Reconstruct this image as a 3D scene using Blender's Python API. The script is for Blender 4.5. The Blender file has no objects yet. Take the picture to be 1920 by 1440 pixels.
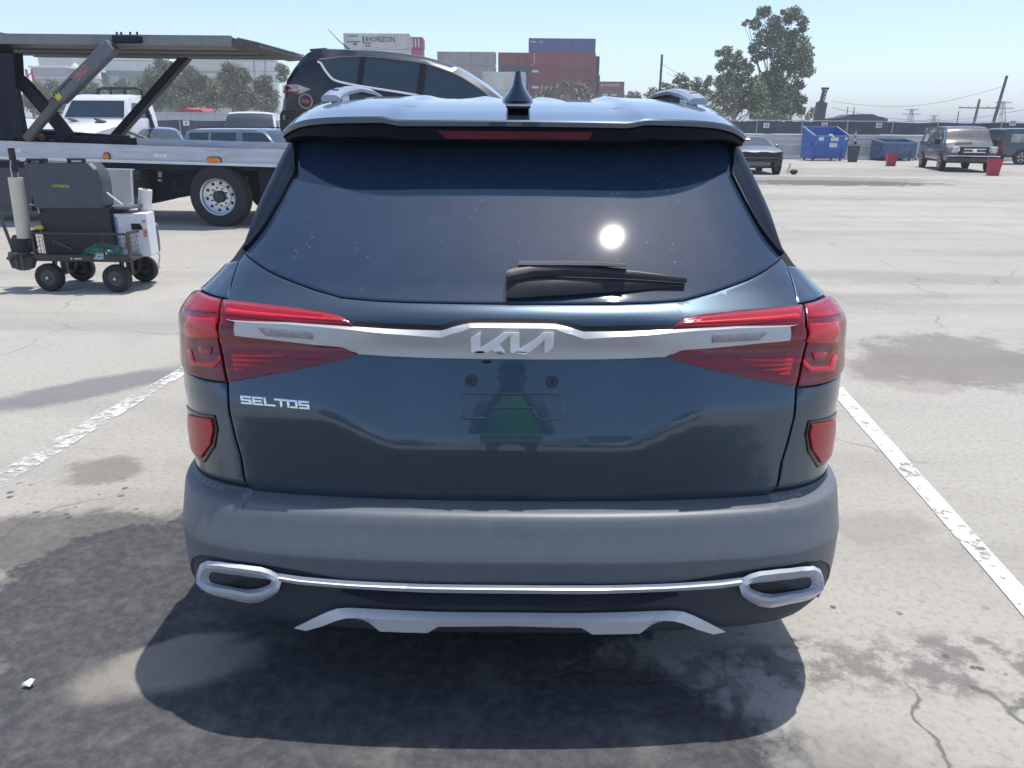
import bpy, bmesh, math, random
import numpy as np
from mathutils import Vector, Matrix, Quaternion, geometry
random.seed(7); np.random.seed(7)
sc = bpy.context.scene
COL = sc.collection
R = math.radians
PI = math.pi

# ------------------------------------------------------------------ camera
CAM = Vector((0, 0, 1.55)); FPX = 1445.0; PITCH = R(18.27); ROLL = R(0.5)
cam = bpy.data.cameras.new('camera'); cam_o = bpy.data.objects.new('camera', cam); COL.objects.link(cam_o)
cam.sensor_width = 36; cam.lens = 36 * FPX / 1920; cam.clip_start = .05; cam.clip_end = 4000
CR = Matrix.Rotation(PI / 2 - PITCH, 3, 'X') @ Matrix.Rotation(ROLL, 3, 'Z')
cam_o.matrix_world = Matrix.Translation(CAM) @ CR.to_4x4()
sc.camera = cam_o

# ------------------------------------------------------------------ sky, sun, exposure
SUN = Vector((.165, .21, 1.0)).normalized()
w = bpy.data.worlds.new('World'); sc.world = w; w.use_nodes = True
nt = w.node_tree; nt.nodes.clear()
sky = nt.nodes.new('ShaderNodeTexSky'); sky.sky_type = 'NISHITA'; sky.sun_disc = False
sky.sun_elevation = math.asin(SUN.z); sky.sun_rotation = math.atan2(SUN.x, SUN.y)
sky.air_density = .72; sky.dust_density = .9; sky.ozone_density = .6; sky.altitude = 20
bg = nt.nodes.new('ShaderNodeBackground'); bg.inputs['Strength'].default_value = .15
wo = nt.nodes.new('ShaderNodeOutputWorld')
nt.links.new(sky.outputs[0], bg.inputs['Color']); nt.links.new(bg.outputs[0], wo.inputs[0])
sl = bpy.data.lights.new('sun', 'SUN'); sl.energy = 2.9; sl.angle = R(.55); sl.color = (1, .955, .88)
so = bpy.data.objects.new('sun', sl); COL.objects.link(so); so.rotation_euler = SUN.to_track_quat('Z', 'Y').to_euler()
so.location = (0, 0, 30)
sc.view_settings.view_transform = 'Standard'; sc.view_settings.look = 'None'
sc.view_settings.exposure = 0.6; sc.view_settings.gamma = 1; sc.view_settings.use_curve_mapping = False

# ------------------------------------------------------------------ pixel of the 1920x1440 photograph -> point of the place
def ray(px, py):
    return (CR @ Vector(((px - 960) / FPX, -(py - 720) / FPX, -1))).normalized()
def at(px, py, Y):
    d = ray(px, py); return CAM + d * (Y / d.y)
def gnd(px, py, z=0.0):
    d = ray(px, py); return CAM + d * ((z - CAM.z) / d.z)
def onplane(px, py, o, n):
    d = ray(px, py); return CAM + d * ((Vector(o) - CAM).dot(n) / d.dot(n))
def local(px, py, root, yl):
    """point of a thing's own upright plane y=yl, in its own coordinates, seen at that pixel"""
    M = root_mat(root); o = M @ Vector((0, yl, 0)); n = (M.to_3x3() @ Vector((0, 1, 0)))
    return M.inverted() @ onplane(px, py, o, n)
def root_mat(o):
    M = Matrix.Translation(o.location) @ o.rotation_euler.to_matrix().to_4x4()
    return M

# ------------------------------------------------------------------ materials
MATS = {}
def mat(name, col, rough=.5, metal=0., var=.12, scale=6., bump=0., bscale=60., coat=0., spec=.5, croug=.03, rvar=.0, dust=0., dustcol=(.45, .42, .38), dmin=.3, specks=0., trans=0., stretch=None, alpha=1.):
    if name in MATS: return MATS[name]
    m = bpy.data.materials.new(name); m.use_nodes = True; MATS[name] = m
    nt = m.node_tree; nd = nt.nodes; lk = nt.links
    b = nd['Principled BSDF']
    tc = nd.new('ShaderNodeTexCoord'); vec = tc.outputs['Object']
    if stretch:
        mp = nd.new('ShaderNodeMapping'); mp.inputs['Scale'].default_value = stretch; lk.new(vec, mp.inputs[0]); vec = mp.outputs[0]
    n = nd.new('ShaderNodeTexNoise'); n.inputs['Scale'].default_value = scale; n.inputs['Detail'].default_value = 6
    lk.new(vec, n.inputs['Vector'])
    mr = nd.new('ShaderNodeMapRange'); mr.inputs[1].default_value = .3; mr.inputs[2].default_value = .7
    mr.inputs[3].default_value = 1 - var; mr.inputs[4].default_value = 1 + var; lk.new(n.outputs[0], mr.inputs[0])
    mx = nd.new('ShaderNodeVectorMath'); mx.operation = 'SCALE'; mx.inputs[0].default_value = col[:3]
    lk.new(mr.outputs[0], mx.inputs['Scale'])
    out = mx.outputs[0]
    if dust > 0:
        n2 = nd.new('ShaderNodeTexNoise'); n2.inputs['Scale'].default_value = scale * 2.3; n2.inputs['Detail'].default_value = 8; lk.new(vec, n2.inputs['Vector'])
        m2 = nd.new('ShaderNodeMapRange'); m2.inputs[1].default_value = .4; m2.inputs[2].default_value = .75; m2.inputs[3].default_value = dust * dmin; m2.inputs[4].default_value = dust
        lk.new(n2.outputs[0], m2.inputs[0])
        mm = nd.new('ShaderNodeMix'); mm.data_type = 'RGBA'; lk.new(m2.outputs[0], mm.inputs[0]); lk.new(out, mm.inputs[6]); mm.inputs[7].default_value = (*dustcol, 1)
        out = mm.outputs[2]
    if specks:   # dried water spots and grit
        vs_ = nd.new('ShaderNodeTexVoronoi'); vs_.inputs['Scale'].default_value = 55; lk.new(vec, vs_.inputs['Vector'])
        n4 = nd.new('ShaderNodeTexNoise'); n4.inputs['Scale'].default_value = 5.5; n4.inputs['Detail'].default_value = 6; n4.inputs['Distortion'].default_value = 1.5; lk.new(vec, n4.inputs['Vector'])
        a1 = nd.new('ShaderNodeMapRange'); a1.inputs[1].default_value = .10; a1.inputs[2].default_value = .16; a1.inputs[3].default_value = 1; a1.inputs[4].default_value = 0; lk.new(vs_.outputs['Distance'], a1.inputs[0])
        a2 = nd.new('ShaderNodeMapRange'); a2.inputs[1].default_value = .57; a2.inputs[2].default_value = .64; a2.inputs[4].default_value = specks; lk.new(n4.outputs[0], a2.inputs[0])
        a3 = nd.new('ShaderNodeMath'); a3.operation = 'MULTIPLY'; lk.new(a1.outputs[0], a3.inputs[0]); lk.new(a2.outputs[0], a3.inputs[1])
        m5 = nd.new('ShaderNodeMix'); m5.data_type = 'RGBA'; lk.new(a3.outputs[0], m5.inputs[0]); lk.new(out, m5.inputs[6]); m5.inputs[7].default_value = (.5, .55, .6, 1); out = m5.outputs[2]
    lk.new(out, b.inputs['Base Color'])
    b.inputs['Roughness'].default_value = rough; b.inputs['Metallic'].default_value = metal
    b.inputs['Specular IOR Level'].default_value = spec
    b.inputs['Coat Weight'].default_value = coat; b.inputs['Coat Roughness'].default_value = croug
    b.inputs['Transmission Weight'].default_value = trans; b.inputs['Alpha'].default_value = alpha
    if rvar:
        m3 = nd.new('ShaderNodeMapRange'); m3.inputs[1].default_value = .3; m3.inputs[2].default_value = .7
        m3.inputs[3].default_value = max(.01, rough - rvar); m3.inputs[4].default_value = rough + rvar
        lk.new(n.outputs[0], m3.inputs[0]); lk.new(m3.outputs[0], b.inputs['Roughness'])
    if bump:
        nb = nd.new('ShaderNodeTexNoise'); nb.inputs['Scale'].default_value = bscale; nb.inputs['Detail'].default_value = 4; lk.new(vec, nb.inputs['Vector'])
        bp = nd.new('ShaderNodeBump'); bp.inputs['Strength'].default_value = bump; bp.inputs['Distance'].default_value = .01
        lk.new(nb.outputs[0], bp.inputs['Height']); lk.new(bp.outputs[0], b.inputs['Normal'])
    return m

# ------------------------------------------------------------------ mesh builder
class MB:
    def __init__(s): s.v = []; s.f = []; s.n = {}; s.mi = []; s.cur = 0
    def add(s, vs, fs, ns=None):
        o = len(s.v); s.v += [tuple(v) for v in vs]
        if ns is not None:
            for i, n in enumerate(ns): s.n[o + i] = tuple(n)
        for f in fs: s.f.append(tuple(o + i for i in f)); s.mi.append(s.cur)
        return s
    def box(s, c, d, rot=None, ch=0.):
        """box of size d centred at c, edges chamfered by ch"""
        hx, hy, hz = d[0] / 2, d[1] / 2, d[2] / 2
        if ch <= 0:
            vs = [(x, y, z) for x in (-hx, hx) for y in (-hy, hy) for z in (-hz, hz)]
            fs = [(0, 1, 3, 2), (4, 6, 7, 5), (0, 4, 5, 1), (2, 3, 7, 6), (0, 2, 6, 4), (1, 5, 7, 3)]
        else:
            ch = min(ch, hx * .9, hy * .9, hz * .9)
            vs = []; idx = {}
            for sx in (-1, 1):
                for sy in (-1, 1):
                    for sz in (-1, 1):
                        for k in range(3):
                            p = [sx * (hx - ch), sy * (hy - ch), sz * (hz - ch)]
                            p[k] += (sx, sy, sz)[k] * ch
                            idx[(sx, sy, sz, k)] = len(vs); vs.append(tuple(p))
            fs = []
            for k in range(3):
                a, b_ = [i for i in range(3) if i != k]
                for sg in (-1, 1):
                    q = []
                    for (u, v_) in ((-1, -1), (1, -1), (1, 1), (-1, 1)):
                        t = [0, 0, 0]; t[k] = sg; t[a] = u; t[b_] = v_; q.append(idx[(*t, k)])
                    if (sg > 0) == (k == 1): q.reverse()
                    fs.append(q)
            for k in range(3):
                a, b_ = [i for i in range(3) if i != k]
                for u in (-1, 1):
                    for v_ in (-1, 1):
                        q = []
                        for e in (-1, 1):
                            t = [0, 0, 0]; t[k] = e; t[a] = u; t[b_] = v_
                            q.append((idx[(*t, a)], idx[(*t, b_)]))
                        fs.append([q[0][0], q[1][0], q[1][1], q[0][1]])
            for sx in (-1, 1):
                for sy in (-1, 1):
                    for sz in (-1, 1): fs.append([idx[(sx, sy, sz, k)] for k in range(3)])
        M = Matrix.Identity(3)
        if rot is not None: M = rot if isinstance(rot, Matrix) else Matrix.Rotation(rot, 3, 'Z')
        c = Vector(c)
        return s.add([c + M @ Vector(v) for v in vs], fs)
    def bar(s, p0, p1, w_, h_, up=(0, 0, 1), ch=0.):
        p0, p1 = Vector(p0), Vector(p1); d = p1 - p0; L = d.length
        if L < 1e-6: return s
        x = d / L; u = Vector(up)
        if abs(x.dot(u)) > .98: u = Vector((0, 1, 0))
        y = u.cross(x).normalized(); z = x.cross(y)
        M = Matrix((x, y, z)).transposed()
        return s.box((p0 + p1) / 2, (L, w_, h_), M, ch)
    def tube(s, pts, r, n=8, caps=True):
        pts = [Vector(p) for p in pts]; vs = []; fs = []
        rs = r if isinstance(r, (list, tuple)) else [r] * len(pts)
        prev = None
        for i, p in enumerate(pts):
            t = (pts[min(i + 1, len(pts) - 1)] - pts[max(i - 1, 0)]).normalized()
            if prev is None:
                a = Vector((0, 0, 1)) if abs(t.z) < .9 else Vector((1, 0, 0))
                u = t.cross(a).normalized()
            else: u = (prev - t * prev.dot(t)).normalized()
            prev = u; v_ = t.cross(u)
            for k in range(n):
                a = 2 * PI * k / n; vs.append(p + (u * math.cos(a) + v_ * math.sin(a)) * rs[i])
        for i in range(len(pts) - 1):
            for k in range(n):
                fs.append((i * n + k, i * n + (k + 1) % n, (i + 1) * n + (k + 1) % n, (i + 1) * n + k))
        if caps: fs.append(tuple(range(n))[::-1]); fs.append(tuple((len(pts) - 1) * n + k for k in range(n)))
        return s.add(vs, fs)
    def lathe(s, prof, c, axis=(0, 0, 1), n=24, closed=False, caps=True):
        """prof = [(radius, height along axis)]"""
        ax = Vector(axis).normalized(); a = Vector((0, 0, 1)) if abs(ax.z) < .9 else Vector((1, 0, 0))
        u = ax.cross(a).normalized(); v_ = ax.cross(u); c = Vector(c); vs = []; fs = []
        m = len(prof)
        for (r_, h_) in prof:
            for k in range(n):
                t = 2 * PI * k / n; vs.append(c + ax * h_ + (u * math.cos(t) + v_ * math.sin(t)) * r_)
        for i in range(m - 1 + (1 if closed else 0)):
            j = (i + 1) % m
            for k in range(n): fs.append((i * n + k, i * n + (k + 1) % n, j * n + (k + 1) % n, j * n + k))
        if not closed and caps:
            if prof[0][0] > 1e-5: fs.append(tuple(range(n))[::-1])
            if prof[-1][0] > 1e-5: fs.append(tuple((m - 1) * n + k for k in range(n)))
        return s.add(vs, fs)
    def prism(s, poly, o, ux, uy, depth):
        """polygon in the plane (ux,uy) at o, thickened by depth along ux x uy, centred"""
        o, ux, uy = Vector(o), Vector(ux), Vector(uy); nz = ux.cross(uy).normalized(); n = len(poly)
        vs = [o + ux * a + uy * b - nz * depth / 2 for a, b in poly] + [o + ux * a + uy * b + nz * depth / 2 for a, b in poly]
        fs = [tuple(range(n))[::-1], tuple(range(n, 2 * n))] + [(i, (i + 1) % n, n + (i + 1) % n, n + i) for i in range(n)]
        return s.add(vs, fs)
    def loft(s, rings, closed=True, cap0=True, cap1=True):
        n = len(rings[0]); vs = [v for r_ in rings for v in r_]; fs = []
        for i in range(len(rings) - 1):
            for k in range(n if closed else n - 1):
                fs.append((i * n + k, i * n + (k + 1) % n, (i + 1) * n + (k + 1) % n, (i + 1) * n + k))
        if cap0: fs.append(tuple(range(n))[::-1])
        if cap1: fs.append(tuple((len(rings) - 1) * n + k for k in range(n)))
        return s.add(vs, fs)
    def ball(s, c, r3, n=12, m=8):
        vs = []; fs = []
        for i in range(1, m):
            for k in range(n):
                a = PI * i / m; b = 2 * PI * k / n
                vs.append((c[0] + r3[0] * math.sin(a) * math.cos(b), c[1] + r3[1] * math.sin(a) * math.sin(b), c[2] + r3[2] * math.cos(a)))
        for i in range(m - 2):
            for k in range(n): fs.append((i * n + k, i * n + (k + 1) % n, (i + 1) * n + (k + 1) % n, (i + 1) * n + k))
        t = len(vs); vs += [(c[0], c[1], c[2] + r3[2]), (c[0], c[1], c[2] - r3[2])]
        for k in range(n): fs.append((t, (k + 1) % n, k)); fs.append((t + 1, (m - 2) * n + k, (m - 2) * n + (k + 1) % n))
        return s.add(vs, fs)
    def build(s, name, mats, parent=None, smooth=35, org=None, recalc=True):
        me = bpy.data.meshes.new(name)
        vs = s.v
        if org is not None: vs = [(v[0] - org[0], v[1] - org[1], v[2] - org[2]) for v in vs]
        me.from_pydata(vs, [], s.f)
        if not isinstance(mats, (list, tuple)): mats = [mats]
        for m in mats: me.materials.append(m)
        if len(mats) > 1: me.polygons.foreach_set('material_index', s.mi)
        if recalc and not s.n:
            bm = bmesh.new(); bm.from_mesh(me); bmesh.ops.recalc_face_normals(bm, faces=bm.faces); bm.to_mesh(me); bm.free()
        if smooth:
            me.polygons.foreach_set('use_smooth', [True] * len(me.polygons))
            if not s.n: me.set_sharp_from_angle(angle=R(smooth))
        me.update()
        if s.n:
            me.normals_split_custom_set_from_vertices([s.n.get(i, (0, 0, 0)) for i in range(len(s.v))])
        o = bpy.data.objects.new(name, me); COL.objects.link(o)
        if parent is not None: o.parent = parent
        return o

def tag(o, label=None, cat=None, group=None, kind=None):
    if label: o['label'] = label
    if cat: o['category'] = cat
    if group: o['group'] = group
    if kind: o['kind'] = kind
    return o
def thing(name, loc, label, cat, rz=0., group=None, rot=None):
    o = bpy.data.objects.new(name, None); COL.objects.link(o); o.location = loc
    o.rotation_euler = rot if rot else (0, 0, rz); o.empty_display_size = .2
    return tag(o, label, cat, group)
def kids(o): return [c for c in o.children]
def copy_tree(o, parent=None, loc=None, rz=None):
    c = o.copy(); COL.objects.link(c)
    if parent is not None: c.parent = parent
    if loc is not None: c.location = loc
    if rz is not None: c.rotation_euler = (0, 0, rz)
    for ch in list(o.children): copy_tree(ch, c)
    return c
def text_into(mb, txt, size, o, ux, uy, depth=.004, bold=0., sx=1.):
    """lettering: the built-in font turned into mesh, set on the plane (ux,uy) with its centre at o"""
    cu = bpy.data.curves.new('lettering', 'FONT'); cu.body = txt; cu.size = size; cu.extrude = depth / 2; cu.offset = bold
    cu.align_x = 'CENTER'; cu.align_y = 'CENTER'; cu.resolution_u = 2
    ob = bpy.data.objects.new('lettering', cu); COL.objects.link(ob)
    dg = bpy.context.evaluated_depsgraph_get(); me = bpy.data.meshes.new_from_object(ob.evaluated_get(dg))
    o, ux, uy = Vector(o), Vector(ux), Vector(uy); nz = ux.cross(uy).normalized()
    mb.add([o + ux * (v.co.x * sx) + uy * v.co.y + nz * v.co.z for v in me.vertices], [tuple(p.vertices) for p in me.polygons])
    bpy.data.objects.remove(ob); bpy.data.curves.remove(cu); bpy.data.meshes.remove(me)
    return mb
def pchip(pts):
    xs = np.array([p[0] for p in pts], float); ys = np.array([p[1] for p in pts], float)
    h = np.diff(xs); d = np.diff(ys) / h; m = np.zeros_like(xs); m[0] = d[0]; m[-1] = d[-1]
    for i in range(1, len(xs) - 1):
        if d[i - 1] * d[i] > 0:
            w1 = 2 * h[i] + h[i - 1]; w2 = h[i] + 2 * h[i - 1]; m[i] = (w1 + w2) / (w1 / d[i - 1] + w2 / d[i])
    def f(x):
        x = np.clip(np.asarray(x, float), xs[0], xs[-1]); i = np.clip(np.searchsorted(xs, x) - 1, 0, len(h) - 1)
        t = (x - xs[i]) / h[i]
        return ((1 + 2 * t) * (1 - t) ** 2 * ys[i] + t * (1 - t) ** 2 * h[i] * m[i] + t * t * (3 - 2 * t) * ys[i + 1] + t * t * (t - 1) * h[i] * m[i + 1])
    return f
def lerp(a, b, t): return a + (b - a) * t
def catmull(pts, k=5):
    P = [Vector((*p, 0)) if len(p) == 2 else Vector(p) for p in pts]; out = []
    for i in range(len(P) - 1):
        a = P[max(i - 1, 0)]; b = P[i]; c = P[i + 1]; d = P[min(i + 2, len(P) - 1)]
        for j in range(k):
            t = j / k
            q = .5 * ((2 * b) + (c - a) * t + (2 * a - 5 * b + 4 * c - d) * t * t + (3 * b - a - 3 * c + d) * t ** 3)
            out.append(tuple(q)[:len(pts[0])])
    out.append(tuple(pts[-1])); return out
# ------------------------------------------------------------------ setting: the concrete lot
def ground_material():
    m = bpy.data.materials.new('concrete_lot'); m.use_nodes = True
    nt = m.node_tree; nd = nt.nodes; lk = nt.links; b = nd['Principled BSDF']
    tc = nd.new('ShaderNodeTexCoord'); P = tc.outputs['Object']
    def math_(op, a, b_=None, c=None, clamp=False):
        n = nd.new('ShaderNodeMath'); n.operation = op; n.use_clamp = clamp
        for i, x in enumerate((a, b_, c)):
            if x is None: continue
            if isinstance(x, (int, float)): n.inputs[i].default_value = x
            else: lk.new(x, n.inputs[i])
        return n.outputs[0]
    def noise(scale, detail=6, rough=.55, vec=P, dist=0., stretch=None, off=None):
        if stretch or off:
            mp = nd.new('ShaderNodeMapping')
            if stretch: mp.inputs['Scale'].default_value = stretch
            if off: mp.inputs['Location'].default_value = off
            lk.new(vec, mp.inputs[0]); vec = mp.outputs[0]
        n = nd.new('ShaderNodeTexNoise'); n.inputs['Scale'].default_value = scale; n.inputs['Detail'].default_value = detail
        n.inputs['Roughness'].default_value = rough; n.inputs['Distortion'].default_value = dist; lk.new(vec, n.inputs['Vector'])
        return n.outputs[0]
    def ramp(x, lo, hi, a=0., b_=1.):
        n = nd.new('ShaderNodeMapRange'); n.interpolation_type = 'SMOOTHSTEP'
        n.inputs[1].default_value = lo; n.inputs[2].default_value = hi; n.inputs[3].default_value = a; n.inputs[4].default_value = b_
        lk.new(x, n.inputs[0]); return n.outputs[0]
    def mix(f, a, b_):
        n = nd.new('ShaderNodeMix'); n.data_type = 'RGBA'
        if isinstance(f, (int, float)): n.inputs[0].default_value = f
        else: lk.new(f, n.inputs[0])
        for i, x in ((6, a), (7, b_)):
            if isinstance(x, tuple): n.inputs[i].default_value = (*x, 1)
            else: lk.new(x, n.inputs[i])
        return n.outputs[2]
    wob = noise(1.7, 7, .62); wob2 = noise(6, 6, .65); wob3 = noise(26, 5, .65)
    def blob(c, rx, ry, rot=0., amp=.55, soft=.12):
        mp = nd.new('ShaderNodeMapping'); mp.vector_type = 'TEXTURE'
        mp.inputs['Location'].default_value = (c[0], c[1], 0); mp.inputs['Rotation'].default_value = (0, 0, rot); mp.inputs['Scale'].default_value = (rx, ry, 1)
        lk.new(P, mp.inputs[0]); ln = nd.new('ShaderNodeVectorMath'); ln.operation = 'LENGTH'; lk.new(mp.outputs[0], ln.inputs[0])
        d = math_('ADD', ln.outputs['Value'], math_('MULTIPLY', math_('SUBTRACT', wob, .5), amp * 2.2))
        d = math_('ADD', d, math_('MULTIPLY', math_('SUBTRACT', wob2, .5), amp * 1.5)); d = math_('ADD', d, math_('MULTIPLY', math_('SUBTRACT', wob3, .5), amp * .7))
        return ramp(d, 1 - soft, 1 + soft, 1, 0)
    big = noise(.16, 4); mid = noise(.9, 8, .65); fine = noise(38, 8, .7); streak = noise(.5, 6, .6, stretch=(.25, 2.2, 1))
    grit = noise(160, 3, .6)
    col = mix(ramp(big, .3, .7), (.395, .375, .332), (.445, .428, .385))
    col = mix(math_('MULTIPLY', ramp(mid, .48, .72), .40), col, (.265, .25, .225))
    col = mix(math_('MULTIPLY', ramp(streak, .46, .7), .5), col, (.26, .25, .235))
    col = mix(math_('MULTIPLY', ramp(fine, .46, .72), .62), col, (.22, .21, .195))
    col = mix(math_('MULTIPLY', ramp(grit, .56, .74), .42), col, (.52, .51, .48))
    # long drips / dark spatter dots
    vo = nd.new('ShaderNodeTexVoronoi'); vo.inputs['Scale'].default_value = 13; vo.inputs['Randomness'].default_value = 1; lk.new(P, vo.inputs['Vector'])
    dots = ramp(math_('ADD', vo.outputs['Distance'], math_('MULTIPLY', math_('SUBTRACT', wob2, .5), .5)), .13, .2, 1, 0)
    def pz(px, py): return gnd(px, py)
    dm1 = blob(pz(110, 985), .9, .55, -.2, .35, .5); dm2 = blob(pz(1600, 1195), .55, .30, 0, .3, .5)
    col = mix(math_('MULTIPLY', math_('MULTIPLY', dots, ramp(noise(2.2, 3), .42, .56)), math_('MAXIMUM', dm1, dm2)), col, (.13, .12, .115))
    # brown mud film on the left
    col = mix(math_('MULTIPLY', blob(pz(120, 1130), 1.5, .75, .2, .5, .3), .55), col, (.27, .235, .19))
    # oil and water stains
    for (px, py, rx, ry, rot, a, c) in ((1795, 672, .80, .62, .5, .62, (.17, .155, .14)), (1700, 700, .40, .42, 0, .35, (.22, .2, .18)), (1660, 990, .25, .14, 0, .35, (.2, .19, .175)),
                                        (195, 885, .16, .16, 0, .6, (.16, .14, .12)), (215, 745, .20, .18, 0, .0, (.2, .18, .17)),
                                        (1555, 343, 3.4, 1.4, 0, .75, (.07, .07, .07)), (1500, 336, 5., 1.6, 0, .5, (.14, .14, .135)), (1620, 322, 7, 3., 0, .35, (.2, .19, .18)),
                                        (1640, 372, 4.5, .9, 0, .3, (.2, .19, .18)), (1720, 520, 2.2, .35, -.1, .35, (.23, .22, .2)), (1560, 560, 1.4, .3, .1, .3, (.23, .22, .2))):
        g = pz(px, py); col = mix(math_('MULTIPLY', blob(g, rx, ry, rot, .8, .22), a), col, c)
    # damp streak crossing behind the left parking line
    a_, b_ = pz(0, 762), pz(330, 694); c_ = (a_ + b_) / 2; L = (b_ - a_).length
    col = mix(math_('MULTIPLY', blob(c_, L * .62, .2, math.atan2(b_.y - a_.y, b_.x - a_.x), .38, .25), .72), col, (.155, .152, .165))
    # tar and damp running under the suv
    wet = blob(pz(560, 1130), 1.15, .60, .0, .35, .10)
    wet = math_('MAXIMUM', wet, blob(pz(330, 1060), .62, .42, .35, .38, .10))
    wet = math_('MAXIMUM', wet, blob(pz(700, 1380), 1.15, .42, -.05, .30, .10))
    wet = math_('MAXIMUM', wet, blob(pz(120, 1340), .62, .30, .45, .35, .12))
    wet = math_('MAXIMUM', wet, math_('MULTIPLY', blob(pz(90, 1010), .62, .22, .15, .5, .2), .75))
    wet = math_('MAXIMUM', wet, blob((-.3, .25), 2.2, 1.15, 0, .3, .12))  # unseen damp beyond the frame, added to darken the tailgate reflection
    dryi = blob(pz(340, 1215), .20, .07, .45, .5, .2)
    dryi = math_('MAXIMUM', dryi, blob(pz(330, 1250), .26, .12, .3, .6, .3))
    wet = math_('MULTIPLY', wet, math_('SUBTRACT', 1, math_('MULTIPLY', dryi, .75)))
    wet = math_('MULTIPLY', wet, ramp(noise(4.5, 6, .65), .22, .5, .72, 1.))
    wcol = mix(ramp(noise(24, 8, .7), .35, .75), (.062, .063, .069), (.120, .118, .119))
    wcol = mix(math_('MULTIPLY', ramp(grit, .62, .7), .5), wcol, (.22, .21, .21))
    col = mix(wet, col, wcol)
    old = math_('MULTIPLY', blob(pz(520, 1440), 1.7, .26, 0, .35, .25), math_('SUBTRACT', 1, wet)); col = mix(math_('MULTIPLY', old, .6), col, (.15, .14, .13))
    # cracks at the lower right
    wv = nd.new('ShaderNodeVectorMath'); wv.operation = 'MULTIPLY_ADD'
    cn = nd.new('ShaderNodeTexNoise'); cn.inputs['Scale'].default_value = 3.2; cn.inputs['Detail'].default_value = 7; lk.new(P, cn.inputs['Vector'])
    lk.new(cn.outputs['Color'], wv.inputs[0]); wv.inputs[1].default_value = (.34, .34, 0); lk.new(P, wv.inputs[2])
    v2 = nd.new('ShaderNodeTexVoronoi'); v2.feature = 'DISTANCE_TO_EDGE'; v2.inputs['Scale'].default_value = 2.5; lk.new(wv.outputs[0], v2.inputs['Vector'])
    crack = ramp(v2.outputs['Distance'], .004, .032, 1, 0)
    cm = blob(pz(1610, 1345), .78, .34, .0, .3, .35)
    cm = math_('MAXIMUM', cm, math_('MULTIPLY', blob(pz(1250, 1290), .5, .3, 0, .3, .4), .6))
    cm = math_('MULTIPLY', cm, ramp(noise(2.6, 4, off=(4, 7, 0)), .34, .55))
    crk = math_('MULTIPLY', crack, cm); col = mix(math_('MULTIPLY', crk, .68), col, (.075, .07, .07))
    fl = math_('MULTIPLY', math_('MULTIPLY', blob(pz(1640, 1245), .8, .13, .02, .6, .3), ramp(noise(7, 8, .7), .42, .56)), .72); col = mix(fl, col, (.14, .13, .128))
    # hairline cracks everywhere
    v3 = nd.new('ShaderNodeTexVoronoi'); v3.feature = 'DISTANCE_TO_EDGE'; v3.inputs['Scale'].default_value = .42; lk.new(wv.outputs[0], v3.inputs['Vector'])
    hl = math_('MULTIPLY', ramp(v3.outputs['Distance'], .001, .007, 1, 0), ramp(noise(.7, 4, off=(1, 2, 3)), .42, .62)); col = mix(math_('MULTIPLY', hl, .38), col, (.11, .105, .1))
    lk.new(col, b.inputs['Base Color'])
    lk.new(ramp(wet, 0, 1, .92, .85), b.inputs['Roughness']); b.inputs['Specular IOR Level'].default_value = .12
    bp = nd.new('ShaderNodeBump'); bp.inputs['Strength'].default_value = .35; bp.inputs['Distance'].default_value = .006
    hh = math_('SUBTRACT', math_('ADD', math_('MULTIPLY', fine, .8), math_('MULTIPLY', grit, .4)), math_('MULTIPLY', math_('ADD', crk, hl), 1.5))
    lk.new(hh, bp.inputs['Height']); lk.new(bp.outputs[0], b.inputs['Normal'])
    return m
g = MB(); xs = [-1500, -60, -6, 6, 60, 1500]; ys = [-600, -60, -4, 10, 80, 3000]
g.add([(x, y, 0) for y in ys for x in xs], [(j * 6 + i, j * 6 + i + 1, (j + 1) * 6 + i + 1, (j + 1) * 6 + i) for j in range(5) for i in range(5)])
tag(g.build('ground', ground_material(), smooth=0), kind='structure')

def line_material(nm, lo_, hi_):
    m = bpy.data.materials.new(nm); m.use_nodes = True
    nt = m.node_tree; nd = nt.nodes; lk = nt.links; b = nd['Principled BSDF']
    tc = nd.new('ShaderNodeTexCoord')
    n = nd.new('ShaderNodeTexNoise'); n.inputs['Scale'].default_value = 16; n.inputs['Detail'].default_value = 9; n.inputs['Roughness'].default_value = .72; lk.new(tc.outputs['Object'], n.inputs['Vector'])
    n2 = nd.new('ShaderNodeTexNoise'); n2.inputs['Scale'].default_value = 3; n2.inputs['Detail'].default_value = 4; lk.new(tc.outputs['Object'], n2.inputs['Vector'])
    ad = nd.new('ShaderNodeMath'); ad.operation = 'MULTIPLY_ADD'; lk.new(n2.outputs[0], ad.inputs[0]); ad.inputs[1].default_value = .45; lk.new(n.outputs[0], ad.inputs[2])
    r1 = nd.new('ShaderNodeMapRange'); r1.inputs[1].default_value = lo_; r1.inputs[2].default_value = hi_; lk.new(ad.outputs[0], r1.inputs[0]); lk.new(r1.outputs[0], b.inputs['Alpha'])
    r2 = nd.new('ShaderNodeValToRGB'); r2.color_ramp.elements[0].color = (.52, .51, .48, 1); r2.color_ramp.elements[1].color = (.78, .77, .74, 1); lk.new(n.outputs[0], r2.inputs[0]); lk.new(r2.outputs[0], b.inputs['Base Color'])
    b.inputs['Roughness'].default_value = .8
    return m
LM = line_material('worn_line_paint', .585, .69); LM2 = line_material('faded_line_paint', .66, .82)
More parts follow.
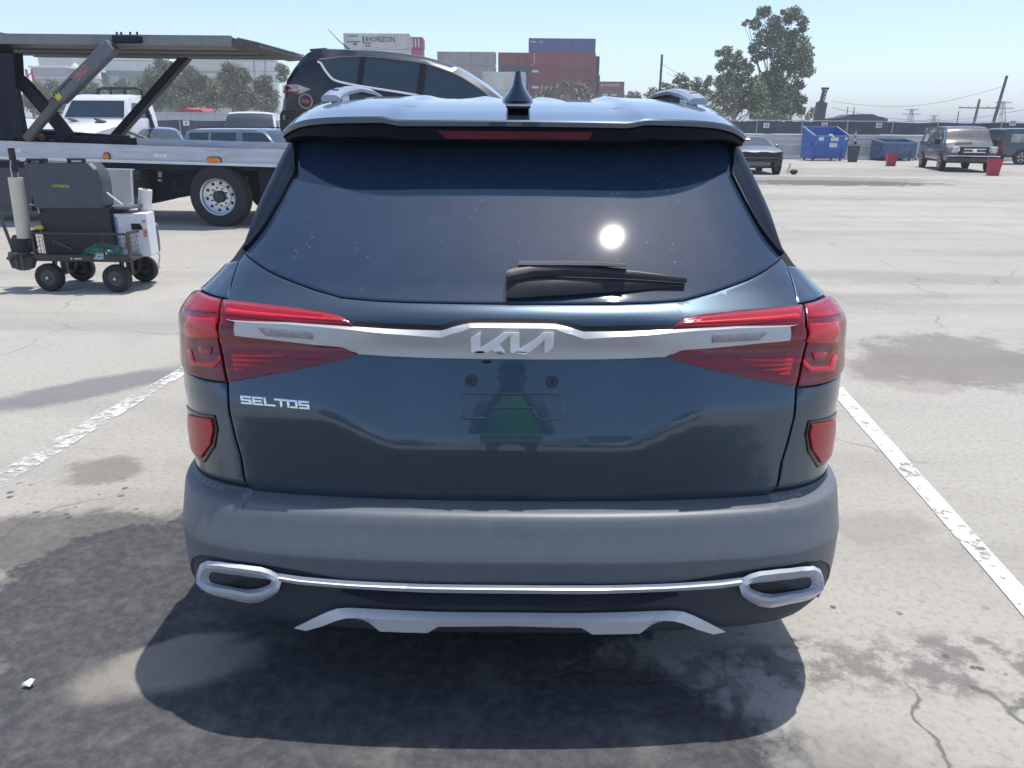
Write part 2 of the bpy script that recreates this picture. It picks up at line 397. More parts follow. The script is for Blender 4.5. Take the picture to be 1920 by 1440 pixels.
def strip(name, p0, p1, q0, q1, LM=LM):
    g = MB(); n = 30; vs = []; fs = []
    for i in range(n + 1):
        t = i / n; a = lerp(Vector(p0), Vector(p1), t); b = lerp(Vector(q0), Vector(q1), t)
        d = (b - a) * .5; j = lambda: 1 + random.uniform(-.06, .06); c = (a + b) / 2
        vs += [(c - d * j()) + Vector((0, 0, .004)), (c + d * j()) + Vector((0, 0, .004))]
    for i in range(n): fs.append((2 * i, 2 * i + 1, 2 * i + 3, 2 * i + 2))
    g.add(vs, fs); return tag(g.build(name, LM, smooth=0), kind='structure')
def ext(a, b, t): return a + (b - a) * t
a0, a1 = gnd(0, 884), gnd(336, 692); b0, b1 = gnd(0, 918), gnd(336, 710)
strip('parking_line', ext(a0, a1, -.35), ext(a0, a1, 1.9), ext(b0, b1, -.35), ext(b0, b1, 1.9), LM2)
a0, a1 = gnd(1569, 749), gnd(1920, 1158); b0, b1 = gnd(1592, 740), gnd(1920, 1104)
strip('parking_line', ext(a0, a1, -1.2), ext(a0, a1, 1.6), ext(b0, b1, -1.2), ext(b0, b1, 1.6))
# ------------------------------------------------------------------ the dark blue-grey suv, seen from behind
PAINT = mat('slate_blue_paint', (.042, .076, .115), rough=.26, metal=.7, var=.06, scale=900, coat=1., croug=.03, dust=.05, dustcol=(.3, .3, .3))
GLASS = mat('dusty_tinted_glass', (.010, .022, .046), rough=.35, var=.1, scale=9, coat=1., croug=.036, spec=.0, dust=.055, dmin=.7, dustcol=(.28, .48, .80), specks=.32)
BLACK = mat('gap_black', (.008, .008, .009), rough=.7)
GLOSSB = mat('gloss_black_trim', (.008, .010, .014), rough=.12, coat=.6, spec=.6)
GREYP = mat('grey_bumper_plastic', (.126, .145, .165), rough=.42, var=.05, scale=5, bump=.04, bscale=500, dust=.07, dustcol=(.3, .3, .29), stretch=(6, 6, .8))
DARKP = mat('dark_shaded_plastic', (.048, .057, .072), rough=.55, spec=.3, var=.1, bump=.05, bscale=400)  # dark trim, and the bumper's own plastic with its shade put into the colour
SATIN = mat('satin_silver', (.52, .53, .54), rough=.38, metal=.5, var=.03, scale=300)
SILV = mat('silver_paint', (.60, .62, .65), rough=.36, metal=.45, var=.03, scale=300, coat=.3)
CHROME = mat('bright_chrome', (.82, .83, .84), rough=.12, metal=1., var=.02)
REDL = mat('red_lens', (.38, .006, .018), rough=.10, var=.35, scale=4, stretch=(.6, .6, 30), coat=.5, croug=.02)
REDD = mat('dark_red_lens', (.19, .004, .014), rough=.12, var=.45, scale=4, stretch=(.6, .6, 26), coat=.5, croug=.02)
REDB = mat('bright_red_optic', (.62, .014, .024), rough=.2, var=.12, scale=40, coat=.5, croug=.03)
REFL = mat('red_reflector', (.46, .006, .014), rough=.3, var=.06, scale=90, bump=.15, bscale=300, coat=.25)
CLEARL = mat('clear_reverse_lens', (.27, .25, .25), rough=.25, var=.12, scale=60, coat=.6)
RUBBER = mat('tyre_rubber', (.022, .022, .024), rough=.85, var=.2, bump=.2)
ALLOY = mat('alloy_rim', (.5, .51, .53), rough=.35, metal=.9)
WIPER = mat('wiper_plastic', (.030, .032, .036), rough=.42, var=.1, dust=.2, dustcol=(.2, .2, .2))

SUV0 = Vector((0, 3.95, 0))
suv = thing('parked_suv', SUV0, 'big dark blue-grey SUV filling the foreground, seen from behind, number plate removed', 'car')

# plan curve: heading turns from square-on to along the side over a soft corner
_s = np.linspace(0, 1.10, 441); _phi = np.where(_s < .58, R(9) * (_s / .58) ** 1.6, 0)
_t = np.clip((_s - .58) / .50, 0, 1); _phi = np.where(_s >= .58, R(9) + (R(89) - R(9)) * (_t * _t * (3 - 2 * _t)), _phi)
_X = np.concatenate([[0], np.cumsum(np.cos((_phi[1:] + _phi[:-1]) / 2) * np.diff(_s))]); _Y = np.concatenate([[0], np.cumsum(np.sin((_phi[1:] + _phi[:-1]) / 2) * np.diff(_s))])
_Y /= _X[-1]; _X /= _X[-1]
S1 = 1.10
Y0 = pchip([(.15, 2.00), (.20, 1.88), (.225, 1.82), (.245, 1.786), (.27, 1.764), (.30, 1.756), (.38, 1.748), (.44, 1.7435), (.478, 1.7405), (.486, 1.7395), (.492, 1.7405), (.500, 1.744), (.545, 1.765), (.585, 1.784), (.594, 1.792), (.600, 1.856),
            (.605, 1.862), (.70, 1.862), (.85, 1.862), (1.0, 1.864), (1.06, 1.874), (1.082, 1.892), (1.107, 1.930), (1.132, 1.969)] + [(1.132 + d, 1.969 + 1.29 * d + .43 * d * d) for d in (.03, .06, .09, .12, .15, .18, .21, .24, .27, .30, .34, .38, .42, .448)])
WID = pchip([(.15, .76), (.20, .82), (.26, .925), (.32, .955), (.38, .958), (.45, .956), (.60, .953), (.80, .955), (.95, .960), (1.03, .960), (1.08, .930), (1.13, .880), (1.20, .822), (1.26, .792), (1.35, .772), (1.49, .742), (1.58, .715)])
KC = pchip([(.15, 1.0), (1.0, 1.0), (1.13, .9), (1.3, .75), (1.58, .72)])
def zc(x): return .848 - .085 * (1 - np.clip((np.abs(x) - .28) / .24, 0, 1) ** 2 * (3 - 2 * np.clip((np.abs(x) - .28) / .24, 0, 1)))
def F(s, z):
    s = np.asarray(s, float); z = np.asarray(z, float); a = np.abs(s); sg = np.sign(s)
    aa = np.minimum(a, S1); X = np.interp(aa, _s, _X); Y = np.interp(aa, _s, _Y); wd = WID(z)
    x = wd * X; y = Y0(z) + wd * Y * KC(z) + np.maximum(a - S1, 0)
    e = np.minimum(z, 1.0) - zc(x); k = .008
    sp = k * np.log1p(np.exp(np.clip(e / k, -30, 30)))
    sculpt = .30 * sp * np.where(z > .602, 1, 0)
    f = np.clip((z - 1.0) / .1, 0, 1); f = f * f * (3 - 2 * f)
    sculpt = sculpt * (1 - f) + .05 * f * np.where(z > .602, 1, 0)
    sculpt = sculpt * np.clip((S1 - a) / .25, 0, 1)
    return np.stack([sg * x, y + sculpt, z], -1)
def FN(s, z, h=2e-3):
    du = F(s + h, z) - F(s - h, z); dv = F(s, z + h) - F(s, z - h)
    n = np.cross(du, dv); return n / np.maximum(np.linalg.norm(n, axis=-1, keepdims=True), 1e-9)
def FO(s, z, off): return F(s, z) + FN(s, z) * np.asarray(off, float)[..., None]
def FC(s, z):
    s = np.asarray(s, float); z = np.asarray(z, float); a = np.abs(s); aa = np.minimum(a, S1)
    wd = .938; x = wd * np.interp(aa, _s, _X); y = 1.749 + wd * np.interp(aa, _s, _Y) + np.maximum(a - S1, 0)
    return np.stack([np.sign(s) * x, y, z + 0 * s], -1)
def FCO(s, z, off):
    h = 2e-3; z = np.asarray(z, float) + 0 * np.asarray(s, float); n = np.cross(FC(s + h, z) - FC(s - h, z), FC(s, z + h) - FC(s, z - h)); n /= np.maximum(np.linalg.norm(n, axis=-1, keepdims=True), 1e-9)
    return FC(s, z) + n * np.asarray(off, float)[..., None]
_CRn = np.array(CR)
def project(P):
    q = (P - np.array(CAM)) @ _CRn
    return np.stack([960 + FPX * q[..., 0] / -q[..., 2], 720 - FPX * q[..., 1] / -q[..., 2]], -1)
_gs, _gz = np.meshgrid(np.linspace(-1.09, 1.09, 437), np.linspace(.16, 1.56, 421), indexing='ij')
def facing(P, N): V = np.array(CAM) - P; V /= np.linalg.norm(V, axis=-1, keepdims=True); return ((V * N).sum(-1) > .13)[..., None]
_gp = np.where(facing(F(_gs, _gz), FN(_gs, _gz)), project(F(_gs, _gz)), 1e6)
_gpc = np.where(facing(FC(_gs, _gz), (FCO(_gs, _gz, .1 + 0 * _gs) - FC(_gs, _gz)) * 10), project(FC(_gs, _gz)), 1e6)
def sz(px, py, off=.012, surf=None, gp=None):
    """(s,z) of the body point that shows at that pixel when lifted by off"""
    surf = surf or FO; gp = _gp if gp is None else gp
    d = (gp[..., 0] - px) ** 2 + (gp[..., 1] - py) ** 2; i = np.unravel_index(np.argmin(d), d.shape)
    s, z = s0, z0 = _gs[i], _gz[i]; G = lambda s, z: project(surf(np.array(s), np.array(z), np.array(off)))
    best = (1e9, s, z)
    for _ in range(14):
        p = G(s, z); e = float(np.hypot(*(p - (px, py)))); h = 1e-4
        if e < best[0] and abs(s - s0) < .045 and abs(z - z0) < .05: best = (e, s, z)
        if e < .05: break
        J = np.stack([(G(s + h, z) - p) / h, (G(s, z + h) - p) / h], -1)
        # damped step: near the outline the two directions almost coincide
        A = J.T @ J + 3e3 * np.eye(2); st = np.linalg.solve(A, J.T @ (np.array([px, py]) - p))
        s = float(np.clip(s + np.clip(st[0], -.012, .012), -1.1, 1.1)); z = float(np.clip(z + np.clip(st[1], -.012, .012), .16, 1.57))
    return (float(best[1]), float(best[2]))
def SZ(pts, off=.012): return [sz(*p, off) for p in pts]
def szc(px, py, off=.012): return sz(px, py, off, FCO, _gpc)
def SZC(pts, off=.012): return [szc(*p, off) for p in pts]
def mir(L): return [(-s, z) for s, z in L]
def sym(L):
    """left half outline from the top of the centre line round to its bottom -> whole outline"""
    L = [(0., L[0][1])] + list(L[1:-1]) + [(0., L[-1][1])]
    return L + [(-s, z) for s, z in reversed(L[1:-1])]
def resample(poly, res, closed=True):
    out = []; n = len(poly)
    for i in range(n if closed else n - 1):
        a = np.array(poly[i]); b = np.array(poly[(i + 1) % n]); m = max(1, int(np.linalg.norm(b - a) / res + .5))
        for j in range(m): out.append(tuple(a + (b - a) * j / m))
    if not closed: out.append(tuple(poly[-1]))
    return out
def inside(pts, poly):
    x, y = pts[:, 0], pts[:, 1]; r = np.zeros(len(pts), bool); n = len(poly)
    for i in range(n):
        x0, y0 = poly[i]; x1, y1 = poly[(i + 1) % n]
        if y0 == y1: continue
        c = ((y0 > y) != (y1 > y)) & (x < (x1 - x0) * (y - y0) / (y1 - y0) + x0); r ^= c
    return r
def bdist(pts, poly):
    d = np.full(len(pts), 1e9); n = len(poly)
    for i in range(n):
        a = np.array(poly[i]); b = np.array(poly[(i + 1) % n]); ab = b - a; L = max(ab @ ab, 1e-12)
        t = np.clip(((pts - a) @ ab) / L, 0, 1); q = a + t[:, None] * ab; d = np.minimum(d, np.hypot(*(pts - q).T))
    return d
def patch(mb, poly, off=.005, thick=.008, res=.03, extra=None, edge=.55, surf=FO, rows=()):
    """panel of real thickness lying on the body surface, outline poly in (s,z); its rim is rounded over"""
    bd = resample(poly, res); A = sum(bd[i][0] * bd[(i + 1) % len(bd)][1] - bd[(i + 1) % len(bd)][0] * bd[i][1] for i in range(len(bd)))
    if A < 0: bd.reverse()
    P = np.array(bd); lo, hi = P.min(0), P.max(0)
    gx, gz = np.meshgrid(np.arange(lo[0] + res * .5, hi[0], res), np.arange(lo[1] + res * .5, hi[1], res), indexing='ij')
    G = np.stack([gx.ravel(), gz.ravel()], -1)
    for zr_ in rows:   # extra points along a crease so that it stays crisp
        G = G[np.abs(G[:, 1] - zr_) > res * .25] if len(G) else G
    for zr_ in rows: G = np.concatenate([G, np.stack([np.arange(lo[0], hi[0], res), np.full(len(np.arange(lo[0], hi[0], res)), zr_)], -1)])
    if len(G):
        k = inside(G, bd); G = G[k]
        if len(G): G = G[bdist(G, bd) > res * .45]
    nb = len(bd); rim = min(.005, res * .3); R_ = []
    for k in range(nb):
        a = np.array(bd[k - 1]); c = np.array(bd[(k + 1) % nb]); d_ = c - a; L_ = np.hypot(*d_)
        if L_ > 1e-9: R_.append(np.array(bd[k]) + np.array([-d_[1], d_[0]]) / L_ * rim)
    R_ = np.array(R_); kk = inside(R_, bd); R_ = R_[kk]
    if len(R_): R_ = R_[bdist(R_, bd) > rim * .7]
    if len(G): G = G[bdist(G, bd) > res * .5]
    allp = [Vector(p) for p in bd] + [Vector(p) for p in R_] + [Vector(p) for p in G]
    r = geometry.delaunay_2d_cdt(allp, [(i, (i + 1) % nb) for i in range(nb)], [], 1, 1e-7)
    V2 = np.array([tuple(v) for v in r[0]]); tris = [tuple(f) for f in r[2]]
    ext_ = (lambda s, z: off + (extra(s, z) if extra else 0 * s))
    def pos(s, z): return surf(s, z, ext_(s, z))
    P3 = pos(V2[:, 0], V2[:, 1]); h = 2e-3
    n = np.cross(pos(V2[:, 0] + h, V2[:, 1]) - pos(V2[:, 0] - h, V2[:, 1]), pos(V2[:, 0], V2[:, 1] + h) - pos(V2[:, 0], V2[:, 1] - h))
    n /= np.maximum(np.linalg.norm(n, axis=1, keepdims=True), 1e-9)
    out = {}
    for i, oi in enumerate(r[3]):
        for k in oi:
            if k < nb: out[k] = i
    # rim
    rim_v = []; rim_n = []
    nn = n.copy(); order = [out[k] for k in range(nb)]
    for k in range(nb):
        i = order[k]; a = P3[order[k - 1]]; c = P3[order[(k + 1) % nb]]; t = c - a; o_ = np.cross(t, n[i]); L = np.linalg.norm(o_)
        o_ = o_ / L if L > 1e-9 else n[i]
        q = n[i] + edge * o_; nn[i] = q / np.linalg.norm(q)
        rim_v.append(P3[i] - n[i] * thick); rim_n.append(o_)
    fixed = []
    for t in tris:
        a, b, c = (V2[j] for j in t)
        fixed.append(t if (b[0] - a[0]) * (c[1] - a[1]) - (b[1] - a[1]) * (c[0] - a[0]) > 0 else t[::-1])
    mb.add(P3, fixed, nn)
    m0 = len(mb.v); mb.add(P3[order], [], rim_n); mb.add(rim_v, [], rim_n)
    for k in range(nb):
        k2 = (k + 1) % nb; mb.f.append((m0 + k, m0 + nb + k, m0 + nb + k2, m0 + k2)); mb.mi.append(mb.cur)
    return mb
def ribbon(mb, A, oA, B, oB, rows=2, n=60, surf=FO, skirt=.012):
    """strip between two lines A and B of (s,z) on the body, lifted oA at A and oB at B"""
    def res(L):
        L = np.array(L, float); d = np.concatenate([[0], np.cumsum(np.hypot(*np.diff(L, axis=0).T))]); t = np.linspace(0, d[-1], n)
        return np.stack([np.interp(t, d, L[:, 0]), np.interp(t, d, L[:, 1])], -1)
    A0_, B0_ = A, B
    if len(A) == len(B):   # matched points: keep the pairs together
        M_ = (np.array(A, float) + np.array(B, float)) / 2; d = np.concatenate([[0], np.cumsum(np.hypot(*np.diff(M_, axis=0).T))]); tt = np.union1d(np.linspace(0, d[-1], n), d); n = len(tt)
        A, B = (np.stack([np.interp(tt, d, np.array(L, float)[:, c]) for c in (0, 1)], -1) for L in (A, B))
    else: A, B = res(A), res(B)
    rr = []
    oA_ = np.full(n, oA) if np.isscalar(oA) else np.interp(np.linspace(0, 1, n), np.linspace(0, 1, len(oA)), oA)
    oB_ = np.full(n, oB) if np.isscalar(oB) else (np.interp(tt, d, oB) if len(A0_) == len(B0_) else np.interp(np.linspace(0, 1, n), np.linspace(0, 1, len(oB)), oB))
    for k in range(rows + 1):
        t = k / rows; p = A + (B - A) * t; rr.append(surf(p[:, 0], p[:, 1], oA_ + (oB_ - oA_) * t))
    G = np.array(rr); du = np.gradient(G, axis=1); dv = np.gradient(G, axis=0); N = np.cross(du, dv); N /= np.maximum(np.linalg.norm(N, axis=-1, keepdims=True), 1e-9)
    c = surf(A[n // 2:n // 2 + 1, 0], A[n // 2:n // 2 + 1, 1], np.array([.1]))[0] - surf(A[n // 2:n // 2 + 1, 0], A[n // 2:n // 2 + 1, 1], np.array([0.]))[0]
    flip = N[0, n // 2] @ c < 0
    if flip: N = -N
    vs = G.reshape(-1, 3); fs = []
    for k in range(rows):
        for i in range(n - 1):
            q = (k * n + i, k * n + i + 1, (k + 1) * n + i + 1, (k + 1) * n + i); fs.append(q[::-1] if flip else q)
    mb.add(vs, fs, N.reshape(-1, 3))
    for row, L, sgn in ((0, A, 0), (rows, B, 1)):
        top = G[row]; bot = top - N[row] * skirt; nrm = (G[0] - G[-1]) * (1 if row == 0 else -1); nrm /= np.maximum(np.linalg.norm(nrm, axis=1, keepdims=True), 1e-9)
        j = n // 2; gn = np.cross(top[j] - top[j - 1], bot[j] - top[j - 1]); fw_ = gn @ nrm[j] > 0
        mb.add(np.concatenate([top, bot]), [(i, i + 1, n + i + 1, n + i) if fw_ else (n + i, n + i + 1, i + 1, i) for i in range(n - 1)], np.concatenate([nrm, nrm]))
    return mb
def kb(mb, name, mats, parent=None, **k): return mb.build(name, mats, parent or suv, org=SUV0, recalc=False, **k)

# --- inner shell: whole car, the panels lie on it
ZL = [.15, .19, .24, .30, .38, .45, .492, .51, .55, .585, .597, .605, .64, .72, .80, .86, .92, .97, 1.0, 1.03, 1.06, 1.09, 1.115, 1.14, 1.18, 1.24, 1.30, 1.38, 1.46, 1.53, 1.555]
YF = pchip([(.15, 6.0), (.3, 6.12), (.6, 6.15), (.8, 6.10), (.93, 5.95), (.98, 5.75), (1.02, 5.35), (1.10, 5.10), (1.3, 4.75), (1.5, 4.40), (1.58, 4.22)])
ss = list(np.linspace(0, S1, 24)); rings = []
for z in ZL:
    r_ = [tuple(p) for p in F(np.array(ss), np.full(24, z))]
    yb = r_[-1][1]; xf = r_[-1][0]; yf = float(YF(z)); fr = []
    for i in range(12):
        q = 1 - i / 11; fr.append((float(np.interp(q * S1, _s, _X)) * xf, yf - float(np.interp(q * S1, _s, _Y)) * xf * .9, z))
    sd = [(xf, yb + (fr[0][1] - yb) * t, z) for t in (.15, .3, .5, .7, .9)]
    half = r_ + sd + fr
    left = [(-x, y, zz) for x, y, zz in reversed(half[1:-1])]
    rings.append(half + left)
shell = MB().loft(rings)
sh = MB(); sh.v = shell.v
for f in shell.f:
    c = sum((Vector(shell.v[i]) for i in f), Vector()) / len(f)
    sh.f.append(f); sh.mi.append(1 if c.y < 2.62 and not (abs(c.x) > .99 * float(WID(c.z)) and c.y > 2.3) else (2 if c.z > 1.14 and c.z < 1.52 else 0))
body = sh.build('body', [PAINT, BLACK, GLASS], suv, org=SUV0, smooth=30)

# --- tailgate skin
top_edge = SZ([(960, 569), (830, 567), (760, 565.5), (700, 562.5), (640, 557), (584, 541), (520, 516.5), (472, 487.5), (456, 473)])
left_edge = SZ([(447, 487), (434, 525), (424, 562)]) + SZ([(418, 600), (427, 716), (430, 776), (441, 822), (453, 862), (459, 905), (462, 937)])
bottom = SZ([(560, 947), (700, 955), (830, 958.5), (960, 959.5)]); bottom = [(s, max(z, .609)) for s, z in bottom]
left_edge[-1] = (left_edge[-1][0], max(left_edge[-1][1], .609))
tg = MB(); patch(tg, sym(top_edge + left_edge + bottom), .006, .012, .022, edge=.15)
tailgate = kb(tg, 'tailgate', PAINT)
# --- quarter panels: around the corner onto the side
tail_line = [(s - .007, z) for s, z in left_edge]
qpts = [tail_line[0], tail_line[1], tail_line[2]]
lamp_top_out = SZ([(371.5, 544.7)])[0]; lamp_bot_in = SZ([(423, 717)])[0]; lamp_bot_out = SZ([(386, 710), (350, 697)])
up = [(tail_line[0][0], tail_line[0][1]), (tail_line[1][0], tail_line[1][1]), (tail_line[2][0], tail_line[2][1] + .006), (lamp_top_out[0] + .006, lamp_top_out[1] + .007), (-1.16, lamp_top_out[1] - .01), (-1.30, 1.02), (-1.38, 1.10), (-1.05, 1.152), (-.97, 1.165)]
lo = [(tail_line[4][0], tail_line[4][1] - .004)] + tail_line[5:9] + [(tail_line[9][0], .622), (-.98, .617), (-1.40, .615), (-1.40, lamp_bot_out[1][1] - .02), (-1.20, lamp_bot_out[1][1]), (lamp_bot_out[1][0], lamp_bot_out[1][1] - .006), (lamp_bot_out[0][0], lamp_bot_out[0][1] - .006)]
for f in (lambda L: L, mir):
    q = MB(); patch(q, f(up), .006, .012, .025); patch(q, f(lo), .006, .012, .022); kb(q, 'quarter_panel', PAINT)

# --- rear window, fins, roof, spoiler
wt = 1.515
wl = SZ([(960, 565), (830, 563), (760, 561.5), (700, 558.5), (640, 553), (584, 537), (520, 512), (474, 484.5), (458, 470)])
wside = SZ([(470, 430), (490, 372), (513, 306)]) + [(-.86, wt)]
gl = MB(); patch(gl, sym([(0, wt)] + [(-.86, wt)] + wside[-2::-1] + wl[::-1]), .004, .01, .03)
window = kb(gl, 'rear_window', GLASS); window['label'] = 'dusty tinted rear window mirroring the sun'
fin = SZ([(530, 256), (562, 258), (555, 318), (528, 370), (496, 424), (465, 462), (456, 467), (470, 430), (490, 372), (513, 306)])
for f in (lambda L: L, mir):
    q = MB(); patch(q, f(fin), .016, .014, .015); kb(q, 'window_fin', mat('fin_gloss_navy', (.005, .009, .018), rough=.35, spec=.12))

def ZR(y): return _ZR(y)
_ZR = pchip([(2.36, 1.568), (2.40, 1.575), (2.60, 1.607), (3.0, 1.648), (3.5, 1.672), (3.9, 1.668), (4.3, 1.62)])
def roofsurf(x, y, off):
    x = np.asarray(x, float); y = np.asarray(y, float)
    u = np.abs(x) / .775
    step = .010 * np.clip((np.abs(x) - .34) / .05, 0, 1) 
    rib = np.clip((y - 2.95) / .5, 0, 1); rib = rib * rib * (3 - 2 * rib)
    step = step + .011 * rib * sum(np.clip(1 - ((x - c) / .075) ** 2, 0, 1) ** 2 for c in (-.36, -.12, .12, .36))
    z = _ZR(y) - .010 * np.clip(u, 0, 1) ** 2 - .060 * np.clip(u, 0, 1.02) ** 12 * np.clip(1.2 - (y - 2.405), .35, 1.2) + step
    yy = y + .22 * np.clip(u, 0, 1.1) ** 5 * np.clip((3.2 - y) / .8, 0, 1)
    n = np.stack([0 * x, 0 * x, np.ones_like(x)], -1)
    return np.stack([x, yy, z], -1) + n * np.asarray(off, float)[..., None]
rf = MB(); patch(rf, [(-.775, 2.70), (.775, 2.70), (.75, 4.28), (-.75, 4.28)], 0, .04, .045, surf=roofsurf, edge=.2)
roof = kb(rf, 'roof', PAINT)
spm = MB(); patch(spm, [(-.735, 2.405), (.735, 2.405), (.75, 2.69), (-.75, 2.69)], .001, .01, .03, surf=roofsurf, edge=.0)
n = 81; xs_ = np.linspace(-.735, .735, n); e0 = roofsurf(xs_, np.full(n, 2.405), np.full(n, .001))
lip = [e0, e0 + np.array([0, -.005, -.005]), e0 + np.array([0, -.003, -.018]), e0 + np.array([0, .02, -.024])]
spm.add(np.concatenate(lip[1:3]), [(i, i + 1, n + i + 1, n + i)[::-1] for i in range(n - 1)]); spm.add(np.concatenate(lip[:2]), [(i, i + 1, n + i + 1, n + i)[::-1] for i in range(n - 1)])
spoiler = kb(spm, 'roof_spoiler', PAINT)
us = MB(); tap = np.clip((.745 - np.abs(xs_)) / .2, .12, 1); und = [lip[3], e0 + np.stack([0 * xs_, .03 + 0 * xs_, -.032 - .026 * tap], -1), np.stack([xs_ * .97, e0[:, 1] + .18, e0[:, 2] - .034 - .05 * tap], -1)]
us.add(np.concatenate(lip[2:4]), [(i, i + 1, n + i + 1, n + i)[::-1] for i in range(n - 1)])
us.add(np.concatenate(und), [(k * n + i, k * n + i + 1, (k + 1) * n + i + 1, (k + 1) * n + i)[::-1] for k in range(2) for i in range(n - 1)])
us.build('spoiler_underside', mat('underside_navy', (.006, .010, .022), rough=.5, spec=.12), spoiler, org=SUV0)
bl = MB(); y_ = 2.42
L_ = [at(818, 245, y_), at(1112, 247, y_), at(1104, 262, y_), at(838, 260, y_)]
bl.add([tuple(p) for p in L_] + [(p.x, p.y + .03, p.z) for p in L_], [(0, 1, 2, 3), (0, 4, 5, 1), (1, 5, 6, 2), (2, 6, 7, 3), (3, 7, 4, 0)])
bl.build('brake_light', mat('high_brake_lens', (.13, .012, .025), rough=.3, spec=.2), spoiler, org=SUV0)
# fin aerial
an = MB(); base = Vector((.012, 3.02, float(_ZR(3.02)) - .004)); rr_ = []
for (h_, a, b, sh_) in ((0, .060, .10, 0), (.012, .056, .095, 0), (.03, .040, .080, .015), (.055, .024, .058, .035), (.085, .0155, .034, .055), (.102, .012, .022, .065)):
    rr_.append([(base.x + a * math.cos(t) * (abs(math.cos(t)) ** .0), base.y + sh_ * -.6 + b * math.sin(t), base.z + h_) for t in np.linspace(0, 2 * PI, 20, endpoint=False)])
an.loft(rr_); an.build('antenna_fin', mat('aerial_paint', (.016, .030, .055), rough=.3, metal=.3, coat=1.), suv, org=SUV0, smooth=60)
am = MB(); am.box((base.x, 2.66, float(_ZR(2.66)) + .002), (.075, .34, .012), ch=.004); am.build('antenna_base', mat('aerial_paint', ()), roof, org=SUV0)
# roof rails
for sg in (-1, 1):
    X = .655 * sg; y_s = [2.92, 2.98, 3.1, 3.35, 3.65, 3.9, 4.05, 4.15]; zz = [.010, .020, .027, .032, .031, .022, .008, -.016]
    q = MB(); rr_ = []
    for y, dz in zip(y_s, zz):
        z0 = float(roofsurf(np.array([X]), np.array([min(y, 4.2)]), np.array([0.]))[0, 2]) + dz
        rr_.append([(X + a, y, z0 + b) for a, b in ((-.032, -.010), (.032, -.010), (.034, .002), (.020, .012), (-.020, .012), (-.034, .002))])
    q.loft(rr_); rail = q.build('roof_rail', mat('rail_satin', (.40, .44, .50), rough=.35, metal=.6), suv, org=SUV0)
    for (ya, yb, hh) in ((3.0, 3.16, .05), (3.95, 4.10, .03)):
        q = MB(); z0 = float(roofsurf(np.array([X]), np.array([ya]), np.array([0.]))[0, 2]); q.box((X, (ya + yb) / 2, z0 + hh / 2 - .01), (.042, yb - ya, hh), ch=.012); q.build('rail_foot', GLOSSB, rail, org=SUV0)
    q = MB(); q.box((X, 3.55, 1.650), (.02, .9, .09), ch=.004); q.build('rail_web', DARKP, rail, org=SUV0)

# --- tail lamps
inner = SZ([(419.5, 561.5), (460, 566), (540, 575), (609, 584), (639, 592), (661, 609), (672, 640), (671, 664), (585, 687), (480, 707), (429, 716), (414, 600)])
outer = [(inner[0][0] - .008, inner[0][1]), lamp_top_out] + [(-1.15, lamp_top_out[1] - .03), (-1.30, 1.03), (-1.30, 1.01), (-1.12, .955)] + lamp_bot_out[::-1] + [(inner[-2][0] - .008, inner[-2][1]), (inner[-1][0] - .008, inner[-1][1])]
def linebar(mb, a, b, hgt, off, taper=.3):
    A = sz(*a); B = sz(*b); patch(mb, [(A[0], A[1] - hgt / 2), (B[0], B[1] - hgt * taper), (B[0], B[1] + hgt * taper), (A[0], A[1] + hgt / 2)], off, .004, .03)
upper_band = SZ([(421, 565), (460, 570), (540, 579), (607, 587), (636, 594.5), (655, 607), (560, 604), (480, 596), (424, 590)])
for k, f in enumerate((lambda L: L, mir)):
    q = MB(); patch(q, f(inner), .013, .02, .014); lamp = kb(q, 'tail_lamp', REDD)
    q = MB(); patch(q, f(upper_band), .0145, .004, .02); kb(q, 'upper_light_bar', REDL, lamp)
    for (xa, ya, xb, yb) in ((436, 666, 535, 667), (437, 674, 512, 677), (439, 682, 490, 686), (441, 690, 462, 693), (425, 583, 640, 601)):
        A, B = sz(xa, ya), sz(xb, yb); hgt = .0046; q = MB()
        patch(q, f([(A[0], A[1] - hgt), (B[0], B[1] - hgt * .3), (B[0], B[1] + hgt * .3), (A[0], A[1] + hgt)]), .016, .003, .03); kb(q, 'light_line', REDB, lamp)
    q = MB(); patch(q, f(outer), .013, .02, .014); lamp2 = kb(q, 'corner_lamp', REDD)
    sq = SZ([(352, 592), (404, 597), (411, 632), (352, 630)]); q = MB(); patch(q, f(sq), .0155, .004, .02); kb(q, 'brake_square', REDB, lamp2)
    tb = SZ([(374, 550), (414, 564), (407, 586), (345, 578)]); q = MB(); patch(q, f(tb), .0145, .004, .02); kb(q, 'upper_light_bar', REDL, lamp2)
    for u_ in ([(352, 655), (360, 655), (366, 676), (402, 678), (414, 664), (416, 674), (404, 688), (358, 684)], [(372, 650), (400, 650), (396, 664), (378, 664)]):
        q = MB(); patch(q, f(SZ(u_)), .0155, .004, .02); kb(q, 'running_light', REDL if u_[0][0] == 372 else REDB, lamp2)

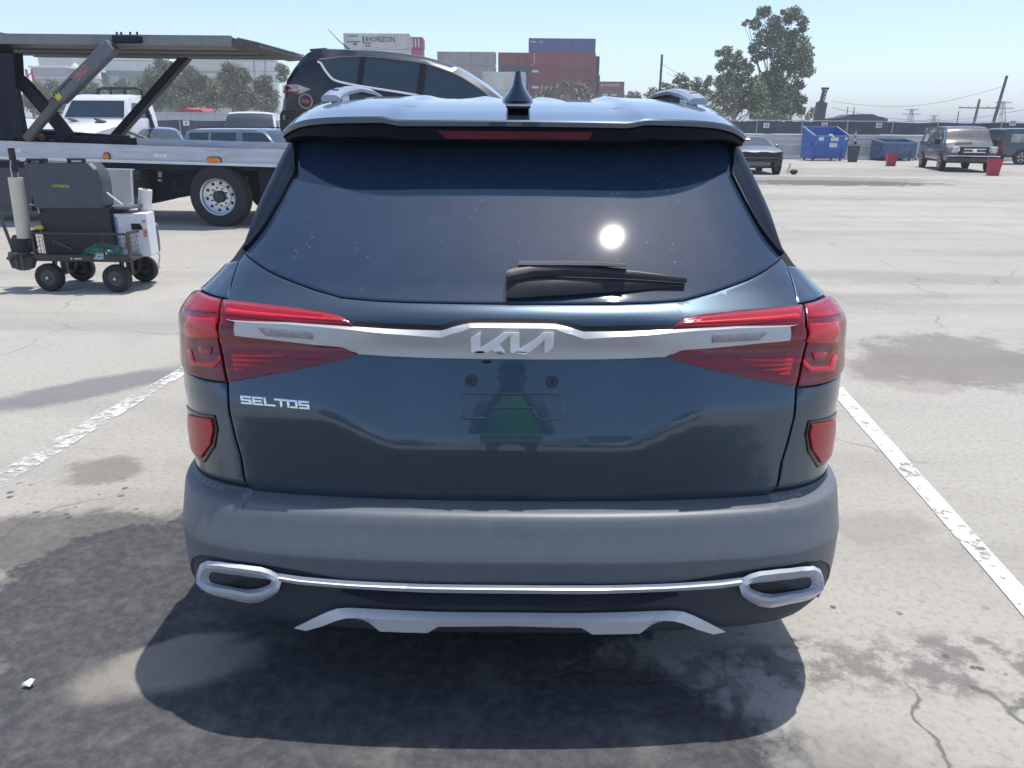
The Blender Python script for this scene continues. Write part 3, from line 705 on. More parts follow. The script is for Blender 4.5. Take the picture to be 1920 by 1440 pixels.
# --- satin bar across the tailgate with its lettering
ridge = [sz(960, 615, 0.024)] + SZ([(900, 614), (881, 615), (850, 625), (826, 633.5), (760, 628), (661, 619), (540, 608), (440, 603)], 0.024)
topl = [sz(960, 605.5, 0.011)] + SZ([(900, 605), (881, 605.5), (846, 614), (826, 620), (760, 618), (661, 612), (540, 603.5), (425, 599.5)], 0.011)
botl = [sz(960, 673.5, 0.019)] + SZ([(900, 673), (800, 671), (730, 668), (671, 664), (655, 656), (640, 650.5), (585, 646), (500, 636), (440, 629.5)], 0.019)
def half(mb, A, oA, B, oB, **k):
    k['n'] = 2 * k.get('n', 60) - 1
    full = lambda L: [(-s, z) for s, z in L[:0:-1]] + [(0., L[0][1])] + list(L[1:])
    ribbon(mb, full(A), oA, full(B), oB, **k)
gb = MB(); half(gb, ridge, .024, botl, .019, rows=3, skirt=.015); half(gb, topl, .011, ridge, .024, rows=3, skirt=.008)
for f in (lambda L: L, mir): ribbon(gb, f([topl[-1], ridge[-1], botl[-1]]), .013, f([(topl[-1][0] - .004, topl[-1][1]), (ridge[-1][0] - .004, ridge[-1][1]), (botl[-1][0] - .004, botl[-1][1])]), .010, rows=1, n=8, skirt=.002)
garn = kb(gb, 'satin_trim_bar', SATIN)
# dark shadow gap above the bar
q = MB(); half(q, [(s, z + .010) for s, z in topl[:7]], .0065, topl[:7], .0065, rows=1, skirt=.001); kb(q, 'trim_gap', BLACK, garn)
logo = [(412, 285), (530, 215), (530, 405), (815, 220), (1005, 220), (1010, 415), (1310, 220), (1430, 220), (1425, 400), (1315, 455), (1315, 310), (1085, 460), (895, 460), (895, 255), (565, 450), (415, 450)]
leg_ = [(640, 408), (745, 342), (865, 460), (740, 460)]
tr = lambda L: SZ([(820 + x / 6.546, 590 + y / 6.546) for x, y in L], .029)
q = MB(); patch(q, tr(logo), .029, .007, .012, edge=.4); patch(q, tr(leg_), .0288, .007, .012, edge=.4)
kb(q, 'emblem_lettering', mat('polished_emblem', (.90, .91, .92), rough=.35, metal=.2))
for f in (lambda L: L, mir):
    q = MB(); patch(q, f(SZ([(483, 614), (584, 622.5), (585, 636), (499, 630)], .024)), .0280, .006, .02, edge=.2); kb(q, 'reverse_light', CLEARL, garn)
# model name letters, wide and square
A0, A1, B0 = (449, 741), (580, 752.5), (451, 757)
def lt(u, v):   # u along the word 0..6, v height 0..1
    px = A0[0] + (A1[0] - A0[0]) * u / 6 + (B0[0] - A0[0]) * (1 - v); py = A0[1] + (A1[1] - A0[1]) * u / 6 + (B0[1] - A0[1]) * (1 - v)
    return sz(px, py)
GL = {'S': [(0, .76, .93, 1), (0, .38, .22, 1), (0, .38, .93, .62), (.70, 0, .93, .62), (0, 0, .93, .24)], 'E': [(0, .76, .93, 1), (0, 0, .22, 1), (0, .38, .85, .62), (0, 0, .93, .24)],
      'L': [(0, 0, .22, 1), (0, 0, .99, .24)], 'T': [(-.10, .76, .98, 1), (.38, 0, .60, 1)], 'O': [(0, .76, .93, 1), (0, 0, .93, .24), (0, 0, .22, 1), (.71, 0, .93, 1)]}
for i, ch_ in enumerate('SELTOS'):
    q = MB()
    for j, (u0, v0, u1, v1) in enumerate(GL[ch_]): patch(q, [lt(i + u0, v0), lt(i + u1, v0), lt(i + u1, v1), lt(i + u0, v1)], .009 + j * .00015, .004, .012, edge=.2)
    kb(q, 'model_letter', CHROME, tailgate)
# plate screws and pressed frame lines
for (px, py) in ((883.5, 714), (1035, 716)):
    s0, z0 = sz(px, py); q = MB(); patch(q, [(s0 + .0155 * math.cos(a), z0 + .0155 * math.sin(a)) for a in np.linspace(0, 2 * PI, 20, endpoint=False)], .0095, .004, .012); scw = kb(q, 'plate_plug', mat('grey_rubber_plug', (.03, .045, .06), rough=.6))
    q = MB(); patch(q, [(s0 + .003 * math.cos(a), z0 + .003 * math.sin(a)) for a in np.linspace(0, 2 * PI, 8, endpoint=False)], .0105, .002, .012); kb(q, 'plug_hole', BLACK, scw)
q = MB()
for L in ([(868, 736.5), (1050, 736.5), (1050, 740.5), (868, 740.5)], [(1050, 737), (1058, 742), (1059, 782), (1054, 782), (1054, 744), (1047, 741)], [(860, 744), (865, 744), (866, 776), (873, 782), (910, 782), (910, 787), (868, 787), (861, 779)], [(916, 763), (1000, 763), (1000, 767), (916, 767)], [(1003, 767), (1009, 780), (1016, 785), (1054, 785), (1054, 788), (1012, 788), (1004, 780), (998, 768)]):
    patch(q, SZ(L), .0085, .003, .02, edge=.9)
kb(q, 'pressed_frame', PAINT, tailgate)
q = MB(); patch(q, SZ([(903, 676), (921, 676), (919, 681), (905, 681)]), .012, .01, .02); kb(q, 'plate_lamp', BLACK, tailgate)

# --- wiper
def wsurf(px, py, off):
    s, z = sz(px, py); return Vector(FO(np.array([s]), np.array([z]), np.array([off]))[0])
q = MB()
arm = [(951, 530, 15), (960, 526, 15), (1000, 520, 12), (1050, 518, 11), (1101, 519, 10), (1172, 521, 8), (1237, 525, 5.5), (1286, 529.5, 3)]
rr_ = []
for (px, py, hw) in arm:
    k_ = 1 - .5 * max(0, (px - 1050) / 236); a = wsurf(px, py - hw, .03 * k_); b = wsurf(px, py + hw * .8, .03 * k_); c = wsurf(px, py, .055 * k_); d_ = wsurf(px, py - hw * .6, .05 * k_); e_ = wsurf(px, py + hw * .55, .05 * k_); rr_.append([a, d_, c, e_, b, wsurf(px, py, .02 * k_)])
q.loft(rr_); wip = q.build('wiper_arm', WIPER, suv, org=SUV0, smooth=50)
q = MB(); rr_ = []
for (px, y0_, y1_) in ((949, 520, 560), (970, 524, 560), (1037, 528, 556), (1100, 529, 551.5), (1166, 528, 546.5), (1230, 529, 540.5), (1284, 530, 535.5)):
    k_ = 1 - .72 * max(0, (px - 1037) / 250) ** 1.3; rr_.append([wsurf(px, y0_, .012 * k_), wsurf(px, y0_, .032 * k_), wsurf(px, (y0_ + y1_) / 2, .034 * k_), wsurf(px, y1_, .016 * k_), wsurf(px, y1_, .006 * k_)])
q.loft(rr_); q.build('wiper_blade', mat('blade_rubber', (.007, .009, .013), rough=.45), wip, org=SUV0, smooth=50)
q = MB(); rr_ = []
for px in (972, 1000, 1060, 1120, 1160, 1172): rr_.append([wsurf(px, 510 + (px > 1100) * (px - 1100) * .07, .056), wsurf(px, 514.5 + (px > 1100) * (px - 1100) * .07, .060), wsurf(px, 519 + (px > 1100) * (px - 1100) * .05, .058), wsurf(px, 514, .04)])
q.loft(rr_); q.build('arm_cover', mat('wiper_cover_grey', (.075, .08, .085), rough=.5), wip, org=SUV0)

# --- reflectors in the corners
ref = SZ([(361, 781), (396, 785), (400.5, 805), (395, 833), (378, 858)]) + [(-.872, .668), (-.90, .674), (-.89, .73)]; rec = [(-.905, .794)] + SZ([(400, 780.5), (406, 807), (400, 840), (381, 868)]) + [(-.875, .654), (-.93, .658)]; ref[0] = (-.85, .786)
for f in (lambda L: L, mir):
    q = MB(); patch(q, f(rec), .0095, .003, .010); w_ = kb(q, 'reflector_housing', mat('reflector_housing_black', (.012, .014, .017), rough=.25, coat=.5))
    q = MB(); patch(q, f(ref), .015, .005, .010, edge=.8); kb(q, 'reflector', REFL, w_)

# --- bumper: upper grey skin with its ledge, lower field darkened as shade, silver trims, skid plate
EX = lambda z: [(-1.16, z), (-1.42, z)]
bt = [(0., .601)] + [(s, .601) for s, z in SZ([(800, 966), (640, 961), (560, 955), (470, 947)])]
bt += [(left_edge[-1][0] + .004, .601), (left_edge[-1][0] - .004, .612), (-.98, .612), (-1.10, .612)] + [(-1.42, .612)]
recess = SZC([(960, 1095), (653, 1086), (597, 1075), (560, 1067), (480, 1054), (410, 1042), (385, 1040), (370, 1048), (366, 1062), (366, 1084), (371, 1104), (378, 1114)])
bb_ = [(-1.42, .36), (-1.2, .34), (recess[-1][0] - .012, recess[-1][1])]
up_poly = bt + bb_ + recess[::-1]
q = MB(); patch(q, sym(up_poly), .008, .03, .024, edge=.35, rows=(.480, .487, .494, .570, .584, .590, .5945, .597, .599)); bump = kb(q, 'rear_bumper', GREYP)
lowz = SZC([(372, 1108), (384, 1125), (420, 1146), (470, 1163), (520, 1174), (560, 1181)])
low_poly = [(0., recess[0][1])] + recess[1:] + [(-1.2, .33), (-1.42, .35), (-1.42, .27), (-1.15, .245)] + [(-1.02, .232)] + [(-.8, .222), (-.5, .218), (0., .216)]
q = MB(); patch(q, sym(low_poly), .003, .03, .03, edge=.35); kb(q, 'lower_bumper', DARKP)
# mesh field between the trims
lines = MB()
for k in range(6):
    y_ = 1116 + k * 3.6; A = SZC([(960, y_), (760, y_ - 1), (640 + k * 14, y_ - 5)]); B = [(s, z - .0042) for s, z in A]; half(lines, A, .013, B, .009, rows=1, n=20, skirt=.008, surf=FCO)
kb(lines, 'lower_grille', mat('grille_black', (.012, .014, .02), rough=.4))
# silver line with the two false exhaust surrounds
t_top = [szc(960, 1097, .022)] + SZC([(800, 1095), (653, 1090), (560, 1083), (515, 1075)], .022)
t_mid = [szc(960, 1106, .034)] + SZC([(800, 1104), (653, 1098), (560, 1090), (515, 1083)], .034)
t_bot = [szc(960, 1113, .026)] + SZC([(800, 1111), (653, 1103), (560, 1095), (515, 1089)], .026)
sv = MB(); half(sv, t_top, .022, t_mid, .034, rows=2, skirt=.012, surf=FCO); half(sv, t_mid, .034, t_bot, .026, rows=2, skirt=.014, surf=FCO)
trim = kb(sv, 'silver_trim_line', SILV)
ringo = SZC([(529, 1082), (505, 1069), (487, 1062), (450, 1057), (410, 1051.5), (389, 1051), (379, 1058), (376, 1078), (377, 1101), (388, 1110), (430, 1122), (468, 1130.5), (490, 1128), (510, 1118), (523, 1109), (527, 1095), (529, 1082)], .014)
ringi = SZC([(508, 1088), (500, 1086), (487, 1084), (450, 1079), (412, 1074), (399, 1072.5), (394, 1074), (392, 1080), (392, 1087), (397, 1092), (432, 1100), (464, 1105.5), (482, 1104), (498, 1099), (506, 1095), (508.5, 1091), (508, 1088)], .012)
ringm = SZC([(519, 1084), (503, 1076), (487, 1071), (450, 1066), (411, 1061), (393, 1061), (385, 1066), (382, 1079), (383, 1095), (391, 1102), (431, 1112), (466, 1119), (487, 1117), (505, 1109), (516, 1102), (519, 1093), (519, 1084)], .036)
for f in (lambda L: L, mir):
    q = MB(); ribbon(q, f(ringo), .016, f(ringm), .036, rows=2, n=60, skirt=.01, surf=FCO); ribbon(q, f(ringm), .036, f(ringi), .012, rows=2, n=60, skirt=.012, surf=FCO); kb(q, 'exhaust_surround', SILV, trim)
    q = MB(); patch(q, f(SZC([(393, 1076), (450, 1083), (506, 1090), (500, 1100), (480, 1104), (463, 1103), (397, 1091)])), .008, .003, .015, surf=FCO); kb(q, 'exhaust_insert', mat('insert_black', (.012, .013, .016), rough=.5), trim)
# skid plate
k_top = SZC([(960, 1148.5), (820, 1147), (690, 1141), (653, 1139.5), (632, 1141), (612, 1148), (585, 1161), (551, 1178)], .012)
k_off = [.036, .036, .036, .034, .030, .025, .020, .016]
k_mid = [szc(px, py, o) for (px, py), o in zip([(960, 1164), (820, 1163.5), (700, 1160.5), (668, 1158.5), (648, 1159.5), (630, 1164), (605, 1174), (574, 1183)], k_off)]
b_top = SZC([(960, 1164), (822, 1163.5), (800, 1163), (712, 1161), (692, 1160.3), (676, 1159.3)], .036)
b_bot = SZC([(960, 1174), (822, 1175), (801, 1187), (712, 1184), (691, 1167), (676, 1161)], .030)
sk = MB(); half(sk, k_top, .012, k_mid, k_off[:0:-1] + k_off, rows=4, n=90, skirt=.012, surf=FCO); half(sk, b_top, .036, b_bot, .030, rows=2, n=120, skirt=.02, surf=FCO)
kb(sk, 'skid_plate', mat('skid_silver', (.66, .67, .68), rough=.4, metal=.3, var=.03))
q = MB(); q.box((0, 2.6, .25), (1.5, 1.4, .12), ch=.03); q.box((0, 4.0, .22), (1.5, 2.4, .08), ch=.02); q.build('underbody', BLACK, suv, org=SUV0)
def car_wheel(parent, c, r_, wd, side, rimmat=None, org=None):
    """tyre with tread shoulder and a spoked rim; side = +1 or -1 along local y or x (axis)"""
    ax = Vector(side)
    q = MB(); q.lathe([(r_ * .66, -wd * .48), (r_ * .93, -wd * .5), (r_, -wd * .36), (r_, wd * .36), (r_ * .93, wd * .5), (r_ * .66, wd * .48)], c, ax, 28, closed=True)
    o = q.build('wheel', RUBBER, parent, org=org)
    q = MB(); q.lathe([(0, wd * .34), (r_ * .12, wd * .36), (r_ * .2, wd * .30), (r_ * .56, wd * .26), (r_ * .62, wd * .44), (r_ * .68, wd * .49), (r_ * .68, wd * .2)], c, ax, 28)
    a = Vector((0, 0, 1)); u = ax.cross(a).normalized()
    for k in range(5):
        t = 2 * PI * k / 5 + .3; d_ = u * math.cos(t) + a * math.sin(t); q.bar(Vector(c) + ax * wd * .38 + d_ * r_ * .1, Vector(c) + ax * wd * .42 + d_ * r_ * .62, r_ * .16, wd * .08, up=tuple(ax))
    q.build('rim', rimmat or ALLOY, o, org=org); return o
for sg in (-1, 1):
    for yy in (2.78, 5.38):
        car_wheel(suv, (sg * .80, yy, .335), .335, .22, (sg, 0, 0), org=SUV0)
    q = MB(); q.ball((sg * .99, 4.62, 1.10), (.09, .06, .075)); q.bar((sg * .88, 4.66, 1.04), (sg * .96, 4.63, 1.07), .05, .04); q.build('door_mirror', PAINT, suv, org=SUV0)
    for yy in (2.78, 5.38):
        q = MB(); q.lathe([(.40, .01), (.40, .0), (.0, .0)], (sg * .925, yy, .345), (sg, 0, 0), 28); q.build('wheel_arch', DARKP, suv, org=SUV0)
# ------------------------------------------------------------------ car builder used for every other car and van
GLASS2 = mat('side_glass', (.014, .030, .042), rough=.06, coat=.8, var=.1, spec=.7)
CARBLK = mat('car_black_paint', (.008, .013, .028), rough=.25, metal=.3, coat=.35, var=.05)
TRIMB = mat('black_plastic', (.02, .021, .023), rough=.6)
LAMPW = mat('clear_lamp', (.62, .62, .63), rough=.12, coat=1., var=.2, scale=30)
LAMPR = mat('red_lamp', (.35, .02, .02), rough=.15, coat=1.)
AMBER = mat('amber_lens', (.75, .22, .03), rough=.25, coat=.6)
PLWHITE = mat('white_sheet', (.75, .76, .76), rough=.6, var=.03)
def car(name, loc, spec, label, cat, rz=0., rot=None, group=None, ns=44):
    t = thing(name, loc, label, cat, rz, group, rot); L = spec['L']
    fr, fb, fw, fwr, fwb, fwt = (pchip(spec[k]) for k in ('zr', 'zb', 'w', 'wr', 'wb', 'wt'))
    xs = set(np.linspace(0, L, ns).round(4))
    for a, b in spec['win'] + [spec['ws'], spec['rw']]: xs |= {round(a, 4), round(b, 4)}
    xs = sorted(xs); xs = [x for i, x in enumerate(xs) if i == 0 or x - xs[i - 1] > 1e-3]
    H = max(float(fr(x)) - float(fwb(x)) for x in xs)
    def half(x):
        zr, zb, w_, wr_ = float(fr(x)), float(fb(x)), float(fw(x)), float(fwr(x))
        zwb = min(float(fwb(x)), zr - .03); zwt = min(max(float(fwt(x)), zwb + .004), zr - .012)
        yb = w_ * .965; g = lambda z: yb - max(0, (z - zwb)) / H * (yb - wr_)
        zm = zb + (zwb - zb) * .55; yt = g(zwt); yr = g(zr) * .95
        return [(0, zb), (w_ * .86, zb), (w_ * .975, zb + .10), (w_, zm), (w_ * .99, zwb - min(.10, (zwb - zb) * .2)), (yb, zwb), (yt, zwt), (yr, zr - .010 - .02 * min(1, (zr - zwb) / .3)), (yr * .62, zr), (0, zr + .012)]
    hs = [half(x) for x in xs]; K = 10
    def vert(i, k, sg): y, z = hs[i][k]; return (xs[i], y * sg, z)
    groups = {}
    def put(key, q):
        mb, ids = groups.setdefault(key, (MB(), {}))
        f = []
        for (i, k, sg) in q:
            kk = (i, k, 1 if k in (0, 9) else sg)
            if kk not in ids: ids[kk] = len(mb.v); mb.v.append(vert(i, k, kk[2] if k not in (0, 9) else 1))
            f.append(ids[kk])
        mb.f.append(tuple(f if q[0][2] < 0 else f[::-1])); mb.mi.append(0)
    for i in range(len(xs) - 1):
        xm = (xs[i] + xs[i + 1]) / 2
        for sg in (-1, 1):
            for k in range(9):
                key = ('body', 0, 0)
                if k == 5 and (hs[i][6][1] - hs[i][5][1] > .03 or hs[i + 1][6][1] - hs[i + 1][5][1] > .03):
                    for wi, (a, b) in enumerate(spec['win']):
                        if a < xm < b: key = ('side_window', wi, sg)
                if k >= 7:
                    if spec['ws'][0] < xm < spec['ws'][1]: key = ('windshield', 0, 0)
                    elif spec['rw'][0] < xm < spec['rw'][1]: key = ('rear_window', 0, 0)
                put(key, [(i, k, sg), (i + 1, k, sg), (i + 1, k + 1, sg), (i, k + 1, sg)])
    mb, ids = groups[('body', 0, 0)]
    for i in (0, len(xs) - 1):
        loop = [(i, k, -1) for k in range(10)] + [(i, k, 1) for k in range(8, 0, -1)]; f = []
        for (a, k, sg) in loop:
            kk = (a, k, 1 if k in (0, 9) else sg)
            if kk not in ids: ids[kk] = len(mb.v); mb.v.append(vert(a, k, kk[2]))
            f.append(ids[kk])
        mb.f.append(tuple(f if i == 0 else f[::-1])); mb.mi.append(0)
    for (nm, a, b), (mb, _) in groups.items():
        m = spec['paint'] if nm == 'body' else spec.get('glass', GLASS2)
        mb.build(nm, m, t, smooth=40)
    for xw in spec['wheels'][:2]:
        r_ = spec['wheels'][2]
        for sg in (-1, 1):
            car_wheel(t, (xw, sg * (float(fw(xw)) - .09), r_), r_, .22, (0, sg, 0), spec.get('rim'))
            q = MB(); q.lathe([(r_ * 1.17, .0), (r_ * 1.17, .012), (0, .012)], (xw, sg * (float(fw(xw)) - .008), r_ * 1.02), (0, sg, 0), 24); q.build('wheel_arch', TRIMB, t)
    def sy(x, z):
        h = half(x); zs = [p[1] for p in h[1:8]]; ys = [p[0] for p in h[1:8]]; return float(np.interp(z, zs, ys))
    return t, sy
def mini(parent, name, m, fn, **k):
    q = MB(); fn(q); return q.build(name, m, parent, **k)

# ------------------------------------------------------------------ two-level car carrier on the left
ALU = mat('carrier_aluminium', (.54, .58, .65), rough=.45, metal=.35, var=.16, scale=3, dust=.35, dustcol=(.3, .29, .28), stretch=(.6, 1, 4))
ALUB = mat('bright_lip_aluminium', (.66, .68, .70), rough=.4, metal=.4, var=.05)
UPG = mat('upper_deck_galvanised', (.23, .24, .25), rough=.6, metal=.2, var=.15, scale=4, dust=.25, dustcol=(.22, .19, .15))
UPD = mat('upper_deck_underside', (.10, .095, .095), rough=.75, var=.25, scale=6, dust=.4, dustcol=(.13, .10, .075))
CBLK = mat('carrier_black_steel', (.009, .013, .026), rough=.5, var=.2, spec=.2)
CYL = mat('lift_cylinder_grey', (.13, .15, .18), rough=.5, metal=.2, var=.1)
TY = gnd(412, 424)
truck = thing('car_carrier_truck', (TY.x, TY.y, 0), 'two-level car carrier truck with raised grey upper deck, behind the wagon', 'truck', R(-4))
tl = lambda px, py, yl=0.: local(px, py, truck, yl)
def chain(q, pts_px, wd, th, yl):
    P = [tl(px, py, yl) for px, py in pts_px]
    for a, b in zip(P[:-1], P[1:]): q.bar(a, b, th, wd, up=(0, 1, 0)) if False else q.bar(a, b, th, wd)
a, b = tl(-40, 262.5), tl(540, 281.5); c, d = tl(-40, 297), tl(540, 314)
sl_t = (b.z - a.z) / (b.x - a.x); sl_b = (d.z - c.z) / (d.x - c.x)
zt = lambda x: a.z + sl_t * (x - a.x); zbm = lambda x: c.z + sl_b * (x - c.x)
x0, x1 = a.x - 1.0, tl(900, 290).x
def railmb(q, yl, up, dn, th):
    q.loft([[(x, yl, zt(x) + up), (x, yl + th, zt(x) + up), (x, yl + th, zbm(x) + dn), (x, yl, zbm(x) + dn)] for x in np.linspace(x0, x1, 24)])
mini(truck, 'lower_deck_rail', ALU, lambda q: railmb(q, 0, 0, 0.02, .07))
mini(truck, 'rail_lip', ALUB, lambda q: q.loft([[(x, -.035, zbm(x) + .045), (x, .06, zbm(x) + .045), (x, .06, zbm(x)), (x, -.035, zbm(x))] for x in np.linspace(x0, x1, 24)]))
mini(truck, 'lower_deck_rail', ALU, lambda q: railmb(q, 2.43, 0, 0.02, .07))
mini(truck, 'lower_deck', UPG, lambda q: q.loft([[(x, .07, zt(x) - .06), (x, 2.43, zt(x) - .06), (x, 2.43, zt(x) - .14), (x, .07, zt(x) - .14)] for x in np.linspace(x0, x1, 24)]))
mini(truck, 'inner_rail', CBLK, lambda q: q.loft([[(x, .30, zt(x) + .10), (x, .40, zt(x) + .10), (x, .40, zt(x) - .06), (x, .30, zt(x) - .06)] for x in (x0, tl(235, 260).x)]))
mini(truck, 'inner_rail', ALU, lambda q: q.loft([[(x, .30, zt(x) + .10), (x, .40, zt(x) + .10), (x, .40, zt(x) - .06), (x, .30, zt(x) - .06)] for x in (tl(237, 260).x, x1)]))
# upper deck
u0, u1 = tl(-60, 62), tl(431, 66.5); v0 = tl(-60, 81)
us_ = (u1.z - u0.z) / (u1.x - u0.x); uz = lambda x: u0.z + us_ * (x - u0.x); hh = u0.z - v0.z
xa, xb = u0.x - .5, u1.x
mini(truck, 'upper_deck_rail', UPG, lambda q: q.loft([[(x, 0, uz(x)), (x, .09, uz(x)), (x, .09, uz(x) - hh), (x, 0, uz(x) - hh)] for x in (xa, xb)]))
mini(truck, 'upper_deck_rail', UPG, lambda q: q.loft([[(x, 2.5, uz(x)), (x, 2.59, uz(x)), (x, 2.59, uz(x) - hh), (x, 2.5, uz(x) - hh)] for x in (xa, xb + .1)]))
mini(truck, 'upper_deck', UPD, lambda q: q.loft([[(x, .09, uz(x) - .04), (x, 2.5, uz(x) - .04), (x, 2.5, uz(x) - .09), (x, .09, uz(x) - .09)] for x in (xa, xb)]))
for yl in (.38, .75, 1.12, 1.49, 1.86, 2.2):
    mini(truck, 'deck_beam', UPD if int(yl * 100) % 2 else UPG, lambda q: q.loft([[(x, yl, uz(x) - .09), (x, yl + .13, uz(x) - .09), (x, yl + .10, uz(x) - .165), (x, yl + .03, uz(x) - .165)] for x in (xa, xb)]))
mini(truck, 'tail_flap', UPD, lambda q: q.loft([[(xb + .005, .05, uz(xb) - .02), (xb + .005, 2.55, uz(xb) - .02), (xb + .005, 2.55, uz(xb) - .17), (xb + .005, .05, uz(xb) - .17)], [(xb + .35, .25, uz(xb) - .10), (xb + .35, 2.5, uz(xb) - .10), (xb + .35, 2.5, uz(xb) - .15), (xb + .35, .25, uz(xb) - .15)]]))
for k in range(5): mini(truck, 'flap_rung', UPG, lambda q: q.bar((xb + .06 + .06 * k, .15 + .03 * k, uz(xb) - .022 - .012 * k), (xb + .06 + .06 * k, 2.52, uz(xb) - .022 - .012 * k), .025, .02))
p, r_ = tl(212, 66), tl(268, 82); mini(truck, 'hinge_bracket', CBLK, lambda q: q.box(((p.x + r_.x) / 2, -.02, (p.z + r_.z) / 2), (r_.x - p.x, .10, p.z - r_.z - .005), ch=.02))
for px in (218, 226, 243, 256): g_ = tl(px, 63.5); mini(truck, 'bracket_bolt', CBLK, lambda q: q.lathe([(.016, -.03), (.016, .03)], (g_.x, .02, g_.z), (0, 0, 1), 8))
# struts
P0, P1, P2 = tl(213, 84, -.02), tl(112, 186, -.02), tl(50, 262, -.02)
def squaretube(q, A, B, s_): q.bar(A, B, s_, s_, up=(0, 1, 0), ch=.02)
ly = mini(truck, 'lift_cylinder', CYL, lambda q: squaretube(q, P0, P1, .20))
mini(ly, 'cylinder_rod', mat('cylinder_rod_grey', (.10, .105, .10), rough=.5), lambda q: squaretube(q, P1, P2, .125))
dv = (P1 - P0).normalized(); nv = Vector((-dv.z, 0, dv.x)); nv = nv if nv.x < 0 else -nv
for k in range(11):
    c_ = P0 + dv * (.88 + .055 * k) + nv * .045; mini(ly, 'lock_hole', BLACK, lambda q: q.lathe([(.017, -.004), (.017, .004)], (c_.x, -.125, c_.z), (0, 1, 0), 8))
c_ = P0 + dv * .66; mini(ly, 'warning_label', mat('faded_red_label', (.30, .14, .16), rough=.5, var=.5, scale=30), lambda q: q.prism([(-.15, -.055), (.15, -.055), (.15, .055), (-.15, .055)], (c_.x, -.124, c_.z), dv, nv, .006))
c_ = P1 - dv * .06; mini(ly, 'yellow_sticker', mat('yellow_sticker', (.65, .52, .05), rough=.5), lambda q: q.prism([(-.05, -.05), (.05, -.05), (.05, .05), (-.05, .05)], (c_.x, -.124, c_.z), dv, nv, .006))
mini(truck, 'front_post', CBLK, lambda q: q.loft([[tl(px - w_, py, y_) for px, w_, y_ in ((cx, -hw, .1), (cx, hw, .1), (cx, hw, .5), (cx, -hw, .5))] for cx, py, hw in ((12, 100, 13), (14, 150, 14), (20, 200, 17), (25, 258, 18))]))
mini(truck, 'front_post', CBLK, lambda q: q.box((tl(-30, 150).x, .3, 2.05), (.5, .4, 1.8), ch=.03))
mini(truck, 'post_plate', CBLK, lambda q: q.loft([[tl(px, py, y_) for px, py, y_ in ((a_, t_, .35), (b_, t_, .35), (b_, t_, .6), (a_, t_, .6))] for a_, b_, t_ in ((22, 43, 100), (24, 46, 148))]))
mini(truck, 'knee_brace', CBLK, lambda q: chain(q, [(18, 140), (34, 148), (52, 165), (78, 195), (105, 226), (130, 258)], .19, .12, .3))
bt_, tp_ = tl(216, 258, 2.3), tl(352, 104, 2.3); mini(truck, 'rear_strut', CBLK, lambda q: q.bar(bt_, tp_, .14, .17, up=(0, 1, 0)))
mini(truck, 'cross_tube', CBLK, lambda q: q.loft([[(tl(70, 260, .6).x, .6, zt(-5) + .14), (tl(70, 260, .6).x, .75, zt(-5) + .14), (tl(70, 260, .6).x, .75, zt(-5) - .06), (tl(70, 260, .6).x, .6, zt(-5) - .06)], [(tl(235, 260, .6).x, .6, zt(-2) + .12), (tl(235, 260, .6).x, .75, zt(-2) + .12), (tl(235, 260, .6).x, .75, zt(-2) - .06), (tl(235, 260, .6).x, .6, zt(-2) - .06)]]))
# chassis, tanks, box
mini(truck, 'chassis', CBLK, lambda q: (q.box((-2, 1.25, .86), (16, .9, .22)), q.box((-1.4, .6, .93), (14.5, 1.0, .10))))
def poly_px(q, pts, yl, dep): P = [tl(px, py, yl) for px, py in pts]; q.prism([(p.x, p.z) for p in P], (0, yl + dep / 2, 0), (1, 0, 0), (0, 0, 1), dep)
mini(truck, 'underslung_frame', CBLK, lambda q: poly_px(q, [(255, 306), (372, 312), (378, 360), (352, 360), (330, 361), (318, 374), (295, 376), (282, 381), (250, 388)], .5, .9))
mini(truck, 'side_tank', mat('dark_blue_tank', (.02, .035, .06), rough=.35, coat=.5), lambda q: poly_px(q, [(-60, 300), (60, 303), (60, 395), (-60, 400)], .15, .7))
mini(truck, 'splash_panel', CBLK, lambda q: poly_px(q, [(60, 303), (196, 308), (196, 392), (60, 396)], .6, .5))
tb_ = mini(truck, 'tool_locker', mat('polished_locker', (.34, .36, .40), rough=.22, metal=.8, var=.2, scale=2), lambda q: poly_px(q, [(192, 318), (249, 319), (252, 381), (192, 383)], -.02, .6))
mini(tb_, 'locker_edge', ALUB, lambda q: (poly_px(q, [(244, 318), (247, 318), (251, 381), (247, 381)], -.03, .02), poly_px(q, [(190, 315), (251, 316.5), (251, 319), (190, 318)], -.035, .03)))
mini(truck, 'frame_valve', ALU, lambda q: poly_px(q, [(296, 322), (303, 322), (303, 340), (296, 340)], .45, .04))
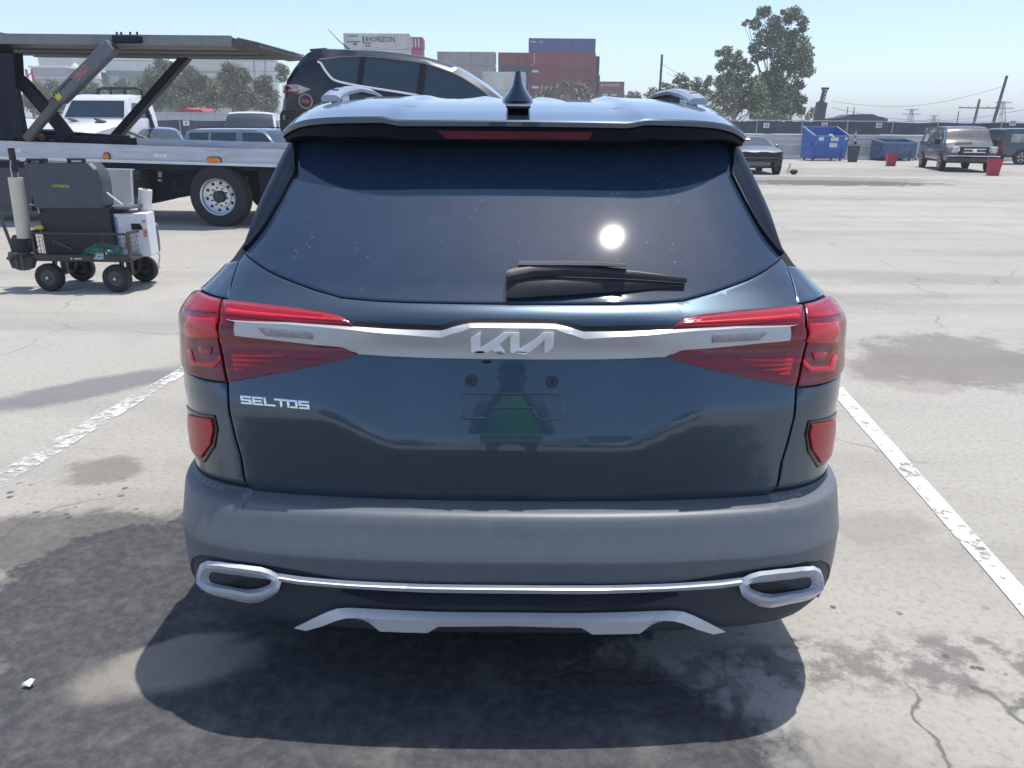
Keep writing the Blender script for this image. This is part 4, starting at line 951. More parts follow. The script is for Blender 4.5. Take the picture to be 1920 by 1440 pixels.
def truck_wheel(yl, side, face=True):
    c_ = tl(412, 366, 0); c_ = Vector((c_.x, yl, .475)); r_ = .485
    q = MB(); q.lathe([(.285, -.13), (.40, -.15), (.465, -.13), (r_, -.09), (r_, .09), (.465, .13), (.40, .15), (.285, .13)], c_, (0, side, 0), 40, closed=True); o = q.build('wheel', mat('truck_tyre', (.026, .028, .034), rough=.85, bump=.3), truck)
    rim = MB(); rim.lathe([(.285, .13), (.295, .14), (.275, .125), (.27, .07), (.25, .055), (.185, .045), (.18, .07), (.155, .075), (.115, .07), (.115, .02)], c_, (0, side, 0), 40, caps=False)
    ro = rim.build('rim', mat('truck_rim_alloy', (.62, .63, .66), rough=.3, metal=.75, var=.06), o)
    for k in range(10):
        a_ = 2 * PI * k / 10 + .16; cc = c_ + Vector((math.cos(a_) * .217, side * .052, math.sin(a_) * .217))
        mini(o, 'hand_hole', BLACK, lambda q: q.lathe([(.0245, -.01), (.0245, .003)], cc, (0, side, 0), 12))
        cc2 = c_ + Vector((math.cos(a_ + .3) * .140, side * .075, math.sin(a_ + .3) * .140)); mini(o, 'wheel_nut', CYL, lambda q: q.lathe([(.014, 0), (.014, .03), (.007, .04)], cc2, (0, side, 0), 6))
    hb = MB(); hb.lathe([(.10, .03), (.098, .10), (.08, .13), (.045, .135), (.042, .16), (0, .165)], c_, (0, side, 0), 24); hb.build('hub', mat('hub_dark', (.05, .05, .055), rough=.5, var=.3), o)
truck_wheel(.06, -1); truck_wheel(2.4, 1)
mini(truck, 'mud_flap', CBLK, lambda q: poly_px(q, [(484, 316), (540, 318), (540, 408), (492, 408)], .1, .03))
g_ = tl(201, 293); mini(truck, 'round_marker_lamp', AMBER, lambda q: q.lathe([(.052, 0), (.05, .03), (.03, .045)], (g_.x, 0, g_.z), (0, -1, 0), 16))
mini(truck, 'lamp_bezel', TRIMB, lambda q: q.lathe([(.062, 0), (.062, .02), (.05, .022)], (g_.x, 0, g_.z), (0, -1, 0), 16))
h_ = tl(402, 300.5)
cap = lambda w_, r__: [(w_ * .5 * sg + r__ * math.cos(a_), r__ * math.sin(a_)) for sg, aa in ((1, np.linspace(-PI / 2, PI / 2, 7)), (-1, np.linspace(PI / 2, 3 * PI / 2, 7))) for a_ in aa]
mini(truck, 'lamp_bezel', TRIMB, lambda q: q.prism(cap(.135, .056), (h_.x, -.008, h_.z), (1, 0, 0), (0, 0, 1), .02)); mini(truck, 'oblong_marker_lamp', AMBER, lambda q: q.prism(cap(.135, .044), (h_.x, -.02, h_.z), (1, 0, 0), (0, 0, 1), .03))

# fittings: stake pockets, hoses, a heap of tie-down chain, decals
for k in range(14):
    x = lerp(tl(25, 280).x, tl(500, 290).x, (k + .4) / 14); mini(truck, 'rail_rivet', ALUB, lambda q: q.lathe([(.013, 0), (.010, .008), (0, .010)], (x, 0, zbm(x) + .085), (0, -1, 0), 8))
for k, (pa, pb, sag) in enumerate((((258, 322), (345, 330), 9), ((262, 326), (338, 345), 14), ((205, 312), (300, 318), 7))):
    A, B = tl(*pa, .44), tl(*pb, .44); mini(truck, 'air_hose', mat('hose_rubber', (.02, .02, .022), rough=.5), lambda q: q.tube([A.lerp(B, u) - Vector((0, 0, sag / 117 * math.sin(PI * u))) for u in np.linspace(0, 1, 12)], .017, 6))
rr = random.Random(8); P = tl(62, 262, .22)
def chainheap(q):
    for k in range(26):
        c_ = Vector((P.x + rr.gauss(0, .13), .22 + rr.gauss(0, .04), zt(P.x) + .02 + abs(rr.gauss(0, .06)))); a_ = Vector((rr.gauss(0, 1), rr.gauss(0, 1), rr.gauss(0, .5))).normalized(); u = a_.cross(Vector((.3, .2, 1))).normalized()
        q.tube([c_ + a_ * .035 * math.cos(t_) + u * .02 * math.sin(t_) for t_ in np.linspace(0, 2 * PI, 9)], .008, 5, caps=False)
tag(mini(truck, 'tie_down_chain', mat('chain_steel', (.20, .19, .18), rough=.45, metal=.8), chainheap), kind='stuff')
mini(truck, 'deck_strap', mat('strap_orange', (.45, .16, .05), rough=.8), lambda q: q.box((tl(78, 262, .25).x, .25, zt(-4) + .05), (.10, .06, .10), ch=.02))
for px in (30, 300): mini(truck, 'rail_decal', mat('white_decal', (.70, .70, .72), rough=.5, var=.3, scale=20), lambda q: q.box((tl(px, 285).x, -.003, zt(tl(px, 285).x) - .15), (.22, .008, .06)))
for px in (262, 330): mini(truck, 'frame_bolt', CYL, lambda q: q.lathe([(.022, 0), (.022, .02), (0, .025)], (tl(px, 345, .5).x, .5, tl(px, 345, .5).z), (0, -1, 0), 8))

# ------------------------------------------------------------------ black crossover riding on the carrier's lower deck
xr_ = tl(517, 200, .45).x
spec = dict(L=4.5, paint=CARBLK, win=[(.68, 1.26), (1.36, 2.22), (2.34, 3.52)], ws=(2.75, 3.72), rw=(.10, .52), wheels=(.90, 3.60, .35),
    zr=[(0, .72), (.02, 1.0), (.10, 1.13), (.52, 1.60), (.60, 1.625), (1.0, 1.665), (1.6, 1.69), (2.1, 1.675), (2.7, 1.58), (3.2, 1.37), (3.72, 1.10), (4.0, 1.04), (4.35, .93), (4.5, .70)],
    zb=[(0, .42), (.2, .26), (4.3, .24), (4.5, .35)], w=[(0, .70), (.10, .80), (.35, .895), (.8, .92), (3.7, .92), (4.2, .86), (4.5, .62)], wr=[(0, .58), (.5, .60), (2.6, .62), (3.7, .62), (4.5, .6)],
    wb=[(0, .98), (.55, 1.42), (.66, 1.42), (.76, 1.30), (.90, 1.175), (1.05, 1.145), (2.0, 1.085), (3.0, 1.03), (3.6, 1.0), (4.5, .95)], wt=[(0, .9), (.55, 1.43), (.66, 1.44), (1.0, 1.52), (1.5, 1.565), (2.1, 1.555), (2.7, 1.455), (3.2, 1.25), (3.52, 1.06), (3.7, .98), (4.5, .8)])
ePos = root_mat(truck) @ Vector((xr_, 1.28, zt(xr_) - .02))
cross, sy = car('black_crossover', ePos, spec, 'black crossover with bright window trim riding nose-down on the carrier deck', 'car', rot=(0, R(5.0), R(-4)))
def sideline(q, f, xa, xb, r__, sg=-1, n=26): q.tube([(x, sg * (sy(x, f(x)) + .004), f(x)) for x in np.linspace(xa, xb, n)], r__, 6)
wbf, wtf = pchip(spec['wb']), pchip(spec['wt'])
for sg in (-1, 1):
    mini(cross, 'chrome_strip', mat('bright_strip', (.80, .82, .83), rough=.35, metal=.3), lambda q: sideline(q, lambda x: float(wbf(x)) - .012, .64, 3.62, .018, sg, 60))
    mini(cross, 'roof_trim', mat('dull_trim', (.2, .21, .23), rough=.35, metal=.5), lambda q: sideline(q, lambda x: float(wtf(x)) + .006, .66, 3.50, .010, sg, 60))
    lamp_ = [(.03, .90), (.02, 1.01), (.30, 1.045), (.55, .985), (.36, .90)]
    def tail(q):
        pts = resample(lamp_, .06); c_ = (.25, .97); o_ = [Vector((x, sg * (sy(x, z) + .012), z)) for x, z in pts]; q.add([Vector((c_[0], sg * (sy(*c_) + .03), c_[1]))] + o_, [(0, i + 1, (i + 1) % len(o_) + 1) for i in range(len(o_))])
    tlp = mini(cross, 'tail_lamp', mat('pale_tail_lens', (.42, .34, .37), rough=.12, coat=1., var=.35, scale=16), tail)
    mini(tlp, 'red_strip', LAMPR, lambda q: q.tube([(x, sg * (sy(x, .925) + .02), .905 + (x - .05) * .05) for x in np.linspace(.05, .34, 6)], .016, 6))
    def mirror(q): q.ball((3.42, sg * 1.03, 1.08), (.085, .10, .075), 14, 10); q.bar((3.46, sg * .90, 1.03), (3.44, sg * .98, 1.05), .05, .03)
    mr = mini(cross, 'door_mirror', CARBLK, mirror); mini(mr, 'mirror_cap', CHROME, lambda q: q.ball((3.40, sg * 1.065, 1.075), (.055, .075, .035), 12, 8))
    for xd in (1.31, 2.28): mini(cross, 'window_pillar', mat('pillar_black', (.010, .012, .018), rough=.35, spec=.3), lambda q: q.add([(xd - .045, sg * (sy(xd - .045, wbf(xd) + .01) + .004), wbf(xd) + .01), (xd + .05, sg * (sy(xd + .05, wbf(xd) + .01) + .004), wbf(xd) + .01), (xd + .05, sg * (sy(xd + .05, wtf(xd)) + .004), wtf(xd)), (xd - .045, sg * (sy(xd, wtf(xd)) + .004), wtf(xd))], [(0, 1, 2, 3)]))
    mini(cross, 'door_seam', BLACK, lambda q: q.tube([(2.28 + .04 * math.sin(z * 3), sg * (sy(2.28, z) + .001), z) for z in np.linspace(.4, 1.05, 8)], .006, 5))
    mini(cross, 'rear_door_seam', BLACK, lambda q: q.tube([(1.36 - .3 * max(0, .75 - z), sg * (sy(1.30, z) + .001), z) for z in np.linspace(.4, 1.1, 8)], .006, 5))
    for xh in (1.55, 2.55): mini(cross, 'door_handle', CARBLK, lambda q: q.box((xh, sg * (sy(xh, .95) + .02), .95), (.2, .03, .03), ch=.01))
mini(cross, 'lot_sticker', mat('dark_sticker', (.03, .03, .04), rough=.4), lambda q: q.lathe([(.115, 0), (.115, .006)], (.46, -(sy(.46, .80) + .004), .80), (0, -1, .0), 24))
mini(cross, 'sticker_ring', mat('pale_ring', (.35, .35, .36), rough=.4), lambda q: q.lathe([(.115, .006), (.115, .009), (.098, .009), (.098, .006)], (.46, -(sy(.46, .80) + .004), .80), (0, -1, 0), 24, closed=True))
mini(cross, 'sticker_band', LAMPR, lambda q: q.box((.46, -(sy(.46, .80) + .012), .80), (.13, .006, .05)))
mini(cross, 'teal_label', mat('teal_label', (.03, .36, .34), rough=.5), lambda q: q.box((.14, -(sy(.14, .52) + .012), .52), (.15, .012, .075), Matrix.Rotation(.35, 3, 'Z')))
mini(cross, 'rear_spoiler', CARBLK, lambda q: q.loft([[(.40, y, 1.575), (.40, y, 1.60), (.66, y, 1.64), (.66, y, 1.58)] for y in np.linspace(-.56, .56, 9)]))
mini(cross, 'roof_aerial', TRIMB, lambda q: q.tube([(.92, 0, 1.67), (.72, 0, 1.80), (.52, 0, 1.97)], [.012, .007, .004], 6))
mini(cross, 'rear_bumper', TRIMB, lambda q: q.loft([[(x, y, .28), (x - .03, y, .34), (x - .03, y, .55), (x, y, .62)] for x, y in ((.42, -.93), (.12, -.84), (.0, -.72), (-.03, 0), (.0, .72), (.12, .84), (.42, .93))]))
# ------------------------------------------------------------------ pull wagon loaded with a tool chest
CART_B = mat('wagon_black_steel', (.016, .019, .026), rough=.45, var=.15, coat=.3)
CG = gnd(152, 547)
cart = thing('pull_wagon', (CG.x, CG.y, 0), 'black steel mesh pull wagon with four pneumatic tyres, loaded with tools', 'wagon', R(-2))
cl = lambda px, py, yl=0.: local(px, py, cart, yl)
CW = .56
wl_, wr_2 = cl(92, 521), cl(218, 521); rw_ = .137
for X in (wl_.x, wr_2.x):
    for yl, sd in ((0.02, -1), (CW, 1)):
        c_ = Vector((X, yl, rw_)); q = MB(); q.lathe([(.075, -.04), (.115, -.048), (.132, -.035), (rw_, 0), (.132, .035), (.115, .048), (.075, .04)], c_, (0, sd, 0), 28, closed=True); o = q.build('wheel', mat('wagon_tyre', (.024, .025, .028), rough=.8, bump=.4, bscale=90), cart)
        mini(o, 'rim', mat('wagon_rim', (.05, .053, .06), rough=.4, var=.2), lambda q: q.lathe([(.088, .038), (.080, .030), (.055, .012), (.03, .015), (.026, .045), (.012, .047), (0, .048)], c_, (0, sd, 0), 28))
        mini(o, 'hub_nut', ALLOY, lambda q: q.lathe([(.014, .045), (.014, .056), (0, .058)], c_, (0, sd, 0), 10))
    mini(cart, 'axle', CART_B, lambda q: (q.bar((X, .02, rw_), (X, CW, rw_), .03, .03), q.bar((X, CW / 2, rw_), (X, CW / 2, .29), .05, .05)))
    for yy in (.09, CW - .09): mini(cart, 'axle_bracket', CART_B, lambda q: q.bar((X, yy, rw_), (X + .03, yy, .29), .03, .04))
xl, xr2 = cl(66, 470).x, cl(243, 480).x; zf = cl(150, 489).z; ztop = cl(150, 438).z
mini(cart, 'tray_floor', CART_B, lambda q: q.box(((xl + xr2) / 2, CW / 2, zf + .01), (xr2 - xl, CW, .02)))
def frame(q, P, s_=.022):
    for a_, b_ in zip(P, P[1:] + P[:1]): q.bar(a_, b_, s_, s_)
lowz_ = zf + .045
for yl in (0, CW):
    mini(cart, 'side_rail', CART_B, lambda q: q.box(((xl + xr2) / 2, yl, zf + .025), (xr2 - xl, .022, .065), ch=.005))
    f_ = mini(cart, 'side_frame', CART_B, lambda q: (frame(q, [(xl, yl, lowz_), (xr2, yl, lowz_), (xr2, yl, ztop), (xl, yl, ztop)], .020), q.bar(((xl + xr2) / 2 + .22, yl, lowz_), ((xl + xr2) / 2 + .22, yl, ztop), .014, .014)))
    w_ = MB()
    for k in range(1, 30): w_.bar((lerp(xl, xr2, k / 30), yl, lowz_), (lerp(xl, xr2, k / 30), yl, ztop), .0035, .0035)
    for k in range(1, 5): w_.bar((xl, yl, lerp(lowz_, ztop, k / 5)), (xr2, yl, lerp(lowz_, ztop, k / 5)), .0035, .0035)
    tag(w_.build('wire_mesh', CART_B, f_), kind='stuff')
RUST = mat('worn_gate_steel', (.085, .075, .068), rough=.6, var=.3, scale=20)
for X in (xl, xr2 + .012):
    f_ = mini(cart, 'end_gate', RUST if X > 0 else CART_B, lambda q: (frame(q, [(X, 0, lowz_ - .02), (X, CW, lowz_ - .02), (X, CW, ztop + .01), (X, 0, ztop + .01)], .026), q.bar((X, CW * .42, lowz_), (X, CW * .42, ztop), .014, .014), q.bar((X, CW * .75, lowz_), (X, CW * .75, ztop), .014, .014)))
    w_ = MB()
    for k in range(1, 14): w_.bar((X, CW * k / 14, lowz_), (X, CW * k / 14, ztop), .003, .003)
    for k in range(1, 5): w_.bar((X, 0, lerp(lowz_, ztop, k / 5)), (X, CW, lerp(lowz_, ztop, k / 5)), .003, .003)
    tag(w_.build('wire_mesh', RUST, f_), kind='stuff')
mini(cart, 'gate_latch', ALLOY, lambda q: (q.lathe([(.016, 0), (.016, .03), (0, .035)], (xr2 + .02, CW, ztop + .01), (0, 0, 1), 10), q.tube([(xr2 + .03, CW, ztop), (xr2 + .05, CW - .03, ztop - .12), (xr2 + .035, CW - .01, ztop - .22)], .006, 6)))
mini(cart, 'dangling_cord', mat('tan_cord', (.4, .3, .2), rough=.9), lambda q: q.tube([(xr2 + .03, CW * .9, lowz_), (xr2 + .04, CW * .92, lowz_ - .08), (xr2 + .02, CW * .9, lowz_ - .16), (xr2 + .03, CW * .9, lowz_ - .2)], .005, 5))
h0, h1 = cl(25, 470, .25), cl(-6, 388, .25); mini(cart, 'pull_handle', mat('handle_grey', (.06, .065, .075), rough=.5), lambda q: (q.tube([(xl, CW / 2, zf), h0, h1], .017, 8),))
mini(cart, 'maker_mark', PLWHITE, lambda q: (q.lathe([(.009, 0), (.009, .002)], (cl(136, 486.5).x, -.013, zf + .022), (0, -1, 0), 10), q.box((cl(148, 487).x, -.013, zf + .022), (.07, .002, .009))))

# tool chest standing in the wagon, lid thrown open
CH = mat('chest_dark_plastic', (.055, .064, .082), rough=.5, var=.12, scale=4, dust=.15, dustcol=(.2, .2, .2)); CHD = mat('chest_black_plastic', (.016, .018, .024), rough=.5, var=.15)
x_a, x_b = cl(78, 430, .12).x, cl(212, 430, .12).x; z_t = cl(150, 391, .12).z
chest = thing('tool_chest', root_mat(cart) @ Vector(((x_a + x_b) / 2, .30, zf + .021)), 'large black rolling tool chest in the wagon, grey lid open, yellow lettering', 'tool chest', R(-2))
W_, H_ = x_b - x_a, z_t - zf - .02
mini(chest, 'chest_body', CHD, lambda q: (q.box((0, 0, .012), (W_, .36, .024), ch=.008), q.box((0, -.17, H_ / 2), (W_, .02, H_), ch=.006), q.box((0, .17, H_ / 2), (W_, .02, H_), ch=.006), q.box((-W_ / 2 + .01, 0, H_ / 2), (.02, .36, H_), ch=.006), q.box((W_ / 2 - .01, 0, H_ / 2), (.02, .36, H_), ch=.006)))
mini(chest, 'chest_rim', CHD, lambda q: frame(q, [(-W_ / 2, -.185, H_), (W_ / 2, -.185, H_), (W_ / 2, .185, H_), (-W_ / 2, .185, H_)], .03))
Mi = root_mat(chest).inverted() @ root_mat(cart)
lidp = [cl(px, py, .10) for px, py in ((40, 306), (52, 303), (158, 304), (172, 306), (186, 322), (193, 340), (201, 384), (196, 391), (76, 391), (66, 388), (54, 350))]
lid = MB()
O = [Mi @ Vector((p.x, .10 + .10 * (p.z - z_t), p.z)) for p in lidp]; cc = sum(O, Vector()) / len(O)
O2 = [cc + (p - cc) * .96 + Vector((0, -.03, 0)) for p in O]; O3 = [p + Vector((0, .12, 0)) for p in O]
lid.loft([O3, O, O2]); lid_o = lid.build('lid', CH, chest, smooth=30)
tp = Mi @ cl(110, 349, .06)
tx = MB(); text_into(tx, 'STANLEY', .036, (tp.x, cc.y - .034, tp.z), (-1, 0, .02), (0, 0, -1), .004, sx=1.15); tx.build('lettering', mat('yellow_lettering', (.75, .6, .04), rough=.5), lid_o, smooth=0)
for px, wd in ((62, 26), (78, 10), (140, 30)):
    p = Mi @ cl(px, 298, .10); mini(lid_o, 'lid_latch', CHD, lambda q: (q.box((p.x, cc.y, p.z - .005), (wd / 190 * .9, .05, .02), ch=.004), q.box((p.x - wd / 420, cc.y, p.z - .02), (.02, .04, .05)), q.box((p.x + wd / 420, cc.y, p.z - .02), (.02, .04, .05))))
p = Mi @ cl(176, 312, .10); mini(lid_o, 'corner_clip', ALLOY, lambda q: q.box(p + Vector((0, -.02, 0)), (.075, .03, .03), Matrix.Rotation(R(45), 3, 'Y'), ch=.006))
p = Mi @ cl(222, 380, .15); mini(chest, 'lid_stay', PLWHITE, lambda q: q.bar(Mi @ cl(200, 361, .12), Mi @ cl(230, 384, .12), .012, .012))
mini(chest, 'tray_edge', mat('tray_grey', (.14, .145, .15), rough=.4, metal=.5), lambda q: (q.box(Mi @ cl(220, 389, .2) + Vector((0, .1, 0)), (.30, .30, .025), ch=.005),))
mini(chest, 'side_handle', mat('handle_strip', (.10, .11, .125), rough=.4), lambda q: q.bar(Mi @ cl(98, 450, .10), Mi @ cl(137, 469, .10), .02, .022, ch=.006))
mini(chest, 'lid_hinge', ALLOY, lambda q: q.tube([Mi @ cl(55, 383, .1), Mi @ cl(70, 386, .1), Mi @ cl(74, 400, .1)], .008, 6))
# rolls of film
WRAP = mat('cream_film_roll', (.62, .60, .47), rough=.35, var=.05, coat=.3); WRAPW = mat('white_film_roll', (.74, .72, .66), rough=.4, var=.04, coat=.2)
def roll(pa, pb, yl, r__, m, label, nm='film_roll'):
    A, B = cl(*pa, yl), cl(*pb, yl); M = root_mat(cart); A, B = M @ A, M @ B; ax = A - B; h_ = ax.length
    t = thing(nm, B, label, 'film roll', rot=ax.to_track_quat('Z', 'Y').to_euler())
    mini(t, 'film', m, lambda q: q.lathe([(r__ * .55, 0), (r__, .0), (r__, h_), (r__ * .55, h_)], (0, 0, 0), (0, 0, 1), 24, closed=True)); mini(t, 'core', mat('card_core', (.35, .27, .18), rough=.8), lambda q: q.lathe([(r__ * .42, .01), (r__ * .54, .01), (r__ * .54, h_ + .004), (r__ * .42, h_ + .004)], (0, 0, 0), (0, 0, 1), 20, closed=True))
    return t, h_
t, h_ = roll((29, 333), (46, 446), .10, .064, WRAP, 'cream stretch film roll with black handles leaning at the left end of wagon')
mini(t, 'grip', CHD, lambda q: q.lathe([(.030, 0), (.030, .22)], (0, 0, h_ + .05), (0, 0, 1), 14)); mini(t, 'grip_wire', ALLOY, lambda q: (q.tube([(-.045, 0, h_), (-.05, 0, h_ + .1), (-.03, 0, h_ + .16)], .006, 6), q.tube([(.045, 0, h_), (.05, 0, h_ + .1), (.03, 0, h_ + .16)], .006, 6)))
mini(t, 'film_end', CHD, lambda q: q.lathe([(.07, -.012), (.07, .0)], (0, 0, 0), (0, 0, 1), 24))
roll((272.5, 355), (269, 462), CW - .09, .064, WRAPW, 'white film roll standing upright in the right end of wagon')
# carton
CAR_ = mat('printed_carton', (.70, .70, .73), rough=.6, var=.12, scale=14)
p0, p1 = cl(211, 459, .16), cl(246, 400, .16)
box = thing('carton', root_mat(cart) @ Vector((p0.x + .10, .30, zf + .02)), 'white printed carton with a hand hole, between tool chest and film roll', 'carton', R(8))
hb_ = cl(211, 401, .16).z - zf - .02
mini(box, 'carton_body', CAR_, lambda q: q.box((.08, 0, hb_ / 2), (.30, .26, hb_), ch=.004))
mini(box, 'hand_hole', mat('carton_hole', (.03, .01, .012), rough=.9), lambda q: q.prism([(-.05, -.03), (.05, -.03), (.05, .0), (.03, .03), (-.05, .03)], (.13, -.1315, hb_ * .70), (1, 0, 0), (0, 0, 1), .003))
mini(box, 'print_panel', mat('blue_print', (.24, .30, .58), rough=.6, var=.5, scale=25), lambda q: (q.box((-.055, -.1312, hb_ * .55), (.022, .002, hb_ * .75)), q.box((.20, -.1312, hb_ * .82), (.03, .002, .03))))
mini(box, 'print_logo', mat('orange_print', (.62, .28, .17), rough=.6, var=.4, scale=20), lambda q: (q.prism([(-.03, -.05), (.02, -.06), (.03, .02), (0, .05), (-.02, .02)], (.02, -.1312, hb_ * .28), (1, 0, 0), (0, 0, 1), .002), q.box((.20, -.1312, hb_ * .55), (.035, .002, .08))))
# green bag heap
gb_ = thing('green_bag', root_mat(cart) @ Vector((cl(196, 480, .13).x, .13, zf + .022)), 'crumpled green plastic bag lying on the wagon floor', 'bag')
def heap(sx, sy_, sz_, seed, amp=.25):
    rr = random.Random(seed); q = MB(); q.ball((0, 0, 0), (1, 1, 1), 26, 16); ph = [(Vector((rr.gauss(0, 1), rr.gauss(0, 1), rr.gauss(0, 1))) * 3.2, rr.uniform(0, 6)) for _ in range(7)]; vs = []
    for v in q.v:
        V = Vector(v); k = 1 + amp * sum(abs(math.sin(V.dot(d_) + p_)) - .6 for d_, p_ in ph) / 3; V = V * k; vs.append((V.x * sx, V.y * sy_, max(-.02, V.z) * sz_))
    q.v = vs; return q
heap(.185, .11, .125, 3, .45).build('bag_film', mat('green_film', (.03, .26, .14), rough=.35, var=.35, scale=14, coat=.3), gb_, smooth=60)
q = heap(.08, .09, .07, 9, .4); q.v = [(x + .02, y - .07, z) for x, y, z in q.v]; q.build('pale_lining', mat('pale_lining', (.36, .48, .42), rough=.5, var=.2), gb_, smooth=60)
q = heap(.05, .05, .04, 5, .4); q.v = [(x + .23, y, z + .03) for x, y, z in q.v]; wr_o = q.build('white_rag', mat('white_rag', (.6, .62, .6), rough=.9, var=.1), None, smooth=60); wr_o.location = gb_.location; tag(wr_o, 'small white rag beside the green bag in the wagon', 'rag')
# tool pouch hung on the drawbar end
pp = cl(47, 508, .16)
pouch = thing('tool_pouch', root_mat(cart) @ Vector((pp.x, .16, cl(47, 506, .16).z)), 'grey canvas tool pouch hanging off the left end of the wagon', 'pouch')
PM = mat('grey_canvas', (.115, .11, .115), rough=.9, var=.25, scale=18, bump=.3); hp = cl(47, 440, .16).z - cl(47, 506, .16).z
mini(pouch, 'pouch_body', PM, lambda q: q.loft([[(a_ * math.cos(t_), b_ * math.sin(t_) * .8, z_ * hp) for t_ in np.linspace(0, 2 * PI, 18, endpoint=False)] for z_, a_, b_ in ((0, .05, .05), (.06, .10, .09), (.3, .135, .11), (.5, .13, .10), (.52, .12, .09), (.45, .10, .07))]))
mini(pouch, 'back_flap', mat('dark_canvas', (.035, .037, .045), rough=.85, var=.3, scale=20), lambda q: q.loft([[(a_ * math.cos(t_), .03 + b_ * math.sin(t_), z_ * hp) for t_ in np.linspace(0, 2 * PI, 16, endpoint=False)] for z_, a_, b_ in ((.40, .10, .06), (.6, .115, .07), (.85, .10, .06), (.98, .07, .04))]))
mini(pouch, 'pouch_band', mat('dark_canvas', ()), lambda q: q.tube([(.128 * math.cos(t_), .09 * math.sin(t_) - .01, hp * (.40 + .06 * math.cos(t_))) for t_ in np.linspace(PI * .95, 2.05 * PI, 14)], .016, 6))
for k in (-.05, .0, .05): mini(pouch, 'pouch_pleat', PM, lambda q: q.tube([(k, -.095, hp * .1), (k * 1.2, -.105, hp * .3), (k * 1.1, -.10, hp * .46)], .011, 6))
mini(pouch, 'hang_strap', PM, lambda q: q.tube([(.05, .02, hp * .9), (.10, .04, hp * 1.05), (.14, .05, hp * 1.1)], .012, 6))
sp_ = thing('spray_tool', root_mat(cart) @ cl(72, 428, .1), 'yellow headed tool lying between cream roll and tool chest', 'tool')
mini(sp_, 'head', mat('yellow_plastic', (.7, .58, .06), rough=.4), lambda q: q.lathe([(.012, -.05), (.022, -.03), (.024, .03), (.016, .05)], (0, 0, 0), (1, 0, .25), 12)); mini(sp_, 'stem', CHD, lambda q: q.tube([(-.045, 0, -.01), (-.07, .01, -.08), (-.06, .02, -.2)], .013, 8))
pz_ = gnd(55, 1287); q = MB(); q.add([(-.016, -.008, .006), (.012, -.014, .006), (.018, .004, .018), (-.004, .018, .010), (-.012, -.005, .012)], [(0, 1, 4), (1, 2, 4), (2, 3, 4), (3, 0, 4)])
sc_ = q.build('paper_scrap', PLWHITE, None, smooth=0); sc_.location = (pz_.x, pz_.y, .0045); tag(sc_, 'torn white paper scrap on damp ground at lower left', 'litter')
# ------------------------------------------------------------------ other vehicles on the lot
SILVER = mat('silver_grey_paint', (.20, .235, .26), rough=.3, metal=.6, coat=1., var=.05)
WHITEP = mat('white_vehicle_paint', (.72, .73, .73), rough=.35, coat=.6, var=.05, dust=.1)
BLUEP = mat('steel_blue_paint', (.10, .17, .25), rough=.3, metal=.4, coat=1.)
VANP = mat('van_dark_green_black', (.042, .058, .066), rough=.42, metal=.5, coat=1., var=.08, dust=.06)
SUVSPEC = dict(L=4.8, paint=SILVER, win=[(.35, 1.05), (1.15, 2.1), (2.25, 3.25)], ws=(3.0, 3.55), rw=(.06, .22), wheels=(.95, 3.85, .37),
    zr=[(0, .9), (.06, 1.1), (.22, 1.66), (.5, 1.73), (2.6, 1.75), (3.0, 1.70), (3.55, 1.17), (3.9, 1.12), (4.6, 1.02), (4.8, .8)], zb=[(0, .45), (.3, .3), (4.6, .3), (4.8, .4)],
    w=[(0, .84), (.25, .93), (4.2, .95), (4.8, .75)], wr=[(0, .72), (3, .74), (4.8, .7)], wb=[(0, 1.05), (4.8, 1.02)], wt=[(0, 1.08), (.3, 1.60), (2.9, 1.62), (3.3, 1.34), (3.55, 1.06), (4.8, .9)])
SEDSPEC = dict(L=4.6, paint=BLUEP, win=[(.95, 1.9), (2.0, 2.95)], ws=(2.55, 3.35), rw=(.55, 1.25), wheels=(.85, 3.65, .33),
    zr=[(0, .8), (.08, .98), (.55, 1.03), (1.25, 1.38), (1.8, 1.43), (2.4, 1.40), (3.35, 1.0), (4.2, .86), (4.6, .62)], zb=[(0, .35), (.3, .2), (4.4, .2), (4.6, .3)],
    w=[(0, .72), (.3, .88), (4.0, .90), (4.6, .68)], wr=[(0, .56), (4.6, .56)], wb=[(0, .94), (2.5, .95), (4.6, .88)], wt=[(0, .95), (.8, .99), (1.4, 1.32), (2.3, 1.33), (3.0, 1.07), (3.3, .93), (4.6, .8)])
def gxy(px, py): p = gnd(px, py); return (p.x, p.y, 0)
for k_ in ('zr', 'wb', 'wt'): SUVSPEC[k_] = [(x * .88, z * .87) for x, z in SUVSPEC[k_]]
for k_ in ('zb', 'w', 'wr'): SUVSPEC[k_] = [(x * .88, z) for x, z in SUVSPEC[k_]]
SUVSPEC.update(L=4.8 * .88, win=[(.31, .92), (1.01, 1.85), (1.98, 2.86)], ws=(2.64, 3.12), rw=(.05, .19), wheels=(.84, 3.39, .35))
